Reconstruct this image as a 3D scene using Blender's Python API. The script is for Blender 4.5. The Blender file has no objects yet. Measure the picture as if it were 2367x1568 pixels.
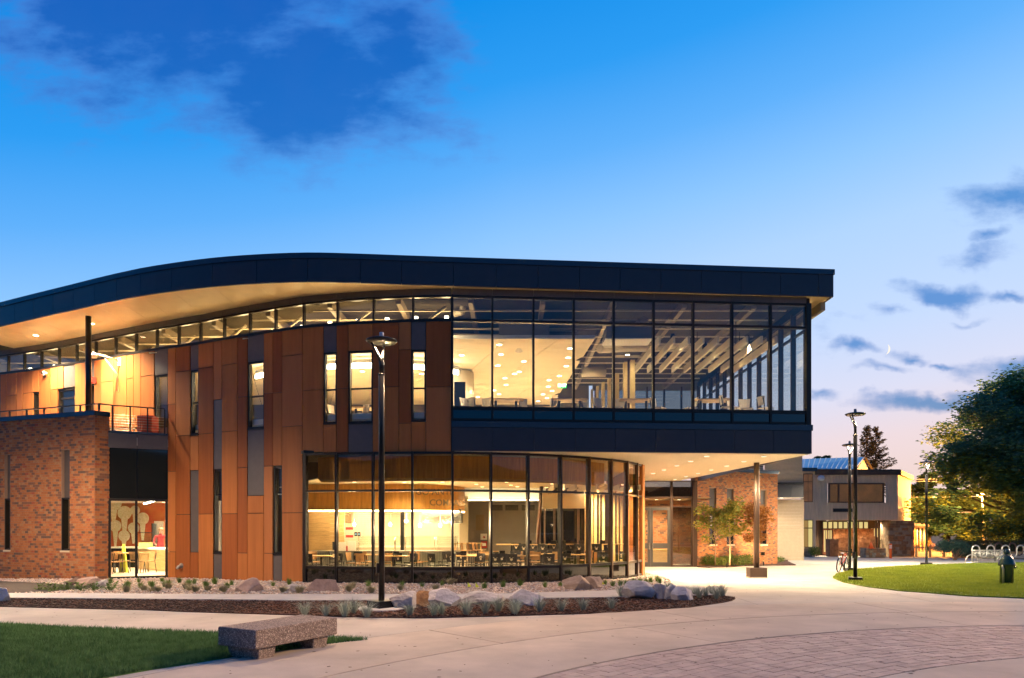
import bpy, bmesh, math, random
import numpy as np
from mathutils import Vector, Matrix, noise as mnoise
from mathutils.geometry import tessellate_polygon

# ---------------------------------------------------------------- measuring
FL, CX, HY, CH = 1650.0, 1183.5, 1215.0, 1.9
sc = bpy.context.scene
col = sc.collection
R = random.Random(7)

# ---------------------------------------------------------------- camera
cam = bpy.data.cameras.new("camera")
camo = bpy.data.objects.new("camera", cam); col.objects.link(camo)
camo.location = (0, 0, CH); camo.rotation_euler = (math.pi/2, 0, 0)
cam.sensor_width = 36; cam.lens = 36*FL/2367
cam.shift_y = (HY-784)/2367
cam.clip_start = 0.1; cam.clip_end = 6000
sc.camera = camo
sc.view_settings.view_transform = 'Standard'; sc.view_settings.look = 'None'
sc.view_settings.exposure = 0.0; sc.view_settings.gamma = 1; sc.view_settings.use_curve_mapping = False
sc.render.engine = 'CYCLES'
cy = sc.cycles
cy.use_denoising = True
try: cy.denoiser = 'OPENIMAGEDENOISE'
except Exception: pass
cy.max_bounces = 6; cy.diffuse_bounces = 3; cy.glossy_bounces = 3; cy.transparent_max_bounces = 24
cy.transmission_bounces = 4; cy.volume_bounces = 0
cy.caustics_reflective = False; cy.caustics_refractive = False
cy.sample_clamp_indirect = 40.0
cy.use_light_tree = True

def lin(c):
    return tuple(((v/255)/12.92 if v/255 <= .04045 else ((v/255+.055)/1.055)**2.4) for v in c)

# ---------------------------------------------------------------- sky
W = bpy.data.worlds.new("World"); sc.world = W; W.use_nodes = True
nt = W.node_tree; N = nt.nodes; L = nt.links; N.clear()
def wm(op, a, b=None, c=None, clamp=False):
    n = N.new('ShaderNodeMath'); n.operation = op; n.use_clamp = clamp
    for i, v in enumerate((a, b, c)):
        if v is None: continue
        if isinstance(v, (int, float)): n.inputs[i].default_value = v
        else: L.new(v, n.inputs[i])
    return n.outputs[0]
def wv(op, a, b=None):
    n = N.new('ShaderNodeVectorMath'); n.operation = op
    for i, v in enumerate((a, b)):
        if v is None: continue
        if isinstance(v, (tuple, list)): n.inputs[i].default_value = v
        else: L.new(v, n.inputs[i])
    return n
tc = N.new('ShaderNodeTexCoord')
vdir = wv('NORMALIZE', tc.outputs['Generated']).outputs[0]
sx = N.new('ShaderNodeSeparateXYZ'); L.new(vdir, sx.inputs[0])
u = wm('SUBTRACT', sx.outputs[2], wm('MULTIPLY', sx.outputs[0], 0.13))
u = wm('ADD', u, wm('MULTIPLY', wm('MULTIPLY', sx.outputs[0], -1.0, clamp=True), .10))   # darker towards the left
away = wm('MULTIPLY', wm('SUBTRACT', 0.5, sx.outputs[1]), 0.667, clamp=True)   # 0 towards the afterglow, 1 opposite it
u = wm('ADD', u, wm('MULTIPLY', away, .42))
ramp = N.new('ShaderNodeValToRGB'); L.new(u, ramp.inputs[0])
stops = [(0.0, (240,214,208)), (.05, (238,218,222)), (.11, (220,222,244)), (.19, (198,219,253)), (.30, (176,212,255)),
         (.375, (142,198,254)), (.45, (96,176,250)), (.53, (46,156,242)), (.63, (0,138,230)), (1.0, (0,94,182))]
e = ramp.color_ramp.elements
for i, (p, c) in enumerate(stops):
    el = e[i] if i < 2 else e.new(p)
    el.position = p
for i, (p, c) in enumerate(stops):
    e[i].position = p; e[i].color = (*lin(c), 1)
# clouds, placed by direction (x/y, z/y)
yy = wm('MAXIMUM', sx.outputs[1], 0.05)
ab = N.new('ShaderNodeCombineXYZ'); L.new(wm('DIVIDE', sx.outputs[0], yy), ab.inputs[0]); L.new(wm('DIVIDE', sx.outputs[2], yy), ab.inputs[1])
nz = N.new('ShaderNodeTexNoise'); nz.inputs['Scale'].default_value = 7; nz.inputs['Detail'].default_value = 5; nz.inputs['Roughness'].default_value = .55
L.new(ab.outputs[0], nz.inputs['Vector'])
dist = wv('SCALE', wv('SUBTRACT', nz.outputs['Color'], (.5,.5,.5)).outputs[0]); dist.inputs['Scale'].default_value = 0.10
abd = wv('ADD', ab.outputs[0], dist.outputs[0]).outputs[0]
nz2 = N.new('ShaderNodeTexNoise'); nz2.inputs['Scale'].default_value = 11; nz2.inputs['Detail'].default_value = 7; nz2.inputs['Roughness'].default_value = .6
mp2 = N.new('ShaderNodeMapping'); mp2.inputs['Scale'].default_value = (1, 2.2, 1); L.new(ab.outputs[0], mp2.inputs[0]); L.new(mp2.outputs[0], nz2.inputs['Vector'])
blobs = [(380,30,600,270,1.2),(700,190,400,250,1.25),(900,90,260,230,.9),(980,250,200,130,.45),(260,230,260,120,.4),(600,385,150,50,.3),(1080,340,140,70,.35),
 (2350,470,250,75,.8),(2265,603,130,45,.62),(2165,668,150,38,.95),(1975,810,85,26,.9),(2115,828,85,26,.95),
 (2340,850,190,60,1.0),(2150,940,240,34,1.0),(2260,925,140,36,1.0),(2380,900,160,50,1.0),(1895,920,80,26,.75),(2330,676,100,20,.7),(2298,551,60,26,.6),(2188,838,50,18,.75),
 (1890,770,90,60,.3),(2060,720,70,20,.4),(2050,862,100,18,.5),(2250,1040,90,40,.4),(1950,740,80,20,.3),(2220,712,80,14,.35)]
acc = None; accn = None
for (px, py, rx, ry, st) in blobs:
    n = wv('SUBTRACT', abd, ((px-CX)/FL, (HY-py)/FL, 0)).outputs[0]
    n = wv('MULTIPLY', n, (FL/rx, FL/ry, 0)).outputs[0]
    ln = wv('LENGTH', n).outputs['Value']
    m = wm('MULTIPLY', wm('SUBTRACT', 1.0, ln, clamp=True), st)
    acc = m if acc is None else wm('MAXIMUM', acc, m)
front = wm('MULTIPLY', sx.outputs[1], 8, clamp=True)
# elsewhere in the sky: the same broken cloud
nz3 = N.new('ShaderNodeTexNoise'); nz3.inputs['Scale'].default_value = 2.2; nz3.inputs['Detail'].default_value = 6
L.new(vdir, nz3.inputs['Vector'])
back = wm('MULTIPLY', wm('SUBTRACT', nz3.outputs['Fac'], .52, clamp=True), 3.0, clamp=True)
isback = wm('MULTIPLY', wm('ADD', wm('MULTIPLY', sx.outputs[1], -4), 0.2), 1.0, clamp=True)
dens = wm('ADD', wm('MULTIPLY', acc, front), wm('MULTIPLY', back, isback))
d1 = wm('ADD', dens, wm('MULTIPLY', wm('SUBTRACT', nz2.outputs['Fac'], .5), 1.25))
gate = wm('MULTIPLY', dens, 6, clamp=True)
mr = N.new('ShaderNodeMapRange'); mr.interpolation_type = 'SMOOTHSTEP'
L.new(d1, mr.inputs[0]); mr.inputs[1].default_value = .08; mr.inputs[2].default_value = .80
cl = wm('MULTIPLY', wm('MULTIPLY', mr.outputs[0], gate, clamp=True), .92)
ccol = N.new('ShaderNodeMix'); ccol.data_type = 'RGBA'; ccol.blend_type = 'MULTIPLY'; ccol.inputs[0].default_value = 1
L.new(ramp.outputs[0], ccol.inputs[6])
cmul = N.new('ShaderNodeMix'); cmul.data_type = 'RGBA'; L.new(wm('MULTIPLY', wm('SUBTRACT', u, .2), 3.5, clamp=True), cmul.inputs[0])
cmul.inputs[6].default_value = (.15, .38, .66, 1); cmul.inputs[7].default_value = (.10, .42, .62, 1); L.new(cmul.outputs[2], ccol.inputs[7])
mx = N.new('ShaderNodeMix'); mx.data_type = 'RGBA'; L.new(cl, mx.inputs[0]); L.new(ramp.outputs[0], mx.inputs[6]); L.new(ccol.outputs[2], mx.inputs[7])
# a pinkish lit edge on thin cloud
thin = wm('MULTIPLY', wm('MULTIPLY', wm('MULTIPLY', cl, wm('SUBTRACT', 1.0, cl)), 4.0), wm('MULTIPLY', nz.outputs['Fac'], .16))
mxp = N.new('ShaderNodeMix'); mxp.data_type = 'RGBA'; L.new(thin, mxp.inputs[0]); L.new(mx.outputs[2], mxp.inputs[6]); mxp.inputs[7].default_value = (*lin((178,172,226)), 1)
bg = N.new('ShaderNodeBackground'); L.new(mxp.outputs[2], bg.inputs[0]); L.new(wm('SUBTRACT', 1.03, wm('MULTIPLY', away, .5)), bg.inputs[1])
SKY = N.new('ShaderNodeTexSky'); SKY.sky_type = 'NISHITA'; SKY.sun_disc = False
SUN_EL, SUN_AZ = math.radians(20), math.radians(62)     # azimuth measured from +Y towards +X
SKY.sun_elevation = math.radians(4); SKY.sun_rotation = SUN_AZ
bg2 = N.new('ShaderNodeBackground'); L.new(SKY.outputs[0], bg2.inputs[0]); bg2.inputs[1].default_value = 0.0015
ad = N.new('ShaderNodeAddShader'); L.new(bg.outputs[0], ad.inputs[0]); L.new(bg2.outputs[0], ad.inputs[1])
wo = N.new('ShaderNodeOutputWorld'); L.new(ad.outputs[0], wo.inputs[0])

sun = bpy.data.lights.new("sun", 'SUN'); sun.energy = 4.0; sun.angle = math.radians(4); sun.color = (1.0, .62, .33)
so = bpy.data.objects.new("sun", sun); col.objects.link(so)
sd = Vector((math.sin(SUN_AZ)*math.cos(SUN_EL), math.cos(SUN_AZ)*math.cos(SUN_EL), math.sin(SUN_EL)))
so.rotation_euler = sd.to_track_quat('Z', 'Y').to_euler(); so.location = (30, 0, 30)

# ---------------------------------------------------------------- helpers
def gz(Y):
    return 0.0 if Y < 20 else -.0195*(min(Y, 66)-20)
def P(x, y, Y): return Vector(((x-CX)/FL*Y, Y, CH+(HY-y)/FL*Y))
def X2(x, Y): return Vector(((x-CX)/FL*Y, Y))
def Z(y, Y): return CH+(HY-y)/FL*Y
def G(x, y):
    t = (y-HY)/FL; Y = CH/t
    if Y > 20: Y = (CH-.39)/(t-.0195)
    return Vector(((x-CX)/FL*Y, Y, gz(Y)))

def hermite(tbl):
    xs = [p[0] for p in tbl]; ys = [p[1] for p in tbl]; n = len(xs)
    ms = []
    for i in range(n):
        if i == 0: m = (ys[1]-ys[0])/(xs[1]-xs[0])
        elif i == n-1: m = (ys[-1]-ys[-2])/(xs[-1]-xs[-2])
        else:
            a = (ys[i]-ys[i-1])/(xs[i]-xs[i-1]); b = (ys[i+1]-ys[i])/(xs[i+1]-xs[i])
            h0 = xs[i]-xs[i-1]; h1 = xs[i+1]-xs[i]; m = (a*h1+b*h0)/(h0+h1)
        ms.append(m)
    def f(x):
        if x <= xs[0]: return ys[0]+(x-xs[0])*ms[0]
        if x >= xs[-1]: return ys[-1]+(x-xs[-1])*ms[-1]
        i = max(j for j in range(n-1) if xs[j] <= x)
        h = xs[i+1]-xs[i]; t = (x-xs[i])/h
        return ((2*t**3-3*t*t+1)*ys[i]+(t**3-2*t*t+t)*h*ms[i]+(-2*t**3+3*t*t)*ys[i+1]+(t**3-t*t)*h*ms[i+1])
    return f

MATS = {}
def mat(name, color, rough=.6, metal=0.0, var=0.0, scale=6.0, bump=0.0, bscale=40.0, emit=None, es=0.0, spec=.5, stretch=None, var2=None, detail=4, coat=0.0):
    m = bpy.data.materials.new(name); m.use_nodes = True
    nt = m.node_tree; b = nt.nodes['Principled BSDF']
    b.inputs['Base Color'].default_value = (*color, 1); b.inputs['Roughness'].default_value = rough
    b.inputs['Metallic'].default_value = metal; b.inputs['Specular IOR Level'].default_value = spec
    if coat: b.inputs['Coat Weight'].default_value = coat
    tcn = nt.nodes.new('ShaderNodeTexCoord'); vec = tcn.outputs['Object']
    if stretch:
        mp = nt.nodes.new('ShaderNodeMapping'); mp.inputs['Scale'].default_value = stretch; nt.links.new(vec, mp.inputs[0]); vec = mp.outputs[0]
    if var or var2:
        n = nt.nodes.new('ShaderNodeTexNoise'); n.inputs['Scale'].default_value = scale; n.inputs['Detail'].default_value = detail; n.inputs['Roughness'].default_value = .6
        nt.links.new(vec, n.inputs['Vector'])
        r = nt.nodes.new('ShaderNodeValToRGB'); nt.links.new(n.outputs['Fac'], r.inputs[0])
        c0 = var2 if var2 else tuple(max(0, c*(1-var)) for c in color); c1 = color if var2 else tuple(min(1, c*(1+var)) for c in color)
        r.color_ramp.elements[0].position = .3; r.color_ramp.elements[0].color = (*c0, 1)
        r.color_ramp.elements[1].position = .7; r.color_ramp.elements[1].color = (*c1, 1)
        nt.links.new(r.outputs[0], b.inputs['Base Color'])
    if bump:
        n = nt.nodes.new('ShaderNodeTexNoise'); n.inputs['Scale'].default_value = bscale; n.inputs['Detail'].default_value = 5
        nt.links.new(vec, n.inputs['Vector'])
        bp = nt.nodes.new('ShaderNodeBump'); bp.inputs['Strength'].default_value = bump; bp.inputs['Distance'].default_value = .02
        nt.links.new(n.outputs['Fac'], bp.inputs['Height']); nt.links.new(bp.outputs[0], b.inputs['Normal'])
    if emit:
        b.inputs['Emission Color'].default_value = (*emit, 1); b.inputs['Emission Strength'].default_value = es
    MATS[name] = m
    return m

def leafy(m, k=.45):
    nt = m.node_tree; b = nt.nodes['Principled BSDF']; o = nt.nodes['Material Output']
    t = nt.nodes.new('ShaderNodeBsdfTranslucent'); mi = nt.nodes.new('ShaderNodeMixShader'); mi.inputs[0].default_value = k
    if b.inputs['Base Color'].is_linked: nt.links.new(b.inputs['Base Color'].links[0].from_socket, t.inputs[0])
    else: t.inputs[0].default_value = b.inputs['Base Color'].default_value
    nt.links.new(b.outputs[0], mi.inputs[1]); nt.links.new(t.outputs[0], mi.inputs[2]); nt.links.new(mi.outputs[0], o.inputs[0]); return m
def glass(name, tint=(.95,.96,.95), f0=.04, rough=.0, k=1.0):
    m = bpy.data.materials.new(name); m.use_nodes = True; nt = m.node_tree; nt.nodes.clear()
    lw = nt.nodes.new('ShaderNodeLayerWeight'); lw.inputs[0].default_value = .5
    pw = nt.nodes.new('ShaderNodeMath'); pw.operation = 'POWER'; nt.links.new(lw.outputs['Facing'], pw.inputs[0]); pw.inputs[1].default_value = 4.0
    ma = nt.nodes.new('ShaderNodeMath'); ma.operation = 'MULTIPLY_ADD'; nt.links.new(pw.outputs[0], ma.inputs[0]); ma.inputs[1].default_value = .8*k; ma.inputs[2].default_value = f0; ma.use_clamp = True
    tr = nt.nodes.new('ShaderNodeBsdfTransparent'); tr.inputs[0].default_value = (*tint, 1)
    gl = nt.nodes.new('ShaderNodeBsdfGlossy'); gl.inputs['Roughness'].default_value = rough; gl.inputs['Color'].default_value = (1,1,1,1)
    mi = nt.nodes.new('ShaderNodeMixShader'); nt.links.new(ma.outputs[0], mi.inputs[0]); nt.links.new(tr.outputs[0], mi.inputs[1]); nt.links.new(gl.outputs[0], mi.inputs[2])
    o = nt.nodes.new('ShaderNodeOutputMaterial'); nt.links.new(mi.outputs[0], o.inputs[0])
    return m

def emis(name, color, s):
    m = bpy.data.materials.new(name); m.use_nodes = True; nt = m.node_tree; nt.nodes.clear()
    e = nt.nodes.new('ShaderNodeEmission'); e.inputs[0].default_value = (*color, 1); e.inputs[1].default_value = s
    o = nt.nodes.new('ShaderNodeOutputMaterial'); nt.links.new(e.outputs[0], o.inputs[0]); return m

def tag(o, label=None, cat=None, group=None, kind=None):
    if label: o['label'] = label
    if cat: o['category'] = cat
    if group: o['group'] = group
    if kind: o['kind'] = kind
    return o
def empty(name, loc=(0,0,0), rz=0.0, **k):
    o = bpy.data.objects.new(name, None); col.objects.link(o); o.location = loc; o.rotation_euler = (0,0,rz)
    o.empty_display_size = .2
    tag(o, k.get('label'), k.get('cat'), k.get('group'), k.get('kind')); return o
def link(name, me, parent=None, world=False):
    o = bpy.data.objects.new(name, me); col.objects.link(o)
    if parent is not None:
        o.parent = parent
        if world: o.matrix_parent_inverse = pmat(parent).inverted()
    return o
def pmat(p):
    m = Matrix.Translation(p.location) @ p.rotation_euler.to_matrix().to_4x4() @ Matrix.Diagonal((*p.scale, 1))
    if p.parent: m = pmat(p.parent) @ p.matrix_parent_inverse @ m
    return m
def kids(o): return [c for c in o.children]
def copy_tree(o, parent=None):
    c = o.copy(); col.objects.link(c)
    if parent is not None: c.parent = parent; c.matrix_parent_inverse = o.matrix_parent_inverse.copy()
    for ch in list(o.children): copy_tree(ch, c)
    return c

class MB:
    def __init__(s): s.v = []; s.f = []; s.m = []; s.mi = 0; s.sm = []
    def add(s, vs, fs, smooth=False):
        b = len(s.v); s.v += [tuple(v) for v in vs]
        for f in fs: s.f.append(tuple(b+i for i in f)); s.m.append(s.mi); s.sm.append(smooth)
        return s
    def box(s, c, d, rz=0.0, M=None):
        hx, hy, hz = d[0]/2, d[1]/2, d[2]/2
        vs = [Vector((x, y, z)) for z in (-hz, hz) for y in (-hy, hy) for x in (-hx, hx)]
        if M is None: M = Matrix.Rotation(rz, 3, 'Z')
        vs = [M @ v + Vector(c) for v in vs]
        return s.add(vs, [(0,2,3,1),(4,5,7,6),(0,1,5,4),(2,6,7,3),(0,4,6,2),(1,3,7,5)])
    def slab(s, p0, p1, z0, z1, o0, o1, g0=0.0, g1=0.0):
        """box along the plan chord p0->p1, from z0 to z1, between offsets o0..o1 along the outward (right hand) normal"""
        p0 = Vector(p0[:2]); p1 = Vector(p1[:2]); t = (p1-p0).normalized(); n = Vector((t.y, -t.x))
        a = p0+t*g0; b = p1-t*g1
        vs = []
        for z in (z0, z1):
            for q in (a+n*o0, b+n*o0, b+n*o1, a+n*o1): vs.append((q.x, q.y, z))
        if o1 < o0: return s.add(vs, [(0,1,2,3),(7,6,5,4),(4,5,1,0),(5,6,2,1),(6,7,3,2),(7,4,0,3)])
        return s.add(vs, [(3,2,1,0),(4,5,6,7),(0,1,5,4),(1,2,6,5),(2,3,7,6),(3,0,4,7)])
    def quad(s, *p): return s.add(p, [tuple(range(len(p)))])
    def prism(s, poly, z0, z1):
        n = len(poly); vs = [(p[0], p[1], z0) for p in poly]+[(p[0], p[1], z1) for p in poly]
        tri = tessellate_polygon([[Vector((p[0], p[1], 0)) for p in poly]])
        fs = [(t[2], t[1], t[0]) for t in tri]+[(t[0]+n, t[1]+n, t[2]+n) for t in tri]
        # make caps face out
        fs = []
        for t in tri:
            a, b, c = [Vector((poly[i][0], poly[i][1])) for i in t]
            if (b-a).cross(c-a) < 0: t = (t[2], t[1], t[0])
            fs.append((t[0]+n, t[1]+n, t[2]+n)); fs.append((t[2], t[1], t[0]))
        area = sum(poly[i][0]*poly[(i+1) % n][1]-poly[(i+1) % n][0]*poly[i][1] for i in range(n))
        for i in range(n):
            j = (i+1) % n
            fs.append((i, j, j+n, i+n) if area > 0 else (j, i, i+n, j+n))
        return s.add(vs, fs)
    def tube(s, pts, r, n=8, cap=True, smooth=True):
        pts = [Vector(p) for p in pts]; rs = r if isinstance(r, (list, tuple)) else [r]*len(pts)
        rings = []
        up = Vector((0, 0, 1))
        prev = None
        for i, p in enumerate(pts):
            t = (pts[min(i+1, len(pts)-1)]-pts[max(i-1, 0)]).normalized()
            if prev is None:
                a = up if abs(t.z) < .9 else Vector((1, 0, 0))
                x = t.cross(a).normalized()
            else:
                x = (prev-t*prev.dot(t)).normalized()
            prev = x; y = t.cross(x)
            rings.append([p+(x*math.cos(2*math.pi*k/n)+y*math.sin(2*math.pi*k/n))*rs[i] for k in range(n)])
        vs = [v for r_ in rings for v in r_]; fs = []
        for i in range(len(pts)-1):
            for k in range(n):
                fs.append((i*n+k, i*n+(k+1) % n, (i+1)*n+(k+1) % n, (i+1)*n+k))
        s.add(vs, fs, smooth)
        if cap:
            b = len(s.v)-len(vs)
            s.f.append(tuple(b+k for k in range(n))[::-1]); s.m.append(s.mi); s.sm.append(False)
            s.f.append(tuple(b+(len(pts)-1)*n+k for k in range(n))); s.m.append(s.mi); s.sm.append(False)
        return s
    def lathe(s, prof, c=(0,0,0), n=16, smooth=True, sx=1, sy=1):
        c = Vector(c); vs = []; m = len(prof)
        for (r, z) in prof:
            for k in range(n):
                a = 2*math.pi*k/n; vs.append(c+Vector((r*math.cos(a)*sx, r*math.sin(a)*sy, z)))
        fs = [(i*n+k, i*n+(k+1) % n, (i+1)*n+(k+1) % n, (i+1)*n+k) for i in range(m-1) for k in range(n)]
        if prof[0][0] > 1e-4: fs.append(tuple(range(n))[::-1])
        if prof[-1][0] > 1e-4: fs.append(tuple((m-1)*n+k for k in range(n)))
        return s.add(vs, fs, smooth)
    def mesh(s, name, mats):
        me = bpy.data.meshes.new(name); me.from_pydata([tuple(v) for v in s.v], [], s.f)
        if not isinstance(mats, (list, tuple)): mats = [mats]
        for m in mats: me.materials.append(m)
        me.polygons.foreach_set('material_index', s.m); me.polygons.foreach_set('use_smooth', s.sm); me.update()
        return me
    def build(s, name, mats, parent=None, **k):
        o = link(name, s.mesh(name, mats), parent, world=k.get('world', True))
        tag(o, k.get('label'), k.get('cat'), k.get('group'), k.get('kind')); return o

def bevel_mesh(me, w, seg=2):
    bm = bmesh.new(); bm.from_mesh(me); bmesh.ops.bevel(bm, geom=bm.edges[:], offset=w, segments=seg, affect='EDGES', profile=.6)
    bm.to_mesh(me); bm.free(); return me

# ---------------------------------------------------------------- materials
M = {}
M['conc'] = mat('concrete', (.475,.42,.355), .8, var=.2, scale=.6, bump=.25, bscale=60, detail=10)
M['conc2'] = mat('path_concrete', (.46,.44,.43), .8, var=.1, scale=2, bump=.2, bscale=60)
M['conc3'] = mat('ring_concrete', (.51,.425,.335), .8, var=.2, scale=.7, bump=.3, bscale=70, detail=10)
M['paver'] = mat('stamped_paver', (.49,.375,.305), .75, var=.2, scale=3.5, bump=.5, bscale=50)
M['paver2'] = mat('pale_paver', (.53,.42,.34), .75, var=.2, scale=3.5, bump=.5, bscale=50)
M['paver3'] = mat('dark_paver', (.45,.345,.28), .75, var=.2, scale=3.5, bump=.5, bscale=50)
M['soil'] = mat('soil', (.06,.045,.035), .95, var=.4, scale=9, bump=.8, bscale=30)
M['mulch'] = mat('mulch', (.085,.038,.022), .95, var=.5, scale=30, bump=.9, bscale=60)
M['gravelbed'] = mat('gravel_ground', (.30,.24,.2), .9, var=.4, scale=25, bump=1, bscale=40)
M['stones'] = [mat('gravel_%s' % n, c, .85, var=.2, scale=12) for n, c in (('tan',(.58,.44,.33)),('grey',(.46,.41,.37)),('rose',(.5,.35,.27)),('cream',(.68,.57,.45)))]
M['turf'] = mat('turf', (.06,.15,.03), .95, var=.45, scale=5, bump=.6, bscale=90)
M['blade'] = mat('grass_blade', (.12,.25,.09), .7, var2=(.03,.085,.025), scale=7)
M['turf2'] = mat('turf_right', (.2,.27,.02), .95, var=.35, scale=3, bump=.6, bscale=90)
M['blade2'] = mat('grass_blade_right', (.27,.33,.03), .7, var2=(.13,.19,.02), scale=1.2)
M['far'] = mat('far_ground', (.07,.06,.035), .95, var=.4, scale=.2)
M['clad'] = mat('rust_panel', (.42,.15,.042), .5, spec=.2, var=.13, scale=6, stretch=(1,1,.06), detail=8, bump=.04, bscale=300)
M['clad3'] = mat('rust_panel_pale', (.44,.16,.048), .5, spec=.25, var=.08, scale=4, stretch=(1,1,.12))
M['clad2'] = mat('rust_panel_deep', (.31,.095,.026), .5, spec=.2, var=.13, scale=6, stretch=(1,1,.06), detail=8, bump=.04, bscale=300)
M['cladg'] = mat('charcoal_panel', (.105,.09,.085), .45, var=.08, scale=5, bump=.04, bscale=300)
M['fasc'] = mat('fascia_metal', (.045,.045,.055), .36, var=.05, scale=3, metal=.25)
M['cop'] = mat('coping_metal', (.05,.07,.09), .25, metal=.5)
M['frame'] = mat('dark_frame', (.022,.018,.016), .35, metal=.4)
M['bronze'] = mat('bronze_frame', (.10,.06,.04), .4, metal=.3)
M['soff'] = mat('soffit_panel', (.8,.62,.32), .5, var=.05, scale=2, metal=.1)
M['soffw'] = mat('canopy_soffit', (.88,.78,.58), .4, var=.02)
M['spandrel'] = mat('spandrel_glass', (.008,.008,.009), .04, spec=.9)
M['glass'] = glass('window_glass', (.93,.94,.92), .035)
M['glassu'] = glass('upper_glass', (.90,.92,.92), .05)
M['glassb'] = glass('bronze_glass', (.86,.80,.68), .03)
M['glassd'] = glass('dark_glass', (.5,.5,.48), .06)
M['clearg'] = glass('sneeze_guard_glass', (.9,.96,.92), .05)
M['bricks'] = [mat('brick_'+n, c, .85, var=.15, scale=14, bump=.35, bscale=60) for n, c in
   (('orange',(.5,.195,.068)),('rust',(.44,.165,.06)),('tan',(.47,.24,.11)),('brown',(.25,.12,.075)),('char',(.165,.105,.08)),('red',(.4,.11,.055)))]
M['mortar'] = mat('mortar', (.36,.24,.17), .9, bump=.3)
M['stone'] = mat('ledge_stone', (.3,.22,.14), .9, var=.4, scale=3, bump=.6, bscale=20)
M['stones2'] = [mat('ledge_'+n, c, .9, var=.25, scale=5, bump=.6, bscale=20) for n, c in (('tan',(.32,.24,.14)),('brown',(.2,.13,.08)),('grey',(.26,.23,.18)),('rust',(.26,.14,.07)))]
M['black'] = mat('black_metal', (.012,.011,.011), .28, metal=.5, coat=.3)
M['white'] = mat('white_paint', (.8,.78,.72), .5)
M['cream'] = mat('cream_wall', (.72,.62,.44), .7, var=.03)
M['ceil'] = mat('ceiling_tile', (.86,.72,.48), .8, var=.02)
M['floor'] = mat('floor_tile', (.72,.62,.48), .35, var=.06, scale=2)
M['wood'] = mat('wood_panel', (.6,.32,.07), .5, var=.25, scale=3, stretch=(4,4,.3))
M['woodl'] = mat('pale_wood', (.55,.36,.15), .5, var=.18, scale=3, stretch=(1,1,8))
M['tile'] = mat('wall_tile', (.8,.74,.6), .25)
M['grout'] = mat('grout', (.45,.38,.26), .9)
M['greyw'] = mat('grey_wall', (.22,.2,.17), .8, var=.06, scale=1.5)
M['corr'] = mat('corrugated_metal', (.3,.32,.28), .35, metal=.7)
M['steel'] = mat('steel', (.6,.58,.52), .22, metal=.9)
M['chairb'] = mat('black_chair', (.02,.022,.022), .4)
M['chairw'] = mat('wood_chair', (.42,.24,.1), .5, var=.15)
M['chairl'] = mat('cream_chair', (.6,.52,.4), .5)
M['red'] = mat('red_paint', (.5,.03,.02), .45)
M['redc'] = mat('red_slat', (.45,.045,.02), .55)
M['siding'] = mat('beige_siding', (.48,.38,.26), .7, var=.05)
M['stucco'] = mat('board_siding', (.66,.49,.32), .85, var=.12, scale=2, stretch=(3,3,.4))
M['brownt'] = mat('brown_trim', (.09,.055,.035), .7)
M['blueroof'] = mat('standing_seam_roof', (.35,.42,.5), .28, metal=.6)
M['bark'] = mat('bark', (.09,.06,.04), .95, var=.3, scale=6, bump=.8, bscale=14)
M['barkl'] = mat('young_bark', (.3,.19,.12), .9)
M['conifer'] = mat('conifer_needles', (.028,.032,.02), .9, var=.3, scale=3)
M['leafbig'] = [mat('elm_leaf_'+n, c, .85, spec=.15, var=.3, scale=1.2) for n, c in (('deep',(.09,.21,.13)),('mid',(.13,.27,.13)),('olive',(.22,.29,.07)))]
M['leaffar'] = mat('far_leaf', (.08,.13,.06), .85, spec=.1, var=.35, scale=.6)
M['leafy'] = [mat('young_leaf_'+n, c, .7, var=.25, scale=3) for n, c in (('gold',(.33,.26,.04)),('green',(.2,.24,.04)),('rust',(.28,.12,.025)))]
M['shrub'] = [mat('shrub_leaf_'+n, c, .7, var=.3, scale=3) for n, c in (('green',(.12,.19,.04)),('lime',(.2,.24,.05)))]
M['hedge'] = mat('hedge_leaf', (.07,.09,.035), .8, var=.4, scale=2)
M['bush'] = mat('bush_leaf', (.035,.085,.06), .8, var=.4, scale=2)
M['tuftb'] = mat('blue_fescue', (.34,.4,.33), .8, var=.2, scale=6)
M['tuftg'] = mat('green_tuft', (.13,.22,.03), .7, var=.3, scale=6)
M['tuftd'] = mat('dry_tuft', (.36,.32,.18), .8, var=.2, scale=6)
M['bench'] = mat('exposed_aggregate', (.19,.135,.115), .85, var=.0, bump=1.0, bscale=70)
M['galv'] = mat('galvanised', (.5,.47,.42), .35, metal=.7)
M['dgreen'] = mat('dark_green_paint', (.02,.05,.035), .25, coat=.5)
M['lampw'] = emis('lamp_white', (1,.86,.6), 14)
M['lampb'] = emis('bulb_warm', (1,.8,.48), 30)
M['lamps'] = emis('strip_light', (1,.88,.66), 38)
M['exit'] = emis('exit_green', (.0,.9,.1), 2.2)
M['letter'] = mat('grey_letter', (.22,.17,.1), .5, metal=.3)
for m_ in M['leafbig']+[M['leaffar'], M['blade'], M['blade2']]+M['leafy']+M['shrub']: leafy(m_)
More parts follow.
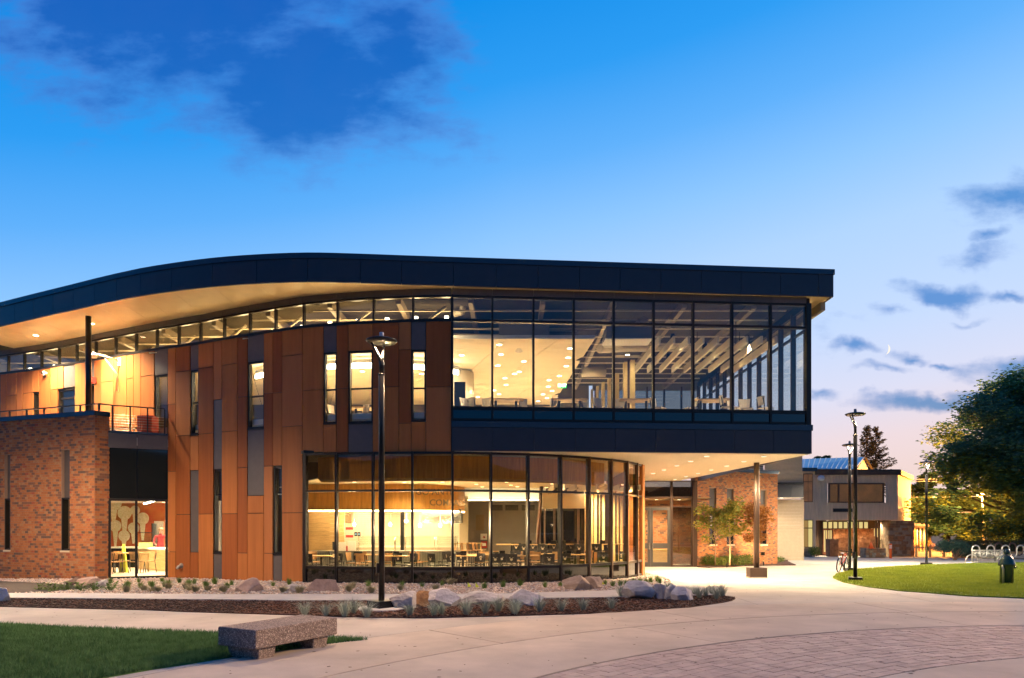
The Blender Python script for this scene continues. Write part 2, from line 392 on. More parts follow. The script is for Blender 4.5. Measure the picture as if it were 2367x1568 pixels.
# exposed aggregate speckle for the bench
M['soffit_steel'] = mat('painted_steel', (.3,.24,.17), .6)
def speckle(m, base, spot, scale):
    nt = m.node_tree; b = nt.nodes['Principled BSDF']
    tcn = nt.nodes.new('ShaderNodeTexCoord')
    v = nt.nodes.new('ShaderNodeTexVoronoi'); v.inputs['Scale'].default_value = scale; nt.links.new(tcn.outputs['Object'], v.inputs['Vector'])
    r = nt.nodes.new('ShaderNodeValToRGB'); nt.links.new(v.outputs['Distance'], r.inputs[0])
    r.color_ramp.elements[0].position = .22; r.color_ramp.elements[0].color = (*spot, 1)
    r.color_ramp.elements[1].position = .42; r.color_ramp.elements[1].color = (*base, 1)
    hs = nt.nodes.new('ShaderNodeMix'); hs.data_type = 'RGBA'; hs.blend_type = 'MULTIPLY'; hs.inputs[0].default_value = .7
    sp = nt.nodes.new('ShaderNodeSeparateColor'); nt.links.new(v.outputs['Color'], sp.inputs[0])
    mr = nt.nodes.new('ShaderNodeMapRange'); nt.links.new(sp.outputs[0], mr.inputs[0]); mr.inputs[3].default_value = .35; mr.inputs[4].default_value = 1.3
    nt.links.new(r.outputs[0], hs.inputs[6]); nt.links.new(mr.outputs[0], hs.inputs[7]); nt.links.new(hs.outputs[2], b.inputs['Base Color'])
speckle(M['bench'], (.27,.2,.165), (.6,.5,.42), 46)

LK = 5.0
def spot(name, loc, energy, color=(1,.78,.48), size=150, blend=.8, rad=.06, parent=None, aim=None):
    l = bpy.data.lights.new(name, 'SPOT'); l.energy = energy*LK; l.color = color; l.spot_size = math.radians(size); l.spot_blend = blend; l.shadow_soft_size = rad
    o = bpy.data.objects.new(name, l); col.objects.link(o); o.location = loc
    if aim is not None: o.rotation_euler = (Vector(loc)-Vector(aim)).to_track_quat('Z', 'Y').to_euler()
    if parent is not None: o.parent = parent; o.matrix_parent_inverse = pmat(parent).inverted()
    return o
def point(name, loc, energy, color=(1,.78,.48), rad=.08, parent=None):
    l = bpy.data.lights.new(name, 'POINT'); l.energy = energy*LK; l.color = color; l.shadow_soft_size = rad
    o = bpy.data.objects.new(name, l); col.objects.link(o); o.location = loc
    if parent is not None: o.parent = parent; o.matrix_parent_inverse = pmat(parent).inverted()
    return o
# ================================================================ GROUND
def grid_bands(name, x0, x1, ys, zoff, m, kind='structure', parent=None):
    mb = MB()
    for a, b in zip(ys[:-1], ys[1:]):
        mb.quad((x0, a, gz(a)+zoff), (x1, a, gz(a)+zoff), (x1, b, gz(b)+zoff), (x0, b, gz(b)+zoff))
    return mb.build(name, m, parent, kind=kind)
ground = grid_bands('ground', -2500, 2500, [-60, 20, 66, 5000], -.06, M['far'])
tag(ground, 'bare ground under and beyond the paving')

def sheet(name, pts, off, m, thick=.12, kind='structure', parent=None, label=None, world=True):
    """a flat bed that follows the slope of the site; pts are plan points"""
    bm = bmesh.new()
    f = bm.faces.new([bm.verts.new((p[0], p[1], 0)) for p in pts])
    if f.normal.z < 0: f.normal_flip()
    bm.normal_update()
    for yy_ in [20]+list(range(24, 66, 6))+[66]:
        bmesh.ops.bisect_plane(bm, geom=bm.verts[:]+bm.edges[:]+bm.faces[:], plane_co=(0, yy_, 0), plane_no=(0, 1, 0))
    bm.normal_update()
    for fc in bm.faces:
        if fc.normal.z < 0: fc.normal_flip()
    ex = bmesh.ops.extrude_face_region(bm, geom=bm.faces[:])
    top = [g for g in ex['geom'] if isinstance(g, bmesh.types.BMVert)]; tops = set(top)
    for v in bm.verts: v.co.z = gz(v.co.y)+(off if v in tops else off-thick)
    bm.normal_update()
    bmesh.ops.recalc_face_normals(bm, faces=bm.faces[:])
    bmesh.ops.triangulate(bm, faces=bm.faces[:])
    me = bpy.data.meshes.new(name); bm.to_mesh(me); bm.free(); me.materials.append(m)
    o = link(name, me, parent, world=world); tag(o, label, kind=kind); return o
def gpts(l): return [G(*p) for p in l]

# plaza of poured slabs
plaza = empty('plaza', (0, 20, 0), kind='structure', label='pale concrete plaza of large slabs in front of the building')
SX, gap = 4.6, .012
ysl = [1.0, 5.8, 10.5, 15.2, 20]+[20+4.6*k for k in range(1, 11)]
k_ = 0
for a, b in zip(ysl[:-1], ysl[1:]):
    for i in range(-6, 11):
        xa = i*SX+1.3; cxm = xa+SX/2; cym = (a+b)/2
        if cym > 24 and cxm < -1: continue
        if abs(cxm) > .85*b+3: continue
        mb = MB(); za, zb = gz(a), gz(b); q = []
        for z in (-.05, 0.0):
            q += [(xa+gap/2, a+gap/2, za+z), (xa+SX-gap/2, a+gap/2, za+z), (xa+SX-gap/2, b-gap/2, zb+z), (xa+gap/2, b-gap/2, zb+z)]
        mb.add(q, [(4,5,6,7),(0,1,5,4),(1,2,6,5),(2,3,7,6),(3,0,4,7)])
        mb.build('slab', M['conc'], plaza)

# curved bands of concrete and the stamped paver ring (circle round the middle of the square)
RC = Vector((10.5, 0.0))
ring = empty('paved_circle', (10.5, 0, 0), kind='structure', label='round paved area with a ring of stamped pavers')
def sector(mb, r0, r1, a0, a1, z0, z1, n=6):
    vs = []
    for z in (z0, z1):
        for r in (r0, r1):
            for k in range(n+1):
                a = a0+(a1-a0)*k/n; vs.append((RC.x+r*math.cos(a), RC.y+r*math.sin(a), z))
    m = n+1; fs = []
    for k in range(n):
        fs.append((2*m+k, 3*m+k, 3*m+k+1, 2*m+k+1)[::-1])
        fs.append((m+k, m+k+1, 3*m+k+1, 3*m+k)[::-1]); fs.append((k, k+1, 2*m+k+1, 2*m+k))
    fs.append((0, m, 3*m, 2*m)[::-1]); fs.append((n, m+n, 3*m+n, 2*m+n))
    return mb.add(vs, fs)
mbj = MB(); sector(mbj, 8.0, 17.66, 0.02, math.pi-.02, -.01, .006, 90); mbj.build('joint_bed', mat('joint_sand', (.2,.165,.13), .95), ring)
dg = math.pi/180
for (r0, r1, st, ph) in ((15.62, 17.6, 18, 7), (13.52, 15.6, 24, 2), (4.0, 10.665, 30, 10)):
    a = ph
    while a < 178:
        mb = MB(); sector(mb, r0+.007, r1-.007, (a)*dg+.0006, (a+st)*dg-.0006, 0, .016, 12); mb.build('slab', M['conc3'], ring); a += st
# pavers
pv = []
r = 10.68; row = 0
while r < 13.46:
    hgt = .155; r2 = min(r+hgt, 13.5); n = int(math.pi*(r+.07)/.34); off = R.random()
    for i in range(n):
        a0 = (i+off)*math.pi/n; a1 = (i+off+1)*math.pi/n
        if a1 > math.pi: continue
        am = (a0+a1)/2; x = RC.x+r*math.cos(am); y = RC.y+r*math.sin(am)
        if y < 6.5 or x > .76*y+1 or x < -.76*y-1: continue
        g = .006
        pv.append((math.hypot(x, y), r+g, r2-g, a0+g/r*1.2, a1-g/r*1.2))
    r = r2; row += 1
pv.sort()
stuffp = MB()
pm = [M['paver'], M['paver2'], M['paver3']]
for i, (d, r0, r1, a0, a1) in enumerate(pv):
    h = .017+R.uniform(-.0025, .002); mi = R.choice((0, 0, 0, 1, 1, 2))
    if i < 300:
        mb = MB(); sector(mb, r0, r1, a0, a1, .004, h, 1); mb.build('paver', pm[mi], ring)
    else:
        stuffp.mi = mi; sector(stuffp, r0, r1, a0, a1, .004, h, 1)
stuffp.build('pavers', pm, ring, kind='stuff')

# beds, path, lawns
gravel_px = [(-160,1345),(-60,1340),(120,1341),(250,1338),(420,1336),(705,1341),(1045,1344),(1250,1342),(1380,1336),(1450,1331),(1495,1327),(1530,1335),(1549,1343),(1530,1352),(1480,1361),(1401,1369),(1176,1376),(939,1377.5),(555,1378),(110,1375),(20,1375),(-160,1374)]
GR = gpts(gravel_px)
sheet('gravel_bed', GR, .035, M['gravelbed'], label='tan gravel bed along the foot of the building')
soil_px = [(-160,1346),(-20,1345.5),(60,1349),(140,1354),(230,1361),(165,1369),(105,1373.5),(-160,1374)]
sheet('soil_patch', gpts(soil_px), .045, M['soil'], label='patch of bare dark soil beside the brick wall')
path_px = [(-160,1374.5),(110,1375),(555,1378),(939,1377.5),(1176,1376),(1401,1369),(1480,1361),(1530,1352),(1600,1352),(1640,1368),(1676,1378.5),(1500,1383),(1373,1385),(898,1391),(668,1392.5),(555,1390.5),(23,1386),(-160,1384)]
PT = gpts(path_px)
pth = sheet('path', PT, .05, M['conc2'], thick=.2, label='narrow grey concrete path between gravel and mulch')
mulch_px = [(-160,1384),(23,1386),(555,1390.5),(668,1392.5),(898,1391),(1373,1385),(1500,1383),(1600,1379),(1676,1378.5),(1694,1381),(1700,1385),(1692,1389.5),(1671,1394),(1575,1407.6),(1424,1417.7),(1171,1425),(973,1430),(838,1428),(668,1422.5),(432,1415.4),(352,1411.7),(0,1403.5),(-160,1401)]
MU = gpts(mulch_px)
sheet('mulch_bed', MU, .02, M['mulch'], label='dark bark mulch bed in front of the path')
lawnl_px = [(-260,1436),(0,1445),(164,1454),(328,1459.8),(504,1466.8),(855,1480.7),(700,1498),(539,1519.5),(445,1534.8),(352,1548.8),(244,1568),(60,1610),(-260,1700)]
LL = gpts(lawnl_px)
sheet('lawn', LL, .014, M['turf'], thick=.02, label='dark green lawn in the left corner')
lawnr_px = [(1925,1337),(1935,1328),(1974,1318),(2060,1311),(2120,1308),(2237,1304),(2367,1301.5),(2600,1299),(2600,1398),(2367,1384),(2232,1378.8),(2080,1367),(2000,1357),(1949,1347)]
LR = gpts(lawnr_px)
sheet('lawn', LR, .03, M['turf2'], thick=.03, label='bright green lawn round the lamps on the right')

def inside(p, poly):
    c = False; n = len(poly); j = n-1
    for i in range(n):
        if (poly[i][1] > p[1]) != (poly[j][1] > p[1]) and p[0] < (poly[j][0]-poly[i][0])*(p[1]-poly[i][1])/(poly[j][1]-poly[i][1])+poly[i][0]: c = not c
        j = i
    return c
def scatter(poly, n, rnd, near=0.0):
    xs = [p[0] for p in poly]; ys = [p[1] for p in poly]; out = []
    g = 0
    while len(out) < n and g < n*60:
        g += 1
        y = rnd.uniform(min(ys), max(ys)); x = rnd.uniform(min(xs), max(xs))
        if near and rnd.random() > (min(ys)/y)**near: continue
        if abs(x) > .76*y+.4: continue
        if inside((x, y), poly): out.append((x, y))
    return out
# gravel stones
octv = [(1,0,0),(-1,0,0),(0,1,0),(0,-1,0),(0,0,1),(0,0,-1)]; octf = [(0,2,4),(2,1,4),(1,3,4),(3,0,4),(2,0,5),(1,2,5),(3,1,5),(0,3,5)]
def stones(name, poly, n, off, mats, smin, smax, parent=None, near=0, skip=None):
    mb = MB(); rr = random.Random(5)
    for (x, y) in scatter(poly, n, rr, near):
        if skip and inside((x, y), skip): continue
        s = rr.uniform(smin, smax); mb.mi = rr.randrange(len(mats))
        E = Matrix.Rotation(rr.uniform(0, 6.3), 3, 'Z') @ Matrix.Rotation(rr.uniform(-.5, .5), 3, 'X')
        d = (s*rr.uniform(.8, 1.5), s*rr.uniform(.7, 1.1), s*rr.uniform(.4, .75))
        c = Vector((x, y, gz(y)+off+d[2]*.35))
        mb.add([E @ Vector((v[0]*d[0]*rr.uniform(.75,1.1), v[1]*d[1]*rr.uniform(.75,1.1), v[2]*d[2]))+c for v in octv], octf)
    return mb.build(name, mats, parent, kind='stuff')
SOILP = gpts(soil_px)
stones('gravel', GR, 15000, .035, M['stones'], .025, .06, skip=SOILP)
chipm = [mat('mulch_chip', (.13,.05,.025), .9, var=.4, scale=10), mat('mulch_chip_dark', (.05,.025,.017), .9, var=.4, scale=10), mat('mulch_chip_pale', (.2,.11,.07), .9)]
def chips(name, poly, n, off, mats, s0, s1):
    mb = MB(); rr = random.Random(11)
    for (x, y) in scatter(poly, n, rr):
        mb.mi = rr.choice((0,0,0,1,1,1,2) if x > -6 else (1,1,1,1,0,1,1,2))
        E = Matrix.Rotation(rr.uniform(0, 6.3), 3, 'Z') @ Matrix.Rotation(rr.uniform(-.5, .5), 3, 'X') @ Matrix.Rotation(rr.uniform(-.35, .35), 3, 'Y')
        mb.box((x, y, gz(y)+off), (rr.uniform(s0, s1), rr.uniform(.012, .03), .012), M=E)
    return mb.build(name, mats, None, kind='stuff')
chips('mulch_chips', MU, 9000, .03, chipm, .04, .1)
# grass blades
def blades(name, poly, n, off, m, h0, h1, w, near=0.0, seed=3):
    rr = random.Random(seed); vs = []; fs = []
    for (x, y) in scatter(poly, n, rr, near):
        h = rr.uniform(h0, h1); a = rr.uniform(0, 6.3); l = rr.uniform(.1, .7)*h; z = gz(y)+off
        dx, dy = math.cos(a)*w, math.sin(a)*w; b = rr.uniform(0, 6.3); lx, ly = math.cos(b)*l, math.sin(b)*l
        i = len(vs); vs += [(x-dx, y-dy, z), (x+dx, y+dy, z), (x+lx, y+ly, z+h)]; fs.append((i, i+1, i+2))
    me = bpy.data.meshes.new(name); me.from_pydata(vs, [], fs); me.materials.append(m)
    o = link(name, me); tag(o, kind='stuff'); return o
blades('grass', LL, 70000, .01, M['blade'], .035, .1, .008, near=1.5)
blades('grass', LR, 60000, .03, M['blade2'], .04, .075, .012, near=1.0, seed=4)
# ================================================================ CAMPUS BUILDING
bld = empty('dining_hall', (-2, 28, 0), cat='building', label='two storey dining hall with curved dark roof edge, rust coloured panels and lit glass')
Yw = hermite([(-90,33.4),(0,32.2),(105,31.0),(210,29.6),(300,28.45),(389,27.45),(464,26.75),(514,26.2),(637,25.1),(702,24.6),(782,24.25),(862,24.02),(950,23.84),(1047,23.76)])
def Wp(x, off=0.0):
    y = Yw(x); p = X2(x, y)
    if off:
        q = X2(x+6, Yw(x+6)); t = (q-p).normalized(); p = p+Vector((t.y, -t.x))*off
    return p
ZS, ZH, ZT = 9.78, 9.55, 8.70          # soffit, window head, bottom of the clerestory
F0 = Wp(1047); F1 = X2(1869, 24.70)   # straight glazed front, upper floor
ft = (F1-F0).normalized(); fn = Vector((ft.y, -ft.x))
def Fp(x):                             # point of the straight front seen at picture x
    k = (x-CX)/FL; s = (k*F0.y-F0.x)/(ft.x-k*ft.y); return F0+ft*s
GB = lambda p: -.25
# --- rust wall strips: (x0, x1, [(kind, ytop, ybottom)...]) ; None = wall head / wall foot
O_, D_, K_ = 'o', 'g', 'w'
strips = [
 (389,407.5,[(O_,None,935),(O_,935,1090),(O_,1090,1276),(O_,1276,None)]),
 (407.5,441,[(O_,None,859),(O_,859,1007),(O_,1007,1189.6),(O_,1189.6,None)]),
 (441,460,[(D_,None,855.8),(K_,855.8,1004.5,930),(O_,1007,1087.7),(D_,1087.7,1276.8),(O_,1276.8,None)]),
 (460,494.5,[(O_,None,850.4),(O_,850.4,1002.8),(O_,1002.8,1188.6),(O_,1188.6,None)]),
 (494.5,514,[(O_,None,924.3),(D_,924.3,1084.9),(K_,1085,1278.7,1144),(D_,1281,None)]),
 (514,550,[(O_,None,842.6),(O_,842.6,997.3),(O_,997.3,1187.9),(O_,1187.9,None)]),
 (550,573,[(O_,None,918),(O_,918,1081.3),(O_,1081.3,1278.7),(O_,1278.7,None)]),
 (573,611,[(D_,None,835.6),(K_,835.6,990.4,915.8),(D_,993,1146),(O_,1146,1186.7),(O_,1186.7,None)]),
 (611,632,[(O_,None,909.6),(O_,909.6,1077.8),(O_,1077.8,1279.4),(O_,1279.4,None)]),
 (632,653,[(O_,None,908.6),(O_,908.6,1077),(K_,1078,1281,1139.6),(D_,1284,None)]),
 (653,700,[(O_,None,822),(O_,822,985.7),(O_,985.7,1185.8),(O_,1185.8,None)]),
 (700,748,[(O_,None,902.3),(O_,902.3,1046)]),
 (748,778.6,[(D_,None,815.2),(K_,815.2,978.7,900.7),(O_,981,1046)]),
 (778.6,805.4,[(O_,None,898.2),(O_,898.2,1046)]),
 (805.4,862,[(O_,None,811),(K_,811,977.8,897.6),(D_,980,1046)]),
 (862,922.4,[(O_,None,895.1),(O_,895.1,1045)]),
 (922.4,950.7,[(O_,None,808.9),(O_,808.9,978.7),(O_,978.7,1045)]),
 (950.7,984.6,[(D_,None,808.9),(K_,808.9,973,897),(O_,975.5,1045)]),
 (984.6,1043.5,[(O_,None,895),(O_,895,1045)]),
]
# terrace strips (ground floor is behind the terrace)
DK = 5.22                              # terrace deck level
tstr = [
 (-90,-40,[(O_,None,1000),(O_,1000,'d')]),(-40,-12,[(D_,None,920),(K_,920,'d',None)]),(-12,2.4,[(D_,None,'d')]),(2.4,16.5,[(O_,None,'d')]),(16.5,40,[(O_,None,914.5),(O_,914.5,'d')]),(40,53,[(O_,None,'d')]),
 (53,77.8,[(O_,None,909),(O_,909,'d')]),(77.8,91.5,[(O_,None,906.7),(K_,906.7,'d',None)]),(91.5,118,[(O_,None,'d')]),
 (118,135,[(O_,None,900.8),(O_,900.8,'d')]),(135,148,[(O_,None,899)]),(148,174.5,[(D_,None,896)]),
 (174.5,210,[(O_,None,'d')]),(210,218.8,[(D_,None,888),(K_,888,'d',None)]),(218.8,235,[(O_,None,'d')]),(235,264,[(O_,None,883),(O_,883,'d')]),
 (264,294,[(O_,None,'d')]),(294,310,[(O_,None,875.6),(O_,875.6,'d')]),(310,327,[(O_,None,'d')]),(327,358,[(O_,None,869.5),(O_,869.5,'d')]),
 (358,389,[(D_,None,866.6),(K_,866.6,'d',None)]),
]
def window(x0, x1, zt, zb, ztr, parent=bld, rec=.13, gm='glass', p0=None, p1=None, sill=True, nm='window', fr='frame'):
    a = p0 if p0 is not None else Wp(x0); b = p1 if p1 is not None else Wp(x1)
    w = MB(); fw = .055; t = (b-a).normalized(); n = Vector((t.y, -t.x))
    for (g0, g1) in ((0, (b-a).length-fw), ((b-a).length-fw, 0)):
        w.slab(a, b, zb, zt, -rec-.03, -.005, g0, g1)
    w.slab(a, b, zb, zb+fw, -rec-.028, -.02, fw, fw); w.slab(a, b, zt-fw, zt, -rec-.028, -.02, fw, fw)
    root = w.build(nm, M[fr], parent)
    if ztr is not None:
        MB().slab(a, b, ztr-.025, ztr+.025, -rec-.02, -rec+.045, fw, fw).build('transom', M[fr], root)
        rs = ((zb+fw, ztr-.025), (ztr+.025, zt-fw))
    else: rs = ((zb+fw, zt-fw),)
    for (za, zb_) in rs: MB().slab(a, b, za, zb_, -rec-.006, -rec+.006, fw, fw).build('pane', M[gm], root)
    if sill: MB().slab(a, b, zb-.035, zb-.003, -.1, .05, .01, .01).build('sill', M['frame'], root)
    return root
def do_strips(lst):
    for (x0, x1, segs) in lst:
        xm = (x0+x1)/2; ym = Yw(xm); a, b = Wp(x0), Wp(x1)
        if x0 == 389: a = Wp(389.4)
        for sg in segs:
            kd, yt, yb = sg[0], sg[1], sg[2]
            zt = ZT if yt is None else Z(yt, ym)
            zb = (GB(0) if yb is None else DK if yb == 'd' else Z(yb, ym))
            if kd == K_:
                window(x0, x1, zt-.004, zb+.004, None if sg[3] is None else Z(sg[3], ym)); continue
            g = .0115
            mm = M['cladg'] if kd == D_ else R.choice((M['clad'], M['clad'], M['clad2'], M['clad3']))
            MB().slab(a, b, zb+g, zt-g, -.02, .03 if kd == O_ else .012, g, g).build('wall_panel', mm, bld)
            MB().slab(a, b, zb, zt, -.16, -.04, -.002, -.002).build('backing', M['frame'], bld)
do_strips(strips); do_strips(tstr)
# door to the terrace
p0, p1 = Wp(135), Wp(174.5); ym = Yw(155); zt = Z(899, ym)
MB().slab(p0, Wp(148), Z(899, ym), Z(899, ym)+.02, -.1, .04).build('door_head', M['frame'], bld)
dr = window(135, 174.5, min(Z(896, ym), zt)-.01, DK, None, nm='door', rec=.1, sill=False)
MB().slab(p0, p1, zt-.42, zt-.35, -.13, -.05, .1, .1).build('rail', M['frame'], dr)
MB().slab(p0, p1, DK+.9, DK+1.0, -.04, .02, .12, .9).build('handle', M['steel'], dr)
# --- clerestory
clx = [-90,-60,-20,18,55.4,95,135.6,176.4,220.5,266.5,314,362,412.6,463,517.6,577.4,636.5,701.6,780,863.6,954.8,1044]
fr = MB(); fr2 = MB()
for a, b in zip(clx[:-1], clx[1:]):
    fr.slab(Wp(a), Wp(b), ZT, ZT+.09, -.10, .045); fr2.slab(Wp(a), Wp(b), ZH-.05, ZH+.02, -.10, .03)
cl = fr.build('clerestory', M['frame'], bld); fr2.build('head', M['frame'], cl)
for a, b in zip(clx[:-1], clx[1:]):
    L_ = (Wp(b)-Wp(a)).length
    MB().slab(Wp(a), Wp(b), ZT+.09, ZH-.05, -.09, .02, L_-.03, -.03).build('mullion', M['frame'], cl)
    MB().slab(Wp(a), Wp(b), ZT+.09, ZH-.05, -.05, -.035, .03, .03).build('pane', M['glass'], cl)
    MB().slab(Wp(a), Wp(b), ZH+.024, ZS-.004, -.08, .06, .006, .006).build('head_panel', M['cladg'], bld)
# --- straight glazed front, upper floor
gx = [1045, 1137.8, 1232.8, 1326, 1418.5, 1510.6, 1602, 1692, 1781, 1862.5]
ZSILL, ZSPB, ZBAND, ZPB, ZCAN = 5.84, 5.42, 5.17, 4.385, 4.362
ZTR = 8.74
uf = MB()
q0, q1 = Fp(1045), Fp(1869)
for (za, zb) in ((ZH-.06, ZH+.02), (ZTR-.04, ZTR+.04), (ZSILL-.09, ZSILL+.03), (ZSPB-.03, ZSPB+.05)):
    uf.slab(q0, q1, za, zb, -.12, .03)
uf.slab(Fp(1862.5), Fp(1873.5), ZBAND+.02, ZH+.02, -.18, .06)
uf.slab(Fp(1044), Fp(1048), ZBAND+.02, ZH+.02, -.12, .07)
ug = uf.build('curtain_wall', M['frame'], bld)
for i, (a, b) in enumerate(zip(gx[:-1], gx[1:])):
    pa, pb = Fp(a), Fp(b); Ls = (pb-pa).length
    if i: MB().slab(pa, pb, ZSPB-.03, ZH, -.12, .055, -.035, Ls-.035).build('mullion', M['frame'], ug)
    for (za, zb) in ((ZTR+.04, ZH-.06), (ZSILL+.03, ZTR-.04)):
        MB().slab(pa, pb, za, zb, -.012, -.002, .035, .035).build('pane', M['glassu'], ug)
    MB().slab(pa, pb, ZSPB+.05, ZSILL-.09, -.02, 0, .035, .035).build('spandrel', M['spandrel'], ug)
    MB().slab(pa, pb, ZH+.024, ZS-.004, -.08, .06, .006, .006).build('head_panel', M['cladg'], bld)
MB().slab(Fp(1044), Fp(1876), ZBAND, ZBAND+.2, -.1, .10).build('flashing', M['cop'], bld)
MB().slab(Fp(1044), Fp(1876), ZPB, ZBAND-.004, -.2, .01).build('backing', M['frame'], bld)
px_ = [1044, 1138.8, 1234, 1328.7, 1421.7, 1514.4, 1605.5, 1696.3, 1786, 1874.5]
for a, b in zip(px_[:-1], px_[1:]): MB().slab(Fp(a), Fp(b), ZPB, ZBAND-.012, .02, .07, .006, .006).build('fascia_panel', M['fasc'], bld)
# right-hand side of the upper floor
RX = Fp(1873).x; RY = Fp(1873).y; BY = 39.6
MB().slab((RX, RY+.1), (RX, BY), ZPB, ZBAND, -.0, .06).build('side_panel', M['fasc'], bld)
sd_ = MB()
for (za, zb) in ((ZH-.05, ZS), (ZTR-.03, ZTR+.03), (ZSPB-.03, ZSILL+.03)): sd_.slab((RX, RY+.1), (RX, BY), za, zb, -.1, .02)
sw = sd_.build('side_glazing', M['frame'], bld)
k = RY+.1
while k < BY-1:
    MB().box((RX-.08, k+1.2, (ZSILL+ZH)/2), (.18, .07, ZH-ZSILL)).build('mullion', M['bronze'], sw)
    for (za, zb) in ((ZTR+.03, ZH-.05), (ZSILL+.03, ZTR-.03)):
        MB().slab((RX-.06, k+.04), (RX-.06, k+1.16), za, zb, -.012, 0).build('pane', M['glass'], sw)
    k += 1.2
# --- roof: fascia, coping, soffit
Yf = hermite([(-90,29.6),(0,28.2),(90,27.0),(170,26.05),(217,25.5),(270,24.95),(325,24.45),(396,23.98),(491,23.5),(593,23.2),(711,23.04),(833,23.14),(928,23.27),(1048,23.42)])
def Rp(x):
    if x <= 1048: return X2(x, Yf(x))
    a = X2(1048, Yf(1048)); b = X2(1927, 24.54); t = (b-a).normalized(); k = (x-CX)/FL
    return a+t*((k*a.y-a.x)/(t.x-k*t.y))
rj = [-90,-40,-6,33.7,77,122.6,169.3,218,269.3,325,396.5,491,593.4,711,832.7,928.3,1047.8,1146.7,1243.8,1339.4,1433.4,1527.7,1621.2,1713,1803.9,1891.8,1927]
def fine(a, b, st=24):
    n = max(1, int((b-a)/st)); return [a+(b-a)*i/n for i in range(n+1)]
ZF1 = 10.52; ZCP = 10.70
for a, b in zip(rj[:-1], rj[1:]):
    mb = MB(); xs_ = fine(a, b, 30) if a < 1047 else [a, b]
    for i in range(len(xs_)-1): mb.slab(Rp(xs_[i]), Rp(xs_[i+1]), ZS-.02, ZF1, -.05, 0, .007 if i == 0 else -.001, .007 if i == len(xs_)-2 else -.001)
    mb.build('fascia_panel', M['fasc'], bld)
    mb = MB()
    for i in range(len(xs_)-1): mb.slab(Rp(xs_[i]), Rp(xs_[i+1]), ZF1+.002, ZCP, -.6, .035, -.004, -.004)
    mb.build('coping', M['cop'], bld)
C0 = Rp(1927); CB = Vector((C0.x-.12, 40.4))
MB().slab(C0+Vector((0,.05)), CB, ZS-.02, ZF1, -.05, 0).build('fascia_panel', M['fasc'], bld)
MB().slab(C0+Vector((0,-.03)), CB, ZF1+.002, ZCP-.001, -.6, .03).build('coping', M['cop'], bld)
mb = MB(); xs_ = fine(-90, 1048, 40)
poly = [tuple(Rp(x)+Vector((0,.06))) for x in xs_]+[tuple(Rp(1926)+Vector((-.06,.06))), (CB.x-.06, 40.4), (-30, 44)]
mb.prism(poly, ZF1-.1, ZCP-.05); mb.build('roof', M['fasc'], bld)
def Sp(x):   # inner edge of the soffit
    return (Wp(x) if x <= 1045 else Fp(min(x, 1873)))
for a, b in zip(rj[:-1], rj[1:]):
    mb = MB(); xs_ = fine(a, b, 30)
    # seams of the panels run square to the wall, so shift the inner edge
    for i in range(len(xs_)-1):
        xa, xb = xs_[i], xs_[i+1]
        sh = lambda x: x+max(0, (1047-x))*.11*min(1, max(0, (1100-x)/300)) if x < 1047 else x
        A, B, Cc, D = Rp(xa), Rp(xb), Sp(sh(xb)), Sp(sh(xa))
        ins = Vector((0, .045)); g = (B-A).normalized()*.004
        A = A+ins+(g if i == 0 else g*0); B = B+ins-(g if i == len(xs_)-2 else g*0); D = D+(g if i == 0 else g*0); Cc = Cc-(g if i == len(xs_)-2 else g*0)
        if b > 1900: Cc = Vector((min(Cc.x, RX), Cc.y))
        vs = [(A.x,A.y,ZS),(B.x,B.y,ZS),(Cc.x,Cc.y+.05,ZS),(D.x,D.y+.05,ZS)]
        vs += [(v[0],v[1],ZS+.03) for v in vs]
        mb.add(vs, [(3,2,1,0),(4,5,6,7),(0,1,5,4),(1,2,6,5),(2,3,7,6),(3,0,4,7)])
    mb.build('soffit_panel', M['soff'], bld)
yk = RY-.02
while yk < 40:
    y2 = min(yk+2.4, 40.3)
    MB().box(((RX+C0.x)/2-.02, (yk+y2)/2, ZS+.015), (C0.x-RX-.1, y2-yk-.01, .03)).build('soffit_panel', M['soff'], bld); yk = y2
# upper deck closing the soffit from above
mb = MB(); mb.prism([tuple(Rp(x)+Vector((0,.08))) for x in fine(-90,1048,60)]+[tuple(Rp(1926)+Vector((-.08,.08))), (CB.x-.08, 40.3), (-30, 43.9)], ZS+.12, ZS+.16)
mb.build('roof_deck', mat('deck_underside', (.05,.042,.035), .8), bld)
# --- curved ground floor glass
Yc = hermite([(700,24.32),(777,24.0),(862,23.80),(953,23.70),(1046,23.72),(1135,23.94),(1221,24.3),(1296,24.8),(1362,25.5),(1412,26.3),(1450,27.15),(1473,28.1),(1487,29.1)])
def Cp(x): return X2(x, Yc(x))
cx_ = [705, 777, 862, 953, 1046, 1135, 1221, 1296, 1362, 1413, 1450, 1472, 1482]
fr = MB(); xs_ = fine(705, 1482, 20)
for (za, zb, o) in ((ZCAN-.08, ZCAN-.006, .02), (3.03, 3.10, .03), (.44, .53, .03), (-.28, -.02, .03)):
    for a, b in zip(cx_[:-1], cx_[1:]): fr.slab(Cp(a), Cp(b), za, zb, -.12, o, -.004, -.004)
fr.slab(Cp(701), Cp(708), -.28, ZCAN-.004, -.14, .05)
fm = M['bronze']
gc = fr.build('curved_curtain_wall', M['frame'], bld)
for i, (a, b) in enumerate(zip(cx_[:-1], cx_[1:])):
    pa, pb = Cp(a), Cp(b); Ls = (pb-pa).length; h = .033
    if i: MB().slab(pa, pb, -.1, ZCAN-.004, -.14, .06, -h, Ls-h).build('mullion', M['frame'] if i < 8 else M['bronze'], gc)
    for (za, zb) in ((3.10, ZCAN-.08), (.53, 3.03)):
        MB().slab(pa, pb, za, zb, -.012, -.002, h, h).build('pane', M['glassb'], gc)
    MB().slab(pa, pb, -.02, .44, -.02, -.004, h, h).build('spandrel', M['spandrel'], gc)
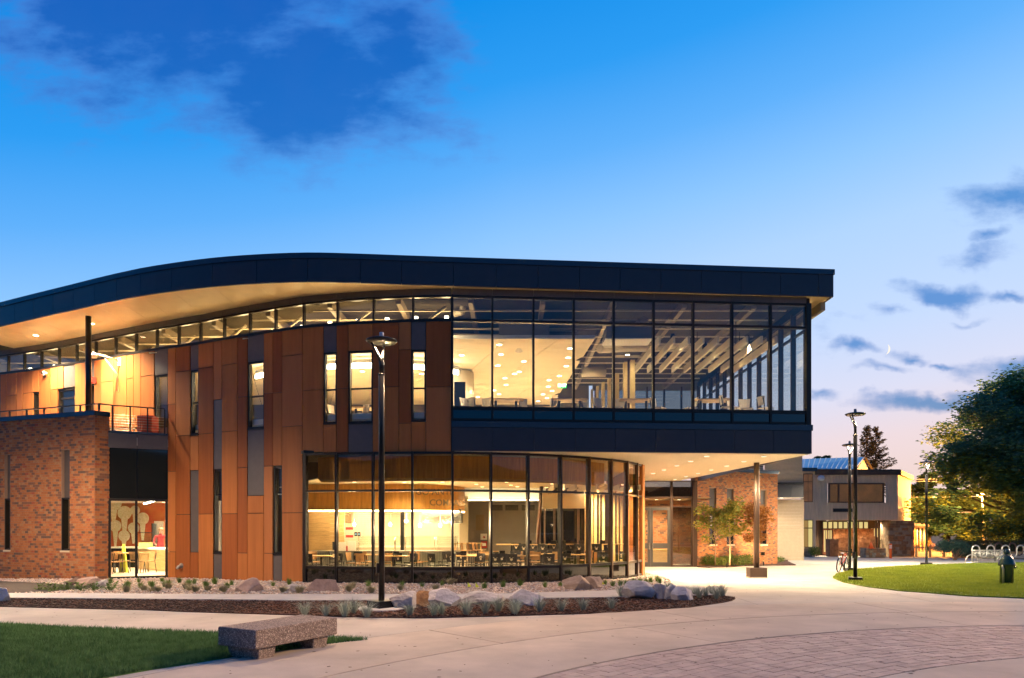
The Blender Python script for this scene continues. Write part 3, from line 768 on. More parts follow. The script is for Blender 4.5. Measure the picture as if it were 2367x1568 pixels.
MB().slab(Cp(1482), Cp(1487), -.3, ZCAN-.002, -.3, .06).build('corner_post', M['clad'], bld)
e0 = Cp(1487)
MB().slab(e0, (e0.x+.15, 39.4), -.5, ZCAN-.01, -.3, 0).build('return_wall', M['clad2'], bld)
# soffit over the curved glass (left of the straight front) and canopy
MB().slab(Wp(700), Cp(705), ZCAN, ZCAN+.1, -.3, .05).build('soffit_edge', M['frame'], bld)
def Fpt(s, d): return F0+ft*s-fn*d          # along the front, back from it
Lf = (F1-F0).length+.05
nrow = 9; dw = 15.3/nrow
for i in range(nrow):
    for j in range(4):
        s0 = .05+(Lf-.05)*j/4; s1 = .05+(Lf-.05)*(j+1)/4; d0 = i*dw+(.0 if i else -.01); d1 = (i+1)*dw; g = .005
        q = [Fpt(s0+g, d0+g), Fpt(s1-(g if j < 3 else 0), d0+g), Fpt(s1-(g if j < 3 else 0), d1-g), Fpt(s0+g, d1-g)]
        mb = MB(); mb.prism([tuple(v) for v in q], ZCAN, ZCAN+.02); mb.build('soffit_panel', M['soffw'], bld)
MB().prism([tuple(Fpt(.1,.1)), tuple(Fpt(Lf-.02,.1)), tuple(Fpt(Lf-.02,15.3)), tuple(Fpt(.1,15.3))], ZCAN+.03, ZCAN+.3).build('floor_slab', M['frame'], bld)
# upper floor slab (visible floor) and ground floor slab
UFZ = 5.72
up = [tuple(Wp(x, -.2)) for x in fine(392, 1040, 60)]+[tuple(F0-fn*.2), tuple(F1-fn*.2-ft*.2), (RX-.2, 39.4), (-24, 42), (-24, 33.5)]
MB().prism(up, UFZ-.2, UFZ).build('upper_floor', M['floor'], bld)
gp = [tuple(Cp(x)+Vector((0,.15))) for x in fine(705, 1480, 60)]+[(5.2, 39.3), (-13.6, 42), (-13.6, 28.2), (-7.4, 25)]
MB().prism(gp, -.15, -.0).build('ground_floor', M['floor'], bld)
# back walls of the building
MB().box((-10.0, 41.0, 5.0), (28.8, .3, 11)).build('back_wall', mat('back_wall', (.16,.125,.085), .8), bld)
MB().box((-24.2, 37.6, 4.7), (.3, 9, 10.2)).build('back_wall', M['greyw'], bld)
# --- brick block at the left, terrace above
def brick_faces(parent, faces, bw, bh, n_obj=300, mort=.011, seed=1, cap=None):
    rr = random.Random(seed); cells = []
    for fi, (p0, p1, z0, z1, holes, u0) in enumerate(faces):
        p0 = Vector(p0); p1 = Vector(p1); Lw = (p1-p0).length; t = (p1-p0)/Lw; n = Vector((t.y, -t.x))
        # mortar backing around the holes
        xs = sorted(set([0, Lw]+[h[0] for h in holes]+[h[1] for h in holes]))
        mb = MB()
        for a, b in zip(xs[:-1], xs[1:]):
            hs = sorted([(h[2], h[3]) for h in holes if h[0] <= a+1e-6 and h[1] >= b-1e-6]); z = z0
            for (ha, hb) in hs+[(z1, z1)]:
                if ha > z+1e-4: mb.slab(p0+t*a, p0+t*b, z, ha, -.3, 0)
                z = max(z, hb)
        mb.build('mortar', M['mortar'], parent)
        rows = int(round((z1-z0)/bh))
        for r in range(rows):
            za = z0+r*bh; zb = za+bh; off = (bw/2 if r % 2 else 0)+u0
            s = -((off) % bw)
            while s < Lw:
                a, b = max(0, s), min(Lw, s+bw); s += bw
                segs = [(a, b)]
                for (h0, h1, hz0, hz1) in holes:
                    if zb > hz0+.01 and za < hz1-.01:
                        ns = []
                        for (c, d) in segs:
                            if d <= h0 or c >= h1: ns.append((c, d))
                            else:
                                if c < h0: ns.append((c, h0))
                                if d > h1: ns.append((h1, d))
                        segs = ns
                for (c, d) in segs:
                    if d-c < .03: continue
                    full = abs((d-c)-bw) < 1e-4; pm_ = p0+t*((c+d)/2)
                    cells.append((math.hypot(pm_.x, pm_.y)-(0 if full else -100), full, p0, t, n, c, d, za, zb, rr.choices(range(6), (34,26,13,16,8,3))[0], rr.uniform(-.002, .004)))
    cells.sort(key=lambda c: c[0])
    protos = {}
    mb = MB(); cnt = 0; m2 = mort/2
    for (dd, full, p0, t, n, c, d, za, zb, tone, pr) in cells:
        if full and cnt < n_obj:
            key = tone
            if key not in protos:
                q = MB(); q.box((0, .0, 0), (bw-mort, .03, bh-mort)); protos[key] = q.mesh('brick', M['bricks'][tone])
            o = link('brick', protos[key], parent); cnt += 1
            pc = p0+t*((c+d)/2)+n*(pr-.004)
            o.location = (pc.x, pc.y, (za+zb)/2); o.rotation_euler = (0, 0, math.atan2(t.y, t.x)); o.matrix_parent_inverse = pmat(parent).inverted()
        else:
            mb.mi = tone; mb.slab(p0+t*c, p0+t*d, za+m2, zb-m2, -.02, .011+pr, m2, m2)
    mb.build('bricks', M['bricks'], parent, kind='stuff')
BA = X2(-70, 28.35); BB = X2(219, 26.1); BC = X2(253, 26.55)
blk = empty('brick_block', tuple(BB)+(0,), cat='building wing', label='low brick block with two narrow tall windows under the terrace railing')
tB = (BB-BA).normalized()
def son(x, A=BA, B=BB):     # distance along a chord seen at picture x
    t = (B-A).normalized(); k = (x-CX)/FL; return (k*A.y-A.x)/(t.x-k*t.y)
zp = 5.93
h1 = (son(15), son(41), Z(1271,27.85), Z(1047,27.85)); h1 = (son(10.5), son(24), Z(1271, 27.75), Z(1052, 27.75))
h2 = (son(142), son(161.5), Z(1272.5, 26.7), Z(1041, 26.7))
brick_faces(blk, [(BA, BB, -.25, zp, [h1, h2], 0), (BB, BC, -.25, zp, [], .085)], .172, .0925)
glowing_blind = mat('glowing_blind', (.7,.6,.35), .8, var2=(.4,.32,.18), scale=2, emit=(1,.75,.35), es=.28)  # added blind whose own glow stands in for the dimly lit room
for (h, ys_, Yq) in ((h1, 1153, 27.75), (h2, 1151, 26.7)):
    a = BA+tB*h[0]; b = BA+tB*h[1]; zm = Z(ys_, Yq)
    window(0, 0, zm, h[2], None, parent=blk, p0=a, p1=b, rec=.2, sill=False)
    MB().slab(a, b, zm+.004, h[3], -.2, -.12).build('infill_panel', M['cladg'], blk)
    MB().slab(a, b, h[2]-.07, h[2]-.004, -.18, .05, -.02, -.02).build('sill', M['cream'], blk)
    MB().slab(a, b, h[2], zm, -.46, -.43, -.2, -.2).build('blind', glowing_blind, blk)
cpm = MB(); cpm.slab(BA, BB, zp, zp+.17, -.35, .06, 0, -.06); cpm.build('coping', M['cop'], blk)
MB().slab(BB, BC, zp+.001, zp+.172, -.35, .06, .0, .0).build('coping', M['cop'], blk)
# --- dark section between block and rust wall, terrace deck
DA = X2(250, 26.5); DB = X2(388.5, 27.42); tD = (DB-DA).normalized()
mid = X2(317, DA.y+(DB.y-DA.y)*.5)
ztop = Z(995.5, 26.5)
dmid = DA+tD*son(317, DA, DB)
for (a, b) in ((DA, dmid), (dmid, DB)):
    MB().slab(a, b, ztop-.62, ztop-.09, -.06, 0, .006, .006).build('wall_panel', M['cladg'], bld)
    MB().slab(a, b, 2.92, ztop-.64, -.06, -.03, .02, .02).build('spandrel', M['spandrel'], bld)
MB().slab(DA, DB, ztop-.085, ztop, -.1, .05).build('deck_edge', M['cop'], bld)
MB().slab(DA, DB, 2.9, ztop-.1, -.3, -.07).build('backing', M['frame'], bld)
sf = MB()
for (za, zb) in ((2.82, 2.915), (-.12, -.02), (-.3, -.13)): sf.slab(DA, DB, za, zb, -.12, -.01 if za > -.2 else .03)
for xx in (253, 315, 385):
    p_ = DA+tD*son(xx, DA, DB); sf.slab(p_-tD*.045, p_+tD*.045, -.02, 2.82, -.14, .0)
shop = sf.build('glazed_bay', M['frame'], bld)
for (x0, x1) in ((253, 315), (315, 385)):
    a = DA+tD*(son(x0, DA, DB)+.05); b = DA+tD*(son(x1, DA, DB)-.05)
    MB().slab(a, b, -.02, 2.82, -.06, -.05).build('pane', M['glass'], shop)
deck = [tuple(BA+Vector((0,.3))), tuple(BB+Vector((-.25,.3))), tuple(BC+Vector((-.1,.2))), tuple(DA-Vector((0,-.1))), tuple(DB+Vector((0,.05)))]+[tuple(Wp(x, -.1)) for x in fine(385, -85, 60)[::1]] 
deck = [tuple(BA+Vector((0,.3))), tuple(BB+Vector((-.25,.3))), tuple(BC+Vector((-.1,.2))), tuple(DA-Vector((0,-.1))), tuple(DB+Vector((0,.05)))]+[tuple(Wp(385-47*i, -.1)) for i in range(11)]
MB().prism(deck, DK-.3, DK).build('terrace_deck', M['white'], bld)
# railing
def railing(pts, parent, h=1.0, zb=DK, posts=None):
    root = MB(); 
    for a, b in zip(pts[:-1], pts[1:]): root.slab(a, b, zb+h-.04, zb+h, -.03, .03)
    ro = root.build('railing', M['frame'], parent)
    for a, b, n in zip(pts[:-1], pts[1:], posts):
        L_ = (b-a).length; t = (b-a)/L_
        for i in range(n+1):
            p_ = a+t*(L_*i/n); MB().box((p_.x, p_.y, zb+h/2-.02), (.05, .05, h-.04), math.atan2(t.y, t.x)).build('post', M['frame'], ro)
        cb = MB()
        for k in range(8):
            z = zb+.12+k*.1; cb.tube([(a.x, a.y, z), (b.x, b.y, z)], .006, 5)
        cb.build('cable', M['galv'], ro)
    return ro
r0 = BA+Vector((.1,.25)); r1 = BB+Vector((.02,.2)); r1 = BB+Vector((.05,.18)); r2 = DA+Vector((.06,.06)); r3 = DB+Vector((-.15,.04))
rl = railing([r0, r1, DA+Vector((.1,.1)), r3], bld, h=1.18, posts=[7, 1, 3])
# soffit column on the terrace
cpos = X2(204.5, 26.9)
MB().tube([(cpos.x, cpos.y, DK), (cpos.x, cpos.y, ZS)], .105, 16).build('column', M['black'], bld)
# canopy column
cc = X2(1749, 28.0)
colm = MB().tube([(cc.x, cc.y, gz(28)+.4), (cc.x, cc.y, ZCAN)], .105, 20).build('canopy_column', M['bronze'], bld)
bb = MB().box((cc.x, cc.y, gz(28)+.215), (.66, .5, .37)).build('column_plinth', M['bronze'], bld)
MB().box((cc.x, cc.y, gz(28)+.015), (.68, .52, .07)).build('plinth_base', M['conc'], bld)
# spout on the rust wall
pw = Wp(421, .03); nW = (Wp(421, 1)-Wp(421)).normalized(); zz = Z(1308, Yw(421))
sp = MB(); sp.tube([(pw.x, pw.y, zz), (pw.x+nW.x*.03, pw.y+nW.y*.03, zz)], .1, 16); sp.tube([(pw.x, pw.y, zz), (pw.x+nW.x*.12, pw.y+nW.y*.12, zz-.02), (pw.x+nW.x*.2, pw.y+nW.y*.2, zz-.1)], .055, 12)
sp.build('downspout_nozzle', M['galv'], bld)
# ================================================================ INTERIOR
WARM = (1, .79, .5)
DLF = 2.5
M['lampc'] = emis('canopy_lens', (1,.84,.6), 4)
# upper ceiling of skewed panels
CZ = 8.6
row = 0; yk = 25.6
while yk < 39.2:
    x = -15.5-(yk-26)*.3
    xr = 2.98-(yk-25.6)*.052
    while x < xr:
        xe = min(x+1.9, xr); g = .012; k = .33
        if xr-x < .15: break
        if Yw(CX+FL*(x+1.5)/yk) + .5 < yk or x > -2:
            q = [(x+g, yk+g), (xe-g, yk+g), ((xe-g)-(0.7*k if xe < xr else .036), yk+.7-g), (x+g-.7*k, yk+.7-g)]
            MB().prism(q, CZ, CZ+.03).build('ceiling_panel', M['ceil'], bld)
        x = xe
    yk += .7
MB().prism([(-14, 30.5), (-6, 26.6), (-1.8, 25.8), (2.9, 25.7), (2.2, 39.5), (-14, 39.5)], CZ+.05, CZ+.08).build('ceiling_backing', mat('ceiling_back', (.07,.055,.04), .9), bld)
MB().slab((-6.5, 25.58), (2.98, 25.58), CZ-.01, CZ+.12, -.02, 0).build('ceiling_edge', M['white'], bld)
def downlight(p, r=.09, e=60, label='', group='', size=150, ls='lampw', nolight=False, aim=None):
    o = empty('downlight', tuple(p), label=label, cat='light', group=group)
    q = MB(); q.lathe([(r*1.25, 0), (r*1.25, -.012), (r, -.014), (r, -.002)], n=14); q.build('trim', M['white'], o, world=False)
    q = MB(); q.lathe([(.0001, -.016), (r*.96, -.016), (r*.96, -.004)], n=14); q.build('lens', M[ls], o, world=False)
    if not nolight:
        l = spot('downlight_beam', (0,0,-.05), e*DLF, WARM, size, .9, .09); l.parent = o
    return o
pts5 = [(657,710),(316,805),(672,798),(879,861),(643,898),(1297,744),(1280,827),(1263,903),(837,954),(708,1012),(1107,1030),(1200,992),(718,1073),(1100,1088),(1135,1127),(655,1157),(463,1183),(1052,1158),(1088,1192),(1008,1220),(610,1122),(795,973)]
for i, (zx, zy) in enumerate(pts5):
    x = 986.3+zx*.2555; y = 616.4+zy*.2555; Yq = min((CZ-.02-CH)*FL/(HY-y), 39)
    downlight((*X2(x, Yq), CZ-.002), .10, 60, 'round recessed downlight in the pale upstairs ceiling', 'downlights in the upstairs ceiling', nolight=(i % 2 == 1))
for (x, Yq) in ((840, 29.3), (838, 31.0), (608, 31), (975, 31.5), (700, 31)):
    downlight((*X2(x, Yq), CZ-.002), .10, 90, 'round recessed downlight in the pale upstairs ceiling', 'downlights in the upstairs ceiling')
# curved strip light
sl = [X2(x, y) for x, y in ((590,30.4),(640,29.4),(720,28.7),(800,28.35),(870,28.25),(960,28.5),(1010,28.9),(1060,29.6))]
o = empty('strip_light', (*sl[3], 8.3), cat='light', label='long curved bright strip light upstairs behind the narrow windows')
for a, b in zip(sl[:-1], sl[1:]): MB().slab(a, b, 8.16, 8.32, -.05, .0).build('lens', M['lamps'], o)
for a, b in zip(sl[:-1], sl[1:]): MB().slab(a, b, 8.34, 8.50, -.09, .02).build('housing', M['white'], o)
# white drum wall and flare
mb = MB(); mb.lathe([(1.05, UFZ), (1.05, CZ-.05)], (*X2(1040, 31.2), 0), 32); mb.build('round_wall', M['cream'], bld)
q = X2(1063, 28.6); MB().box((q.x, q.y, 7.1), (.45, .06, 1.1)).build('wall_screen', M['black'], bld)
# exposed roof steel
def wall_y(x):
    ps = [Wp(q) for q in fine(-90, 1047, 12)]+[F1+Vector((2,0))]
    for p_, q_ in zip(ps[:-1], ps[1:]):
        if p_.x <= x <= q_.x: return p_.y+(q_.y-p_.y)*(x-p_.x)/(q_.x-p_.x)
    return 34
for i in range(14):
    x = -21+i*2.45
    y0 = wall_y(x)+.3
    MB().box((x, (y0+39.4)/2, 9.55), (.16, 39.4-y0, .28)).build('roof_beam', M['soffit_steel'], bld)
def wall_x(y):      # where the curved wall is at depth y
    xs = [Wp(x) for x in fine(-90, 1040, 20)]
    for p_ in xs:
        if p_.y < y-.35: return p_.x+.3
    return F0.x+.2
for i in range(12):
    y = 25+i*1.15; xl = wall_x(y); MB().box(((xl+9.6)/2, y, 9.42), (9.6-xl, .05, .05)).build('purlin', M['cream'], bld)
mb = MB()
for i in range(110):
    y = 24.9+i*.13; xl = wall_x(y); mb.box(((xl+9.6)/2, y, 9.76), (9.6-xl, .05, .05))
mb.build('deck_corrugations', mat('dark_deck', (.12,.1,.075), .5), bld, kind='stuff')
for i in range(7):
    x = -19+i*2.6; y = Yw(CX+FL*x/28)+.9
    MB().tube([(x, y+.3, 8.75), (x+1.1, y+.1, 9.5)], .05, 6).build('brace', M['cream'], bld)
for (x, y) in ((1148, 26.4), (1010, 27), (740, 28), (560,29.5)):
    p = X2(x, y)
    MB().tube([(p.x-3, p.y, 9.2), (p.x+3, p.y+.4, 9.2)], .03, 6).build('sprinkler_pipe', M['cream'], bld)
# suspended boxes and ducts
for (x0, x1, y0, y1, Yq) in ((1153.7,1270,746.7,778.6,25.6),(1401.5,1506,754,782,25.6)):
    a, b = X2(x0, Yq), X2(x1, Yq)
    hb = MB().box(((a.x+b.x)/2, Yq+.45, (Z(y0, Yq)+Z(y1, Yq))/2), (b.x-a.x, .9, Z(y0, Yq)-Z(y1, Yq))).build('heater_box', M['greyw'], bld)
    MB().box(((a.x+b.x)/2, Yq+.45, Z(y1, Yq)-.02), (b.x-a.x+.06, .96, .03)).build('rim', M['white'], hb)
def duct(pts, r): MB().tube(pts, r, 14).build('duct', M['steelp'], bld)
M['steelp'] = mat('painted_duct', (.5,.44,.34), .5, metal=.2)
p = X2(1200, 26.6); duct([(p.x, 26.3, 8.9), (p.x, 27.5, 8.75)], .22)
duct([P(1400,792,28.5), P(1430,790,28), P(1460,770,26.6), P(1490,745,26)], .22)
duct([P(1385,803,30), P(1440,800,30.5), P(1500,800,30.8), P(1660,797,31), P(1760,797,31)], .25)
duct([P(1418,815,33), P(1470,815,33), P(1510,815,33)], .2)
duct([P(1345,858,34), P(1400,858,34)], .28)
duct([P(1055,700,25.6), P(1068,700,25.6), P(1070,712,25.6), P(1068,722,25.6), P(1050,726,25.7)], .12)
# timber baffles
for i in range(9):
    x = 5.2+i*.515
    o = MB().box((x, 27.6, 8.45), (.075, 4.9, .26)).build('ceiling_baffle', M['cream'], bld)
for i in range(5):
    MB().box((6.4+i*.55+.26, 26.5+(i % 3)*1.3, 9.0), (.02, .02, .9)).build('hanger', M['black'], bld)
for (x, y, e) in ((5.9, 26.2, 35), (7.4, 27.4, 45), (8.7, 26.4, 45), (8.9, 28.8, 35), (6.4, 29.2, 30)):
    o = empty('spotlight', (x, y, 8.62), cat='light', label='can spotlight hanging among the slanting ceiling baffles', group='can lights among the baffles')
    MB().lathe([(.09, .3), (.1, 0), (.085, 0)], n=12).build('can', M['black'], o, world=False)
    MB().lathe([(.0001, .02), (.08, .02)], n=12).build('lens', M['lampw'], o, world=False)
    l = spot('spot_beam', (0,0,-.02), e*DLF, WARM, 120, .8, .08); l.parent = o
# lit fins
finm = mat('lit_fin', (.75,.58,.26), .6, var=.05)
for (x0, x1, Yq) in ((1441,1449,32),(1457,1466.5,31.6),(1420,1430,34.5),(1405,1412,35.5),(1391,1397,36.5),(1378,1383,37.5),(1366,1370.5,38.4)):
    a, b = X2(x0, Yq), X2(x1, Yq); MB().box(((a.x+b.x)/2, Yq, (UFZ+9.2)/2), (b.x-a.x, .35, 9.2-UFZ)).build('fin', finm, bld)
a = X2(1453, 31.9); MB().box((a.x, 31.9, 7.5), (.1, .12, 3.6)).build('post', M['brownt'], bld)
for (x, y, e) in ((5.0, 30.9, 8), (4.3, 34, 8)):
    o = downlight((x, y, 9.3), .09, e, 'small round downlight above the yellow wooden fins upstairs', 'downlights above the fins')
# rear glazing upstairs on the right
bg_ = MB().box((7.4, 39.45, UFZ+.1), (5.9, .12, .2)).build('rear_glazing', M['bronze'], bld)
for i in range(7): MB().box((4.6+i*.95, 39.42, 7.7), (.09, .16, 3.7)).build('mullion', M['bronze'], bg_)
for i in range(6): MB().box((5.08+i*.95, 39.45, 7.7), (.85, .012, 3.6)).build('pane', M['glassd'], bg_)
MB().box((7.4, 39.45, 9.6), (5.9, .1, .5)).build('rear_beam', M['greyw'], bld)
# ---------------- furniture prototypes
def leg4(mb_parent, w, d, h, r, m, splay=.03):
    for sx in (-1, 1):
        for sy in (-1, 1):
            MB().tube([(sx*(w/2+splay), sy*(d/2+splay), 0), (sx*w/2, sy*d/2, h)], r, 5, smooth=False).build('leg', m, mb_parent, world=False)
def make_chair(ms, mb_, seat=.45, top=.86, paw=False, **k):
    o = empty('chair', (0,0,-50), cat='chair', **k)
    s = MB().box((0, 0, seat), (.42, .42, .03)); me = s.mesh('seat', ms); so_ = link('seat', me, o)
    b = MB()
    w0, w1 = .36, .44; z0, z1 = top-.32, top
    vs = []
    for (z, w, y) in ((z0, w0, .2), (z1, w1, .25)):
        for i in range(5):
            u_ = i/4-.5; vs.append((u_*w, y+.03-.12*u_*u_*2, z))
    n = len(vs); vs += [(v[0], v[1]+.02, v[2]) for v in vs]; fs = []
    for i in range(4):
        fs += [(i, i+1, 5+i+1, 5+i), (n+i+1, n+i, n+5+i, n+5+i+1), (5+i, 5+i+1, n+5+i+1, n+5+i), (i+1, i, n+i, n+i+1)]
    fs += [(0, 5, n+5, n), (4, n+4, n+9, 9)]
    b.add(vs, fs); bo = b.build('backrest', ms, o, world=False)
    if paw:
        c = (top*2-.32)/2; pm_ = MB()
        for (dx, dz, r) in ((0, -.045, .05), (-.055, .02, .02), (-.02, .045, .022), (.02, .045, .022), (.055, .02, .02)):
            pm_.tube([(dx, .262, c+dz), (dx, .272, c+dz)], r, 8, smooth=False)
            pm_.tube([(dx, .205, c+dz), (dx, .2, c+dz)], r, 8, smooth=False)
        pm_.build('paw_cutout', M['chairl'], bo, world=False)
    for sx in (-1, 1):
        MB().tube([(sx*.2, .26, 0), (sx*.19, .2, seat), (sx*.18, .25, top-.06)], .016, 5, smooth=False).build('leg', mb_, o, world=False)
        MB().tube([(sx*.2, -.22, 0), (sx*.18, -.17, seat)], .016, 5, smooth=False).build('leg', mb_, o, world=False)
    return o
def make_table(w, d, h, mt, ml, ped=True, **k):
    o = empty('table', (0,0,-50), cat='table', **k)
    MB().box((0, 0, h), (w, d, .035)).build('tabletop', mt, o, world=False)
    if ped:
        for sx in ((-1, 1) if w > 1.1 else (0,)):
            MB().tube([(sx*w*.3, 0, 0), (sx*w*.3, 0, h-.02)], .05, 8).build('leg', ml, o, world=False)
            MB().box((sx*w*.3, 0, .015), (.4, .4, .03)).build('foot', ml, o, world=False)
    else: leg4(o, w-.12, d-.12, h-.02, .022, ml, 0)
    return o
used = set()
def put(proto, x, y, z, rz, label=None, group=None):
    if proto.name in used: o = copy_tree(proto)
    else: o = proto; used.add(proto.name)
    o.location = (x, y, z); o.rotation_euler = (0, 0, rz)
    if label: o['label'] = label
    if group: o['group'] = group
    return o
ch_b = make_chair(M['chairb'], M['chairb'], paw=True); ch_w = make_chair(M['chairw'], M['chairb']); ch_c = make_chair(M['chairl'], M['chairb'])
ch_h = make_chair(M['chairb'], M['chairb'], seat=.78, top=1.12, paw=True)
ch_wh = make_chair(M['chairw'], M['chairb'], seat=.78, top=1.12)
tb = make_table(1.0, .75, .75, M['woodl'], M['chairb']); 
tbh = make_table(3.3, .7, 1.07, M['woodl'], M['chairb']); tw = make_table(1.5, .8, .76, M['woodl'], M['woodl'], ped=False)
tu = make_table(1.25, .8, .76, M['woodl'], M['chairb'])
RR = random.Random(21)
# ground floor near row
Lb = 'black chair with paw cut-out in the ground floor row nearest the glass'
for (x, Yq, rz) in ((724,26.4,2.6),(772,26.4,-.9),(929,26.6,.9),(946,26.3,-.7),(1008,26.5,2.4),(1034,26.4,-.7),(1102,26.4,-.8),(1146,26.4,3.1),(1170,26.8,2.5),(1187,26.4,2.9),(1247,26.7,-1.3),(1268,26.4,3.2),(1310,27.0,2.8),(1392,28.0,3.3),(1425,28.6,-1.4)):
    put(ch_b, *X2(x, Yq), 0, rz+RR.uniform(-.1, .1), Lb, 'black chairs by the curved glass')
for (x, Yq, rz) in ((817,27.6,1.3),(836,26.9,3.1),(897,27.3,3.2),(962,28,.4),(1290,28.6,3.0),(1238,28.3,3.1),(1155,29,.2),(1205,29.2,3.0)):
    put(ch_w, *X2(x, Yq), 0, rz, 'tan wooden chair with black legs at a ground floor dining table', 'wooden chairs on the ground floor')
for (x, Yq) in ((743,26.9),(912,26.9),(1070,27.0),(1100,28.2),(1215,27.3),(1160,27.6),(1330,28.3),(1265,28.8)):
    put(tb, *X2(x, Yq), 0, RR.uniform(-.1, .1), 'small pale wood dining table on a black pedestal, ground floor', 'small tables on the ground floor')
for i in range(16):
    x = 730+i*42+RR.uniform(-8,8); put(ch_b if i % 3 else ch_w, *X2(x, 28.4+max(0, x-1150)/160+RR.uniform(-.3,.5)), 0, RR.uniform(0,6.28), 'dark chair in the second row of ground floor tables', 'chairs in the second row')
put(tw, *X2(868, 27.9), 0, 0, 'long pale wood table with solid wooden legs behind the tall lamp post')
for (x, Yq) in ((1235,31.2),(1308,31.4),(1375,31.6)): put(tbh, *X2(x, Yq), 0, 0.03, 'high pale wood counter table further back on the ground floor', 'high tables')
for i in range(11):
    x = 1192+i*21; put(ch_h, *X2(x, 30.6 if i % 2 else 32.1), 0, 3.14+RR.uniform(-.3, .3), 'high black bar chair with paw cut-out at a high table', 'high chairs at the high tables')
for (x, Yq) in ((1078,32),(1092,32.2),(1104,32.4),(1112,32.8)): put(ch_wh, *X2(x, Yq), 0, 1.4, 'high wooden chair in the short row beside the grey wall', 'high wooden chairs by the grey wall')
put(make_table(1.3,.7,1.07,M['woodl'],M['woodl'],ped=False), *X2(1082, 33.2), 0, 0, 'high wooden counter table in front of the grey wall')
# napkin boxes
nb = MB().box((0,0,.08), (.22,.14,.16)).build('napkin_box', M['black'], None); tag(nb, 'black napkin dispenser on a dining table', 'napkin box', 'napkin dispensers')
first = True
for (x, Yq, z) in ((915,26.9,.77),(1072,27.0,.77),(1160,27.6,.77),(1215,27.3,.77),(1335,28.3,.77),(1222,31.2,1.09),(1280,31.2,1.09),(1300,31.4,1.09),(1345,31.5,1.09),(1392,31.5,1.09)):
    o = nb if first else nb.copy()
    if not first: col.objects.link(o)
    first = False; o.location = (*X2(x, Yq), z); o.rotation_euler = (0, 0, RR.uniform(-.6, .6))
# upstairs
for (x0, x1, Yq) in ((1140.9,1198,26.2),(1284,1349,26.2),(1437,1503,26.2),(1606,1681.5,26.2),(830,860,28)):
    put(tu, *X2((x0+x1)/2, Yq), UFZ, RR.uniform(-.2, .2), 'small pale table on a black pedestal behind the upstairs glass', 'upstairs tables')
for (x, Yq, rz) in ((1081,26,.6),(1101,26.3,2.3),(1115,26,-.7),(1219,26.1,.8),(1262,26.3,-1.6),(1270,26,-.9),(1364,26.2,.9),(1391,26,.7),(1427,26.1,-.7),(1522,26,.9),(1594.6,26.1,-1.3),(1681.5,25.8,1.5),(1698,26,.8),(775,27.6,1.2),(835,27.4,-.8),(1725,26.2,0),(1770,26,1.9)):
    put(ch_c, *X2(x, Yq), UFZ, rz, 'cream shell chair just inside the upstairs glass', 'cream chairs upstairs')
# EXIT sign
ex = empty('exit_sign', tuple(P(1299.5, 892, 31)), cat='exit sign', label='small glowing green exit sign hanging upstairs')
MB().box((0,0,0), (.36,.03,.2)).build('housing', M['exit'], ex, world=False)
def text(name, body, size, m, parent=None, loc=(0,0,0), rot=(math.pi/2,0,0), ext=.01, sx=1):
    c = bpy.data.curves.new(name, 'FONT'); c.body = body; c.size = size; c.extrude = ext; c.align_x = 'CENTER'; c.align_y = 'CENTER'; c.offset = size*.012
    c.materials.append(m); tmp = bpy.data.objects.new(name+'_t', c); col.objects.link(tmp); bpy.context.view_layer.update(); me = bpy.data.meshes.new_from_object(tmp); bpy.data.objects.remove(tmp); o = bpy.data.objects.new(name, me); col.objects.link(o); o.location = loc; o.rotation_euler = rot; o.scale = (sx, 1, 1)
    if parent is not None: o.parent = parent
    return o
text('lettering', 'EXIT', .17, M['lampw'], ex, (0,-.022,0), ext=.004)
DLF = 6.0
WARM_UP = WARM; WARM = (1, .86, .64)
# ---------------- ground floor fixed parts
CL = 3.6
def Ip(x, off):
    q = Cp(x); r_ = Cp(x+4); t = (r_-q).normalized(); return q+Vector((-t.y, t.x))*off
bx = fine(700, 1452, 25)
for a, b in zip(bx[:-1], bx[1:]): MB().slab(Ip(a,1.0), Ip(b,1.0), 3.53, ZCAN-.05, -.06, 0, .002, .002).build('wood_bulkhead', M['wood'], bld)
for k in (1.06, 1.14, 1.22):
    rib = MB()
    for a, b in zip(bx[:-1], bx[1:]): rib.slab(Ip(a,k), Ip(b,k), 3.50-.03*(k-1.06)/.08, 3.56, -.035, 0, -.002, -.002)
    rib.build('ceiling_rib', M['woodl'], bld)
cpoly = [tuple(Ip(x,1.05)) for x in fine(712, 1440, 45)]+[(4.6, 32.2), (-10.5, 32.2)]
MB().prism(cpoly, CL, CL+.04).build('lower_ceiling', M['ceil'], bld)
MB().box((-7.2, 36, 3.32), (6.8, 7.4, .04)).build('kitchen_ceiling', M['white'], bld)
b2 = [(712,29.3),(800,29.2),(900,29.2),(980,29.3),(1030,29.9),(1060,30.9),(1074,32)]
bh = [X2(*p) for p in b2]
for a, b in zip(bh[:-1], bh[1:]):
    MB().slab(a, b, 2.53, CL-.005, -.08, 0, .002, .002).build('wood_bulkhead', M['wood'], bld)
o = empty('strip_light', (*bh[2], 2.5), cat='light', label='bright strip light along the lower edge of the wooden canteen bulkhead')
for a, b in zip(bh[:-1], bh[1:]): MB().slab(a, b, 2.475, 2.525, -.07, -.01, .0, .0).build('lens', M['lamps'], o)
tt = empty('canteen_lettering', tuple(P(1040, 1152, 29.6)), cat='sign', label='dark raised letters on the wooden bulkhead over the serving counter')
a, b = X2(985, 29.15), X2(1073, 31.2); ang = math.atan2(.6, 1.6)
l1 = text('letters', 'GO ANTE', .36, M['letter'], None, tuple(P(1005, 1138, 29.25)), (math.pi/2, 0, .12)); l2 = text('letters', 'COMPASS', .36, M['letter'], None, tuple(P(1036, 1163, 29.6)), (math.pi/2, 0, .38))
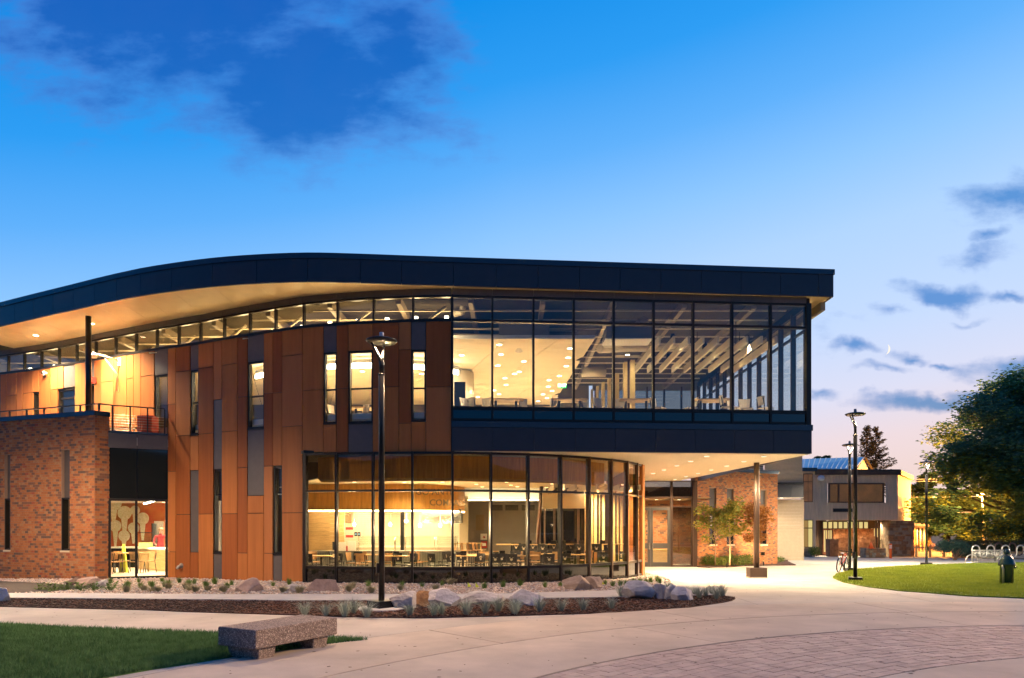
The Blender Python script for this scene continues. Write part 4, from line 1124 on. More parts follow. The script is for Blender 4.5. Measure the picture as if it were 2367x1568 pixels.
for q in (l1, l2): q.parent = tt; q.matrix_parent_inverse = pmat(tt).inverted()
# plank wall
for i in range(16):
    z0 = i*.165
    a, b = X2(714, 29.9), X2(796.5, 29.9); MB().slab(a, b, z0, z0+.16, -.03, R.uniform(0, .006)).build('plank', M['woodl'], bld)
# tile wall
MB().box((-5.4, 34.12, 1.65), (6.6, .1, 3.3)).build('tile_backing', M['grout'], bld)
tm = MB().box((0,0,0), (.192,.02,.09)).mesh('tile', M['tile'])
cells = [( -8.6+.2*i+(.0), .9+.098*j) for j in range(24) for i in range(31)]
cells.sort(key=lambda c: abs(c[0]+6.5)+abs(c[1]-1.6)*1.5)
rest = MB()
for n_, (x, z) in enumerate(cells):
    if n_ < 300:
        o = link('tile', tm, bld); o.matrix_parent_inverse = pmat(bld).inverted(); o.location = (x, 34.055, z)
    else: rest.box((x, 34.055, z), (.192,.02,.09))
rest.build('tiles', M['tile'], bld, kind='stuff')
MB().slab(X2(797,31.5), X2(812,31.5), 2.0, 2.6, -.3, 0).build('duct_box', M['steel'], bld)
# counter
a, b = X2(714, 28.95), X2(1040, 28.95); b2_ = X2(1062, 29.8)
ct = empty('serving_counter', (*a, 0), cat='counter', label='long serving counter with grey corrugated metal front and stone top')
for (p, q) in ((a, b), (b, b2_)):
    MB().slab(p, q, .80, .87, -.8, .06).build('countertop', M['greyw'], ct); MB().slab(p, q, .0, .795, -.7, 0).build('body', M['corr'], ct)
L_ = (b-a).length; mbr = MB(); k = 0
while k < L_: mbr.tube([(a.x+k, a.y-.005, .02), (a.x+k, a.y-.005, .79)], .022, 6, cap=False); k += .07
mbr.build('corrugation', M['corr'], ct, kind='stuff')
# sneeze guards
for (x0, x1) in ((829,912),(914,936),(938,1005),(1010,1058)):
    p, q = X2(x0, 28.8), X2(x1, 28.8)
    g = empty('sneeze_guard', (*p, .87), cat='glass guard', label='clear glass sneeze guard on thin posts on the serving counter', group='sneeze guards on the counter')
    MB().slab(p, q, 1.1, 1.45, -.012, 0).build('pane', M['clearg'], g)
    for r_ in (p, q): MB().tube([(r_.x, r_.y, .87), (r_.x, r_.y, 1.48)], .014, 6).build('post', M['steel'], g)
    MB().slab(p, q, 1.45, 1.47, -.3, .02).build('shelf', M['clearg'], g)
# things on counter
def item(name, bx_, m, cat, label, group=None, loc=(0,0,0), rz=0):
    o = MB().box((0,0,bx_[2]/2), bx_).build(name, m, None); tag(o, label, cat, group); o.location = loc; o.rotation_euler = (0,0,rz); return o
sc_ = empty('till_screen', (*X2(777, 29), .87), cat='screen', label='dark till screen tilted back at the left end of the counter', rz=.3)
MB().box((0,0,.2), (.3,.03,.34), M=Matrix.Rotation(-.3, 3, 'X')).build('display', M['black'], sc_, world=False); MB().box((0,.05,.03), (.14,.14,.06)).build('stand', M['black'], sc_, world=False)
item('poster_stand', (.3,.03,.36), M['white'], 'sign', 'white menu card standing at the left end of the counter', loc=(*X2(791, 28.9), .87), rz=.1)
item('poster_stand', (.34,.03,.4), M['white'], 'sign', 'white notice sheet standing before the tiled wall', loc=(*X2(813, 29.1), .87))
item('sauce_bottle', (.06,.06,.2), M['red'], 'bottle', 'small red sauce bottle between the two white cards', loc=(*X2(802, 28.9), .87))
for (x, y) in ((808,1222),(808,1240)):
    o = MB().box((0,0,0), (.34,.12,.12)).build('glove_box', M['red'], None); o.location = P(x, y, 33.6); tag(o, 'red glove box on the white tiled wall' if y < 1230 else 'lower red glove box on the white tiled wall', 'box')
for (x) in (822.5, 830):
    o = MB().box((0,0,0), (.13,.05,.19)).build('thermostat', M['black'], None); o.location = P(x, 1235, 33.8); tag(o, 'small black wall display with a blue screen on the tiles', 'display', 'two wall displays')
    MB().box((0,-.03,.0), (.08,.01,.07)).build('screen', emis('blue_screen', (.25,.6,1), 1.2) if 'blue_screen' not in bpy.data.materials else bpy.data.materials['blue_screen'], o, world=False)
p, q = X2(925.5, 32), X2(934, 32); MB().slab(p, q, 0, 3.3, -.15, 0).build('column', M['black'], bld)
hd = empty('hood', (*X2(1020, 31), 2.1), cat='kitchen hood', label='stainless steel kitchen hood under the lettered bulkhead')
MB().slab(X2(975, 31), X2(1066, 31), 2.04, 2.62, -1.2, 0).build('canopy', M['steel'], hd)
MB().slab(X2(975, 31), X2(1066, 31), 2.0, 2.037, -1.22, .02).build('rim', M['steel'], hd)
for i, (x, y) in enumerate(((818.8,1212.8),(902,1213),(939.4,1205),(971,1215),(1017.7,1215))):
    pp = P(x, y, 29.9)
    o = empty('pendant_lamp', tuple(pp), cat='lamp', label='round glowing bulb hanging on a thin copper cord over the counter', group='bulbs hanging over the counter')
    MB().lathe([(.0001,-.08),(.05,-.06),(.075,0),(.05,.06),(.0001,.085)], n=14).build('bulb', M['lampb'], o, world=False)
    MB().tube([(0,0,.08),(0,0,3.3-pp.z)], .012, 6).build('cord', M['chairw'], o, world=False)
    l = point('bulb_glow', (0,-.12,0), 40, WARM, .08); l.parent = o
# grey wall, cove, vents
MB().slab(X2(1074,35.8), X2(1262,35.8), 0, 3.15, -.2, 0).build('grey_wall', M['greyw'], bld)
MB().slab(X2(1060,36.2), X2(1262,36.2), 3.2, 4.3, -.1, 0).build('cove_wall', M['white'], bld)
o = empty('cove_light', (0, 35.6, 3.2), cat='light', label='hidden strip light washing the white band above the grey wall')
MB().slab(X2(1076,35.9), X2(1258,35.9), 3.16, 3.19, -.1, -.02).build('lens', M['lamps'], o)
for (x0, x1) in ((1138,1161.6),(1168,1198),(1206,1236)):
    v = MB().slab(X2(x0,35.8), X2(x1,35.8), Z(1180,35.8), Z(1168,35.8), -.01, .01).build('vent', M['black'], bld)
    for j in range(4): MB().slab(X2(x0,35.8), X2(x1,35.8), Z(1179,35.8)+j*.06, Z(1179,35.8)+j*.06+.02, .012, .03).build('louvre', M['greyw'], v)
MB().slab(X2(1100,35.8), X2(1119,35.8), Z(1226,35.8), Z(1190,35.8), .002, .04).build('wall_board', M['letter'], bld)
o = MB().slab(X2(1111,35.7), X2(1126,35.7), Z(1248,35.7), Z(1234,35.7), -.02, .08).build('first_aid_box', M['white'], None); tag(o, 'white first aid cabinet with red heart on the grey wall', 'cabinet')
MB().box((X2(1119,35.6).x, 35.6, Z(1242,35.6)), (.1,.02,.09), M=Matrix.Rotation(.78,3,'Y')).build('heart', M['red'], o)
o = MB().slab(X2(1112,35.7), X2(1126,35.7), Z(1267,35.7), Z(1251,35.7), -.02, .1).build('fire_cabinet', M['red'], None); tag(o, 'red fire cabinet below the white cabinet on the grey wall', 'cabinet')
MB().box((X2(1119,35.56).x, 35.56, Z(1259,35.56)), (.18,.02,.14)).build('window', M['white'], o)
# slanting post, bulkhead, dark rear windows, fins
MB().tube([P(1241,1262,31), P(1252,1120,31)], .08, 4, smooth=False).build('slanting_post', M['bronze'], bld)
MB().slab(X2(1254,30.6), X2(1352,30.6), Z(1175,30.6), Z(1136,30.6), -.5, 0).build('bulkhead', M['cream'], bld)
MB().slab(X2(1250,33.5), X2(1372,33.5), 0, 3.3, -.1, 0).build('rear_glass', M['spandrel'], bld)
for (x0, x1) in ((1257,1261),(1279,1284),(1334,1340),(1300,1302)): MB().slab(X2(x0,33.3), X2(x1,33.3), 0, 3.2, -.06, 0).build('mullion', M['bronze'], bld)
for (x0, x1, Yq) in ((1352,1357,31),(1364,1371,31.4),(1373,1380,31.8),(1385,1387,32),(1392,1398,32.2),(1416,1422,32.5),(1426,1430,32.7),(1434,1440,33)):
    MB().slab(X2(x0,Yq), X2(x1,Yq), 0, 3.5, -.1, 0).build('fin', finm, bld)
MB().slab(X2(1350,34.5), X2(1450,34.5), 0, 3.5, -.1, 0).build('fin_wall', M['brownt'], bld)
for i in range(9):
    x0 = 1.6+i*.42; MB().box((x0, 29.2, 3.38), (.06, 4.6-.2*i, .2)).build('ceiling_baffle', M['cream'], bld)
MB().box((X2(1357,30.9).x, 30.9, 1.6), (.06,.05,.22)).build('fire_call_point', M['red'], bld)
# ground floor downlights
for i, (x, y) in enumerate(((753,1109.5),(819,1114),(935,1114.5),(908,1110),(1025,1106),(1023,1114),(1101,1119),(1154,1109.5),(1171,1114),(1181,1121),(1196,1124.5),(1115,1125),(1282,1112.5),(1276,1118),(1263,1128.5),(1303,1125))):
    Yq = (CL-CH)*FL/(HY-y); Yq = max(26.2, min(Yq, 31.8))
    downlight((*X2(x, Yq), CL-.002), .08, 26, 'round recessed downlight in the ground floor ceiling', 'downlights in the ground floor ceiling', nolight=(i % 2 == 1))
for (x, y, e) in ((-8.2,31,30),(-5.6,31.4,30),(-3.3,31.6,25),(-7,33,20),(-4.2,33,20)):
    downlight((x, y, 3.295), .08, e, 'round downlight in the white kitchen ceiling', 'downlights in the kitchen')
for (x, y, e) in ((3.3,30.6,40),(4.3,31.2,50),(4.6,29.6,30)):
    downlight((x, y, CL-.002), .07, e, 'small downlight over the yellow fins on the ground floor', 'downlights over the ground floor fins')
for i, x in enumerate((3, 60, 117, 176, 235, 300, 366, 430, 500, 570, 640, 715, 790, 865, 940, 1020)):  # row partly real, partly added for an even glow on the soffit
    w_ = Wp(x, -1.3); o = empty('high_lamp', (w_.x, w_.y, 9.2), cat='light', label='small round lamp in the partly added row behind the clerestory', group='lamps in the roof steel')
    MB().lathe([(.0001,-.03),(.07,-.02),(.07,.05),(.0001,.06)], n=12).build('lens', M['lampw'], o, world=False)
    l = point('lamp_glow', (0,0,-.2), 9, (1,.7,.34), .2); l.parent = o
WARM = (1, .77, .46)
DLF = 1.05
WARM = WARM_UP
# ---------------- canopy downlights
for (zx, zy) in ((855,173),(683,228),(535,275),(397,320),(281,357),(1465,175),(1253,229),(1068,277),(904,320),(762,357),(634,391),(517,423)):
    x = 1448.6+.2162*zx; y = 1017+.2162*zy; Yq = (ZCAN-CH)*FL/(HY-y)
    downlight((*X2(x, Yq), ZCAN-.002), .09, 150, 'round recessed downlight in the white entrance canopy', 'downlights in the entrance canopy', size=140, ls='lampc')
DLF = 1.0
for (x, y, e) in ((83,775,1000),(212,748,1000)):
    Yq = (ZS-CH)*FL/(HY-y); downlight((*X2(x, Yq), ZS-.002), .10, e, 'bright round downlight in the gold soffit over the terrace, %s' % ('beside the dark column' if x > 100 else 'left of the dark column'), None, size=132)
DLF = 4.0
# ---------------- corner shop behind the glazed bay
sh = [(-15.1,26.85), (-13.2,27.7), (-13.1,34), (-20.6,34), (-20.6,28.2), (-16,26.9)]
MB().prism(sh, -.14, -.02).build('shop_floor', M['floor'], bld)
MB().prism(sh, 2.95, 3.0).build('shop_ceiling', M['white'], bld)
MB().slab((-20.5,33.6), (-13.1,33.6), 0, 3, -.1, 0).build('mural_wall', mat('mural_orange', (.5,.06,.025), .7, var2=(.62,.26,.06), scale=.9), bld)
MB().box((-13.05, 30.9, 1.5), (.1, 6.2, 3)).build('shop_side_wall', M['white'], bld)
MB().box((-20.5, 31.2, 1.5), (.1, 5.6, 3)).build('shop_side_wall', M['white'], bld)
mm_ = mat('mural_flower', (.92,.86,.7), .8, var2=(.7,.6,.35), scale=14)
mu = MB()
for (x, y, r, l) in ((288,1186,16,50),(267,1216,13.5,40),(287,1239,13,24),(330,1199,14,42),(263,1163,18,40),(309,1221,13,30),(312,1180,11,40)):
    c = P(x, y, 33.5); rr_ = r/FL*33.5
    mu.tube([(c.x, 33.52, c.z), (c.x, 33.48, c.z)], rr_, 20, smooth=False)
    mu.add([(c.x-rr_*.5, 33.49, c.z-rr_*.6), (c.x+rr_*.5, 33.49, c.z-rr_*.6), (c.x+rr_*.18, 33.49, c.z-l/FL*33.5*1.2), (c.x-rr_*.18, 33.49, c.z-l/FL*33.5*1.2)], [(0,3,2,1)])
mu.build('mural_flowers', mm_, bld)
ct2 = empty('coffee_counter', (*X2(350, 29.8), 0), cat='counter', label='pale wooden counter with white top in the corner shop')
MB().slab(X2(318,31.2), X2(384,29.4), .88, .95, -.6, .05).build('countertop', M['white'], ct2); MB().slab(X2(318,31.2), X2(384,29.4), .02, .875, -.55, 0).build('body', M['woodl'], ct2)
ct3 = empty('back_counter', (*X2(290, 32), 0), cat='counter', label='dark counter with white top in front of the mural')
MB().slab(X2(255,32), X2(318,31.9), .88, .95, -.6, .05).build('countertop', M['white'], ct3); MB().slab(X2(255,32), X2(318,31.9), .02, .875, -.55, 0).build('body', M['black'], ct3)
dp = empty('cereal_dispenser', (*X2(337, 30.6), .95), cat='dispenser', label='clear drink dispenser with wooden base on the white counter')
MB().box((0,0,.42), (.45,.25,.4)).build('tank', M['clearg'], dp, world=False); MB().box((0,0,.11), (.45,.3,.22)).build('base', M['woodl'], dp, world=False); MB().box((0,0,.64), (.47,.27,.03)).build('lid', M['black'], dp, world=False)
o = MB().slab(X2(356,32.6), X2(378,32.6), 0, 2.1, -.5, 0).build('fridge', M['steel'], None); tag(o, 'tall steel fridge at the back of the corner shop', 'fridge')
MB().slab(X2(350,32.4), X2(352,32.4), 0, 2, -.4, 0).build('side_panel', M['black'], o)
for (x, y) in ((360,1148),(366,1148)): pass
o = empty('strip_light', tuple(P(352, 1158, 29.8)), cat='light', label='slanting bright tube light on the corner shop ceiling')
MB().tube([P(333,1165,30.5), P(385,1150,28.6)], .03, 6).build('lens', M['lamps'], o)
cn = empty('wet_floor_sign', (*X2(286, 29.3), -.02), cat='floor sign', label='yellow wet floor sign standing in the corner shop')
MB().add([(-.14,-.1,0),(.14,-.1,0),(.05,0,1.15),(-.05,0,1.15),(-.14,.1,0),(.14,.1,0)], [(0,1,2,3),(5,4,3,2),(4,0,3),(1,5,2)]).build('board', mat('yellow_plastic', (.75,.8,.08), .5), cn, world=False)
for i, (x, Yq, rz) in enumerate(((265,28.4,2.8),(283,29.2,2.9),(318,28.6,3.0),(345,29.0,-1.1),(255,28.6,-1.5))):
    put(ch_w, *X2(x, Yq), 0, rz, 'tan wooden chair with dark legs in the corner shop window', 'chairs in the corner shop')
put(make_table(1.3,.75,.78,M['woodl'],M['woodl'],ped=False), *X2(300, 28.9), 0, 0, 'pale wood table with broad wooden base in the corner shop window')
for (x, y, e) in ((-16.0,28.8,80),(-14.6,29.5,80),(-15.5,31.8,80)):
    downlight((x, y, 2.945), .09, e, 'round downlight in the corner shop ceiling', 'downlights in the corner shop')
pe = None
DLF = 1.6
# worker behind the coffee counter
def skinned(name, nodes, edges, mats, zsplit, parent):
    me = bpy.data.meshes.new(name+'_t'); me.from_pydata([n[0] for n in nodes], edges, []); o = bpy.data.objects.new(name+'_t', me); col.objects.link(o)
    o.modifiers.new('skin', 'SKIN'); o.modifiers.new('sub', 'SUBSURF').levels = 2
    for i, n in enumerate(nodes): me.skin_vertices[0].data[i].radius = n[1]
    me.skin_vertices[0].data[0].use_root = True
    bpy.context.view_layer.update(); m2 = bpy.data.meshes.new_from_object(o.evaluated_get(bpy.context.evaluated_depsgraph_get())); bpy.data.objects.remove(o)
    for m in mats: m2.materials.append(m)
    for p in m2.polygons:
        c = p.center; p.material_index = zsplit(c); p.use_smooth = True
    q = link(name, m2, parent); return q
pp_ = X2(371, 31.9)
ps = empty('person', (pp_.x, pp_.y, 0), cat='person', label='person in a maroon top bending forward behind the coffee counter', rz=.5)
nd = [((0,0,.98),(.15,.11)),((0,-.03,1.15),(.14,.1)),((0,-.1,1.38),(.17,.11)),((0,-.15,1.5),(.07,.07)),((0,-.2,1.57),(.055,.06)),((0,-.25,1.67),(.085,.1)),((0,-.26,1.75),(.07,.085)),
 ((.2,-.1,1.43),(.065,.065)),((.27,-.14,1.16),(.045,.045)),((.2,-.36,1.06),(.032,.032)),((.18,-.44,1.04),(.04,.02)),((-.2,-.1,1.43),(.065,.065)),((-.27,-.14,1.16),(.045,.045)),((-.2,-.36,1.06),(.032,.032)),((-.18,-.44,1.04),(.04,.02)),
 ((.1,0,.9),(.1,.1)),((.11,-.01,.5),(.065,.065)),((.11,.02,.1),(.045,.045)),((.11,-.12,.04),(.04,.03)),((-.1,0,.9),(.1,.1)),((-.11,-.01,.5),(.065,.065)),((-.11,.02,.1),(.045,.045)),((-.11,-.12,.04),(.04,.03))]
ed = [(0,1),(1,2),(2,3),(3,4),(4,5),(5,6),(2,7),(7,8),(8,9),(9,10),(2,11),(11,12),(12,13),(13,14),(0,15),(15,16),(16,17),(17,18),(0,19),(19,20),(20,21),(21,22)]
skinned('body', nd, ed, [mat('maroon_cloth', (.28,.03,.04), .8), mat('dark_trousers', (.03,.03,.035), .8), mat('skin', (.5,.28,.2), .6)], lambda c: 1 if c.z < .95 else (2 if (c.z > 1.54 or (c.y < -.34 and c.z < 1.2)) else 0), ps)
MB().lathe([(.0001,.13),(.07,.115),(.1,.05),(.105,-.02),(.09,-.06)], (0,-.225,1.7), 14, sx=.9, sy=1.0).build('hair', M['barkl'], ps, world=False)
# ---------------- entrance vestibule
EY = 39.4; eb = gz(EY)-.01
er = empty('entrance', (*X2(1548, EY), eb), cat='entrance', label='glazed entrance with double doors under the white canopy')
fz = lambda y: Z(y, EY)
def ebox(n, x0, x1, y0, y1, m, o0=-.12, o1=0., par=None): return MB().slab(X2(x0,EY), X2(x1,EY), fz(y1), fz(y0), o0, o1).build(n, m, par or er)
ebox('post', 1602, 1611, 1111.5, 1311.5, M['bronze'], -.3, .1)
for (x0, x1) in ((1549.5,1555),(1599,1602),(1480,1483)): ebox('mullion', x0, x1, 1112, 1310.6, M['bronze'], -.12, .04)
for (y0, y1) in ((1111,1113.5),(1148,1152),(1170.5,1173)): ebox('transom', 1483, 1602, y0, y1, M['bronze'])
for (x0, x1) in ((1483,1549.5),(1555,1599)):
    for (y0, y1) in ((1113.5,1148),(1152,1170.5)): ebox('pane', x0, x1, y0, y1, M['glassd' if y0 < 1140 else 'glass'], -.07, -.055)
ebox('pane', 1555, 1599, 1173, 1307, M['glassd'], -.07, -.055); ebox('threshold', 1555, 1602, 1307, 1311, M['bronze'])
dgrey = mat('door_grey', (.10,.09,.08), .45)
for (x0, x1, hx) in ((1482.5,1503.5,1500),(1504.2,1549.2,1508)):
    d = ebox('door', x0, x0+5, 1173.5, 1310.3, dgrey, -.1, .02)
    ebox('stile', x1-6, x1, 1173.5, 1310.3, dgrey, -.1, .02, d)
    for (y0, y1) in ((1173.5,1180),(1256,1268),(1300,1310.3)): ebox('rail', x0+5, x1-6, y0, y1, dgrey, -.098, .018, d)
    ebox('pane', x0+5, x1-6, 1180, 1256, M['glass'], -.05, -.04, d); ebox('pane', x0+5, x1-6, 1268, 1300, M['glass'], -.05, -.04, d)
    ebox('handle', hx-1.2, hx+1.2, 1255, 1270, M['steel'], .03, .08, d)
MB().slab(X2(1440,42.6), X2(1600,42.6), eb, 4.2, -.3, 0).build('vestibule_wall', M['bricks'][2], er)
bm_ = MB()
for j in range(34):
    for i in range(16):
        bm_.mi = R.choices(range(6), (20,20,40,12,6,2))[0]; x = 6.9+i*.24+(j % 2)*.12; bm_.box((x, 42.58, eb+.06+j*.105), (.225,.06,.09))
bm_.build('bricks', M['bricks'], er, kind='stuff')
MB().slab(X2(1440,42.5), X2(1611,42.5), eb-.1, eb, -.1, 3.0).build('vestibule_floor', M['floor'], er)
MB().slab(X2(1460,42.5), X2(1611,42.5), 3.4, 3.45, -.1, 2.9).build('vestibule_ceiling', M['woodl'], er)
downlight((8.3, 41, 3.39), .1, 130, 'round downlight inside the entrance vestibule', 'downlights in the vestibule'); downlight((9.6, 41, 3.39), .1, 90, 'round downlight inside the entrance vestibule', 'downlights in the vestibule')
o = item('cabinet', (.9,.5,.9), M['woodl'], 'cabinet', 'wooden cabinet inside the entrance doors', loc=(8.6, 41.6, eb))
for q in (.23, -.23): MB().box((q,-.26,.45), (.4,.02,.8)).build('door', M['woodl'], o, world=False)
DLF = 1.0
# ================================================================ STREET LAMPS
def street_lamp(loc, rz, lit, label, cf=False, sq=True):
    o = empty('street_lamp', loc, rz, cat='street lamp', label=label, group='tall disc lamps on the plaza')
    if cf: MB().lathe([(.52,0),(.52,.05),(.49,.07)], n=28, smooth=False).build('concrete_footing', M['conc2'], o, world=False)
    zb = .07 if cf else .0
    me = bevel_mesh(MB().box((0,0,zb+.075), (.46,.46,.15), rz=.5).mesh('base_cover', M['black']), .012); link('base_cover', me, o)
    MB().lathe([(.068,zb+.15),(.068,5.28),(.066,5.285)], n=20).build('pole', M['black'], o, world=False)
    MB().lathe([(.078,5.26),(.078,5.30)], n=20).build('collar', M['black'], o, world=False)
    MB().lathe([(.058,5.3),(.055,5.5),(.062,5.56),(.05,5.62),(.03,5.7)], n=14, sx=1, sy=.8).build('neck', M['black'], o, world=False)
    for s in (-1, 1):
        MB().tube([(s*.01,0,5.55),(s*.05,0,5.66),(s*.13,0,5.82),(s*.2,0,5.95),(s*.27,0,6.03)] if s < 0 else [(s*.01,.01,5.55),(s*.03,.06,5.7),(s*.06,.14,5.85),(s*.1,.24,6.0),(s*.1,.26,6.03)], [.045,.036,.028,.024,.022], 8).build('arm', M['black'], o, world=False)
    MB().lathe([(.25,5.985),(.30,5.99),(.35,6.035),(.345,6.05),(.26,6.08),(.12,6.10),(.0001,6.105)], n=32).build('shade', M['black'], o, world=False)
    MB().lathe([(.0001,5.998),(.25,5.998)], n=24).build('lens', lit, o, world=False)
    sn = MB(); sn.lathe([(.05,6.1),(.052,6.2),(.045,6.225),(.0001,6.23)], n=14); sn.build('light_sensor', M['sensor'], o, world=False)
    MB().box((-.09,0,.95), (.05,.1,.22)).build('junction_cover', M['black'], o, world=False)
    return o
M['sensor'] = mat('sensor_plastic', (.5,.5,.55), .4)
lampon = emis('lamp_glow', (1,.72,.36), 3.0); lampoff = mat('lamp_lens_off', (.35,.3,.25), .3)
LAMPE = 700
def lampspot(o, e, col_=(1,.66,.38), sz=140):
    l = spot('lamp_beam', (0,0,5.975), e, col_, sz, .6, .2); l.parent = o; return l
p = G(882,1411)
la = street_lamp(tuple(p+Vector((0,0,.0))), .35, lampon, 'tall black disc lamp post standing in the mulch bed before the curved glass', cf=True); lampspot(la, LAMPE)
p = X2(1977, 25.8); lb = street_lamp((p.x, p.y, gz(25.8)+.0), 1.57-.9, lampon, 'black disc lamp post at the tip of the right lawn, nearer of the overlapping pair'); lampspot(lb, 800, (1,.74,.42))
p = X2(1964, 34.2); lc = street_lamp((p.x, p.y, gz(34.2)), 2.6, lampon, 'black disc lamp post the red bicycle leans against'); lampspot(lc, 2200, (1,.74,.42), 178)
p = X2(2141.5, 41.9); ld = street_lamp((p.x, p.y, gz(41.9)), 3.14, lampon, 'farthest disc lamp post, alone on the far side of the right lawn'); lampspot(ld, 3600, (1,.84,.58), 178)
le = street_lamp((-15.6, 19.6, 0), .8, lampon, 'black disc lamp post left of the view by the brick block'); lampspot(le, 2000, (1,.7,.42), 178)
# ================================================================ BENCH
be = empty('bench', (-3.56, 9.9, 0), cat='bench', label='low exposed aggregate concrete bench on two block legs beside the lawn')
A_ = Vector((-3.56, 9.9)); tb_ = Vector((.80, 1.42)).normalized(); nb_ = Vector((-tb_.y, tb_.x))
def bblock(name, s0, s1, d0, d1, z0, z1, bv, taper=0):
    q = [A_+tb_*s0+nb_*d0, A_+tb_*s1+nb_*d0, A_+tb_*s1+nb_*d1, A_+tb_*s0+nb_*d1]; c = sum(q, Vector((0,0)))/4
    vs = [((c+(v-c)*(1-taper)).x, (c+(v-c)*(1-taper)).y, z0) for v in q]+[(v.x, v.y, z1) for v in q]
    mb = MB(); mb.add(vs, [(3,2,1,0),(4,5,6,7),(0,1,5,4),(1,2,6,5),(2,3,7,6),(3,0,4,7)])
    me = bevel_mesh(mb.mesh(name, M['bench']), bv, 3); o = link(name, me, be, world=True); return o
bblock('seat', 0, 1.62, 0, .78, .175, .445, .022)
bblock('leg', .10, .42, .05, .70, 0, .177, .02, .08); bblock('leg', 1.15, 1.47, .05, .70, 0, .177, .02, .08)
# ================================================================ BOULDERS
def boulder(x0, x1, y0, y1, m, label, seed, depth=.8, Yb=None):
    xm = (x0+x1)/2; g = G(xm, y1-2); Yb = Yb or g.y
    w = (x1-x0)/FL*Yb; h = (y1-y0)/FL*Yb*1.12
    rr = random.Random(seed); bm = bmesh.new(); bmesh.ops.create_icosphere(bm, subdivisions=4, radius=1)
    for k in range(16):
        n = Vector((rr.gauss(0,1), rr.gauss(0,1), rr.gauss(0,.8))).normalized(); d = rr.uniform(.52, .82)
        for v in bm.verts:
            t = v.co.dot(n)-d
            if t > 0: v.co -= n*t*.96
    xs = [v.co.x for v in bm.verts]; zs = [v.co.z for v in bm.verts]; mn, mxx = min(xs), max(xs); zt = max(zs)
    for v in bm.verts:
        nn = mnoise.fractal(v.co*2.2+Vector((seed*7, 0, 0)), 1, 2, 4)*.07+mnoise.noise(v.co*9+Vector((seed,0,0)))*.018
        v.co *= 1+nn
    for v in bm.verts:
        v.co.x = ((v.co.x-mn)/(mxx-mn)-.5)*w; v.co.z = (v.co.z/zt)*h*.62 + h*.38; v.co.y *= w*.5*depth
        if v.co.z < -.08: v.co.z = -.08
    me = bpy.data.meshes.new('boulder'); bm.to_mesh(me); bm.free(); me.materials.append(m)
    o = link('boulder', me); o.location = (X2(xm, Yb+w*.3*depth).x, Yb+w*.38*depth, gz(Yb)+.0); tag(o, label, 'boulder', 'boulders in the planted beds'); return o
def rmat(name, c, c2): return mat(name, c, .9, var2=c2, scale=2.5, bump=1.0, bscale=14, detail=8)
rg = rmat('rock_grey', (.6,.56,.53), (.32,.29,.28)); rp = rmat('rock_rose', (.46,.34,.29), (.27,.18,.15)); rt = rmat('rock_tan', (.56,.43,.31), (.36,.25,.17)); ro = rmat('rock_orange', (.5,.27,.1), (.3,.15,.07)); rb = rmat('rock_brown', (.2,.13,.1), (.09,.06,.05)); rw = rmat('rock_pale', (.74,.69,.66), (.48,.43,.41))
BL = [(-30,22,1365,1395,rw,'pale boulder cut off by the left edge of the picture'),
 (152,183,1340,1358,rb,'small dark brown rock at the foot of the brick block'),
 (180,240,1339,1360,rp,'low pinkish boulder at the corner of the brick block'),
 (212,254,1345,1363,rg,'small pale boulder in front of the pinkish one by the brick corner'),
 (541,607,1343,1374,rp,'squarish pinkish boulder in the gravel before the rust panels'),
 (654,708,1356,1371,rg,'flat low grey boulder in the gravel beside the reddish one'),
 (705,785,1345,1373,rp,'reddish peaked boulder in the gravel below the left end of the curved glass'),
 (899,962,1374,1414,rg,'rough grey brown boulder just right of the lamp post'),
 (948,999,1372,1407,ro,'orange boulder between the lamp post and the pale boulder'),
 (990,1066,1369,1408,rw,'pale grey peaked boulder behind the grass clumps right of the orange one'),
 (1056,1172,1375,1403,rg,'long flat grey boulder in the middle of the mulch bed'),
 (1173,1262,1369,1406,rw,'whitish boulder with a sloping right side in the mulch bed'),
 (1299,1365,1336,1370,rt,'big tan boulder in the gravel against the curved glass'),
 (1350,1394,1339,1368,rt,'smaller tan boulder touching the right side of the big tan one'),
 (1436,1513,1350,1389,rg,'blue grey boulder, left of the cluster at the bed tip'),
 (1509,1545,1356,1389,rg,'narrow dark grey boulder in the middle of the cluster at the bed tip'),
 (1537,1572,1356,1391,rg,'split grey boulder behind the last pale one at the bed tip'),
 (1552,1604,1362,1393,rw,'pale boulder at the right end of the mulch bed')]
for i, b in enumerate(BL): boulder(*b, seed=i+3)
# ================================================================ PLANTS
def tuft_mesh(n, h, sp, m, seed, w=.006, name='grass_clump'):
    rr = random.Random(seed); vs = []; fs = []
    for i in range(n):
        a = rr.uniform(0, 6.283); lean = rr.random()**.7*sp; hh = h*rr.uniform(.6, 1.05); r0 = rr.uniform(0, .05)
        px, py = math.cos(a), math.sin(a); qx, qy = -py*w, px*w
        pts = [(px*r0, py*r0, 0), (px*(r0+lean*.35), py*(r0+lean*.35), hh*.55), (px*(r0+lean), py*(r0+lean), hh*(1-.25*lean/sp))]
        b = len(vs)
        vs += [(pts[0][0]-qx, pts[0][1]-qy, 0), (pts[0][0]+qx, pts[0][1]+qy, 0), (pts[1][0]-qx*.8, pts[1][1]-qy*.8, pts[1][2]), (pts[1][0]+qx*.8, pts[1][1]+qy*.8, pts[1][2]), pts[2]]
        fs += [(b, b+1, b+3, b+2), (b+2, b+3, b+4)]
    me = bpy.data.meshes.new(name); me.from_pydata(vs, [], fs); me.materials.append(m); return me
tm1 = [tuft_mesh(130, .42, .42, M['tuftb'], s, .004) for s in (1,2,3)]; tm2 = [tuft_mesh(80, .27, .17, M['tuftg'], s, .006) for s in (4,5,6)]; tm3 = [tuft_mesh(200, .26, .28, M['tuftd'], s, .006) for s in (7,8)]
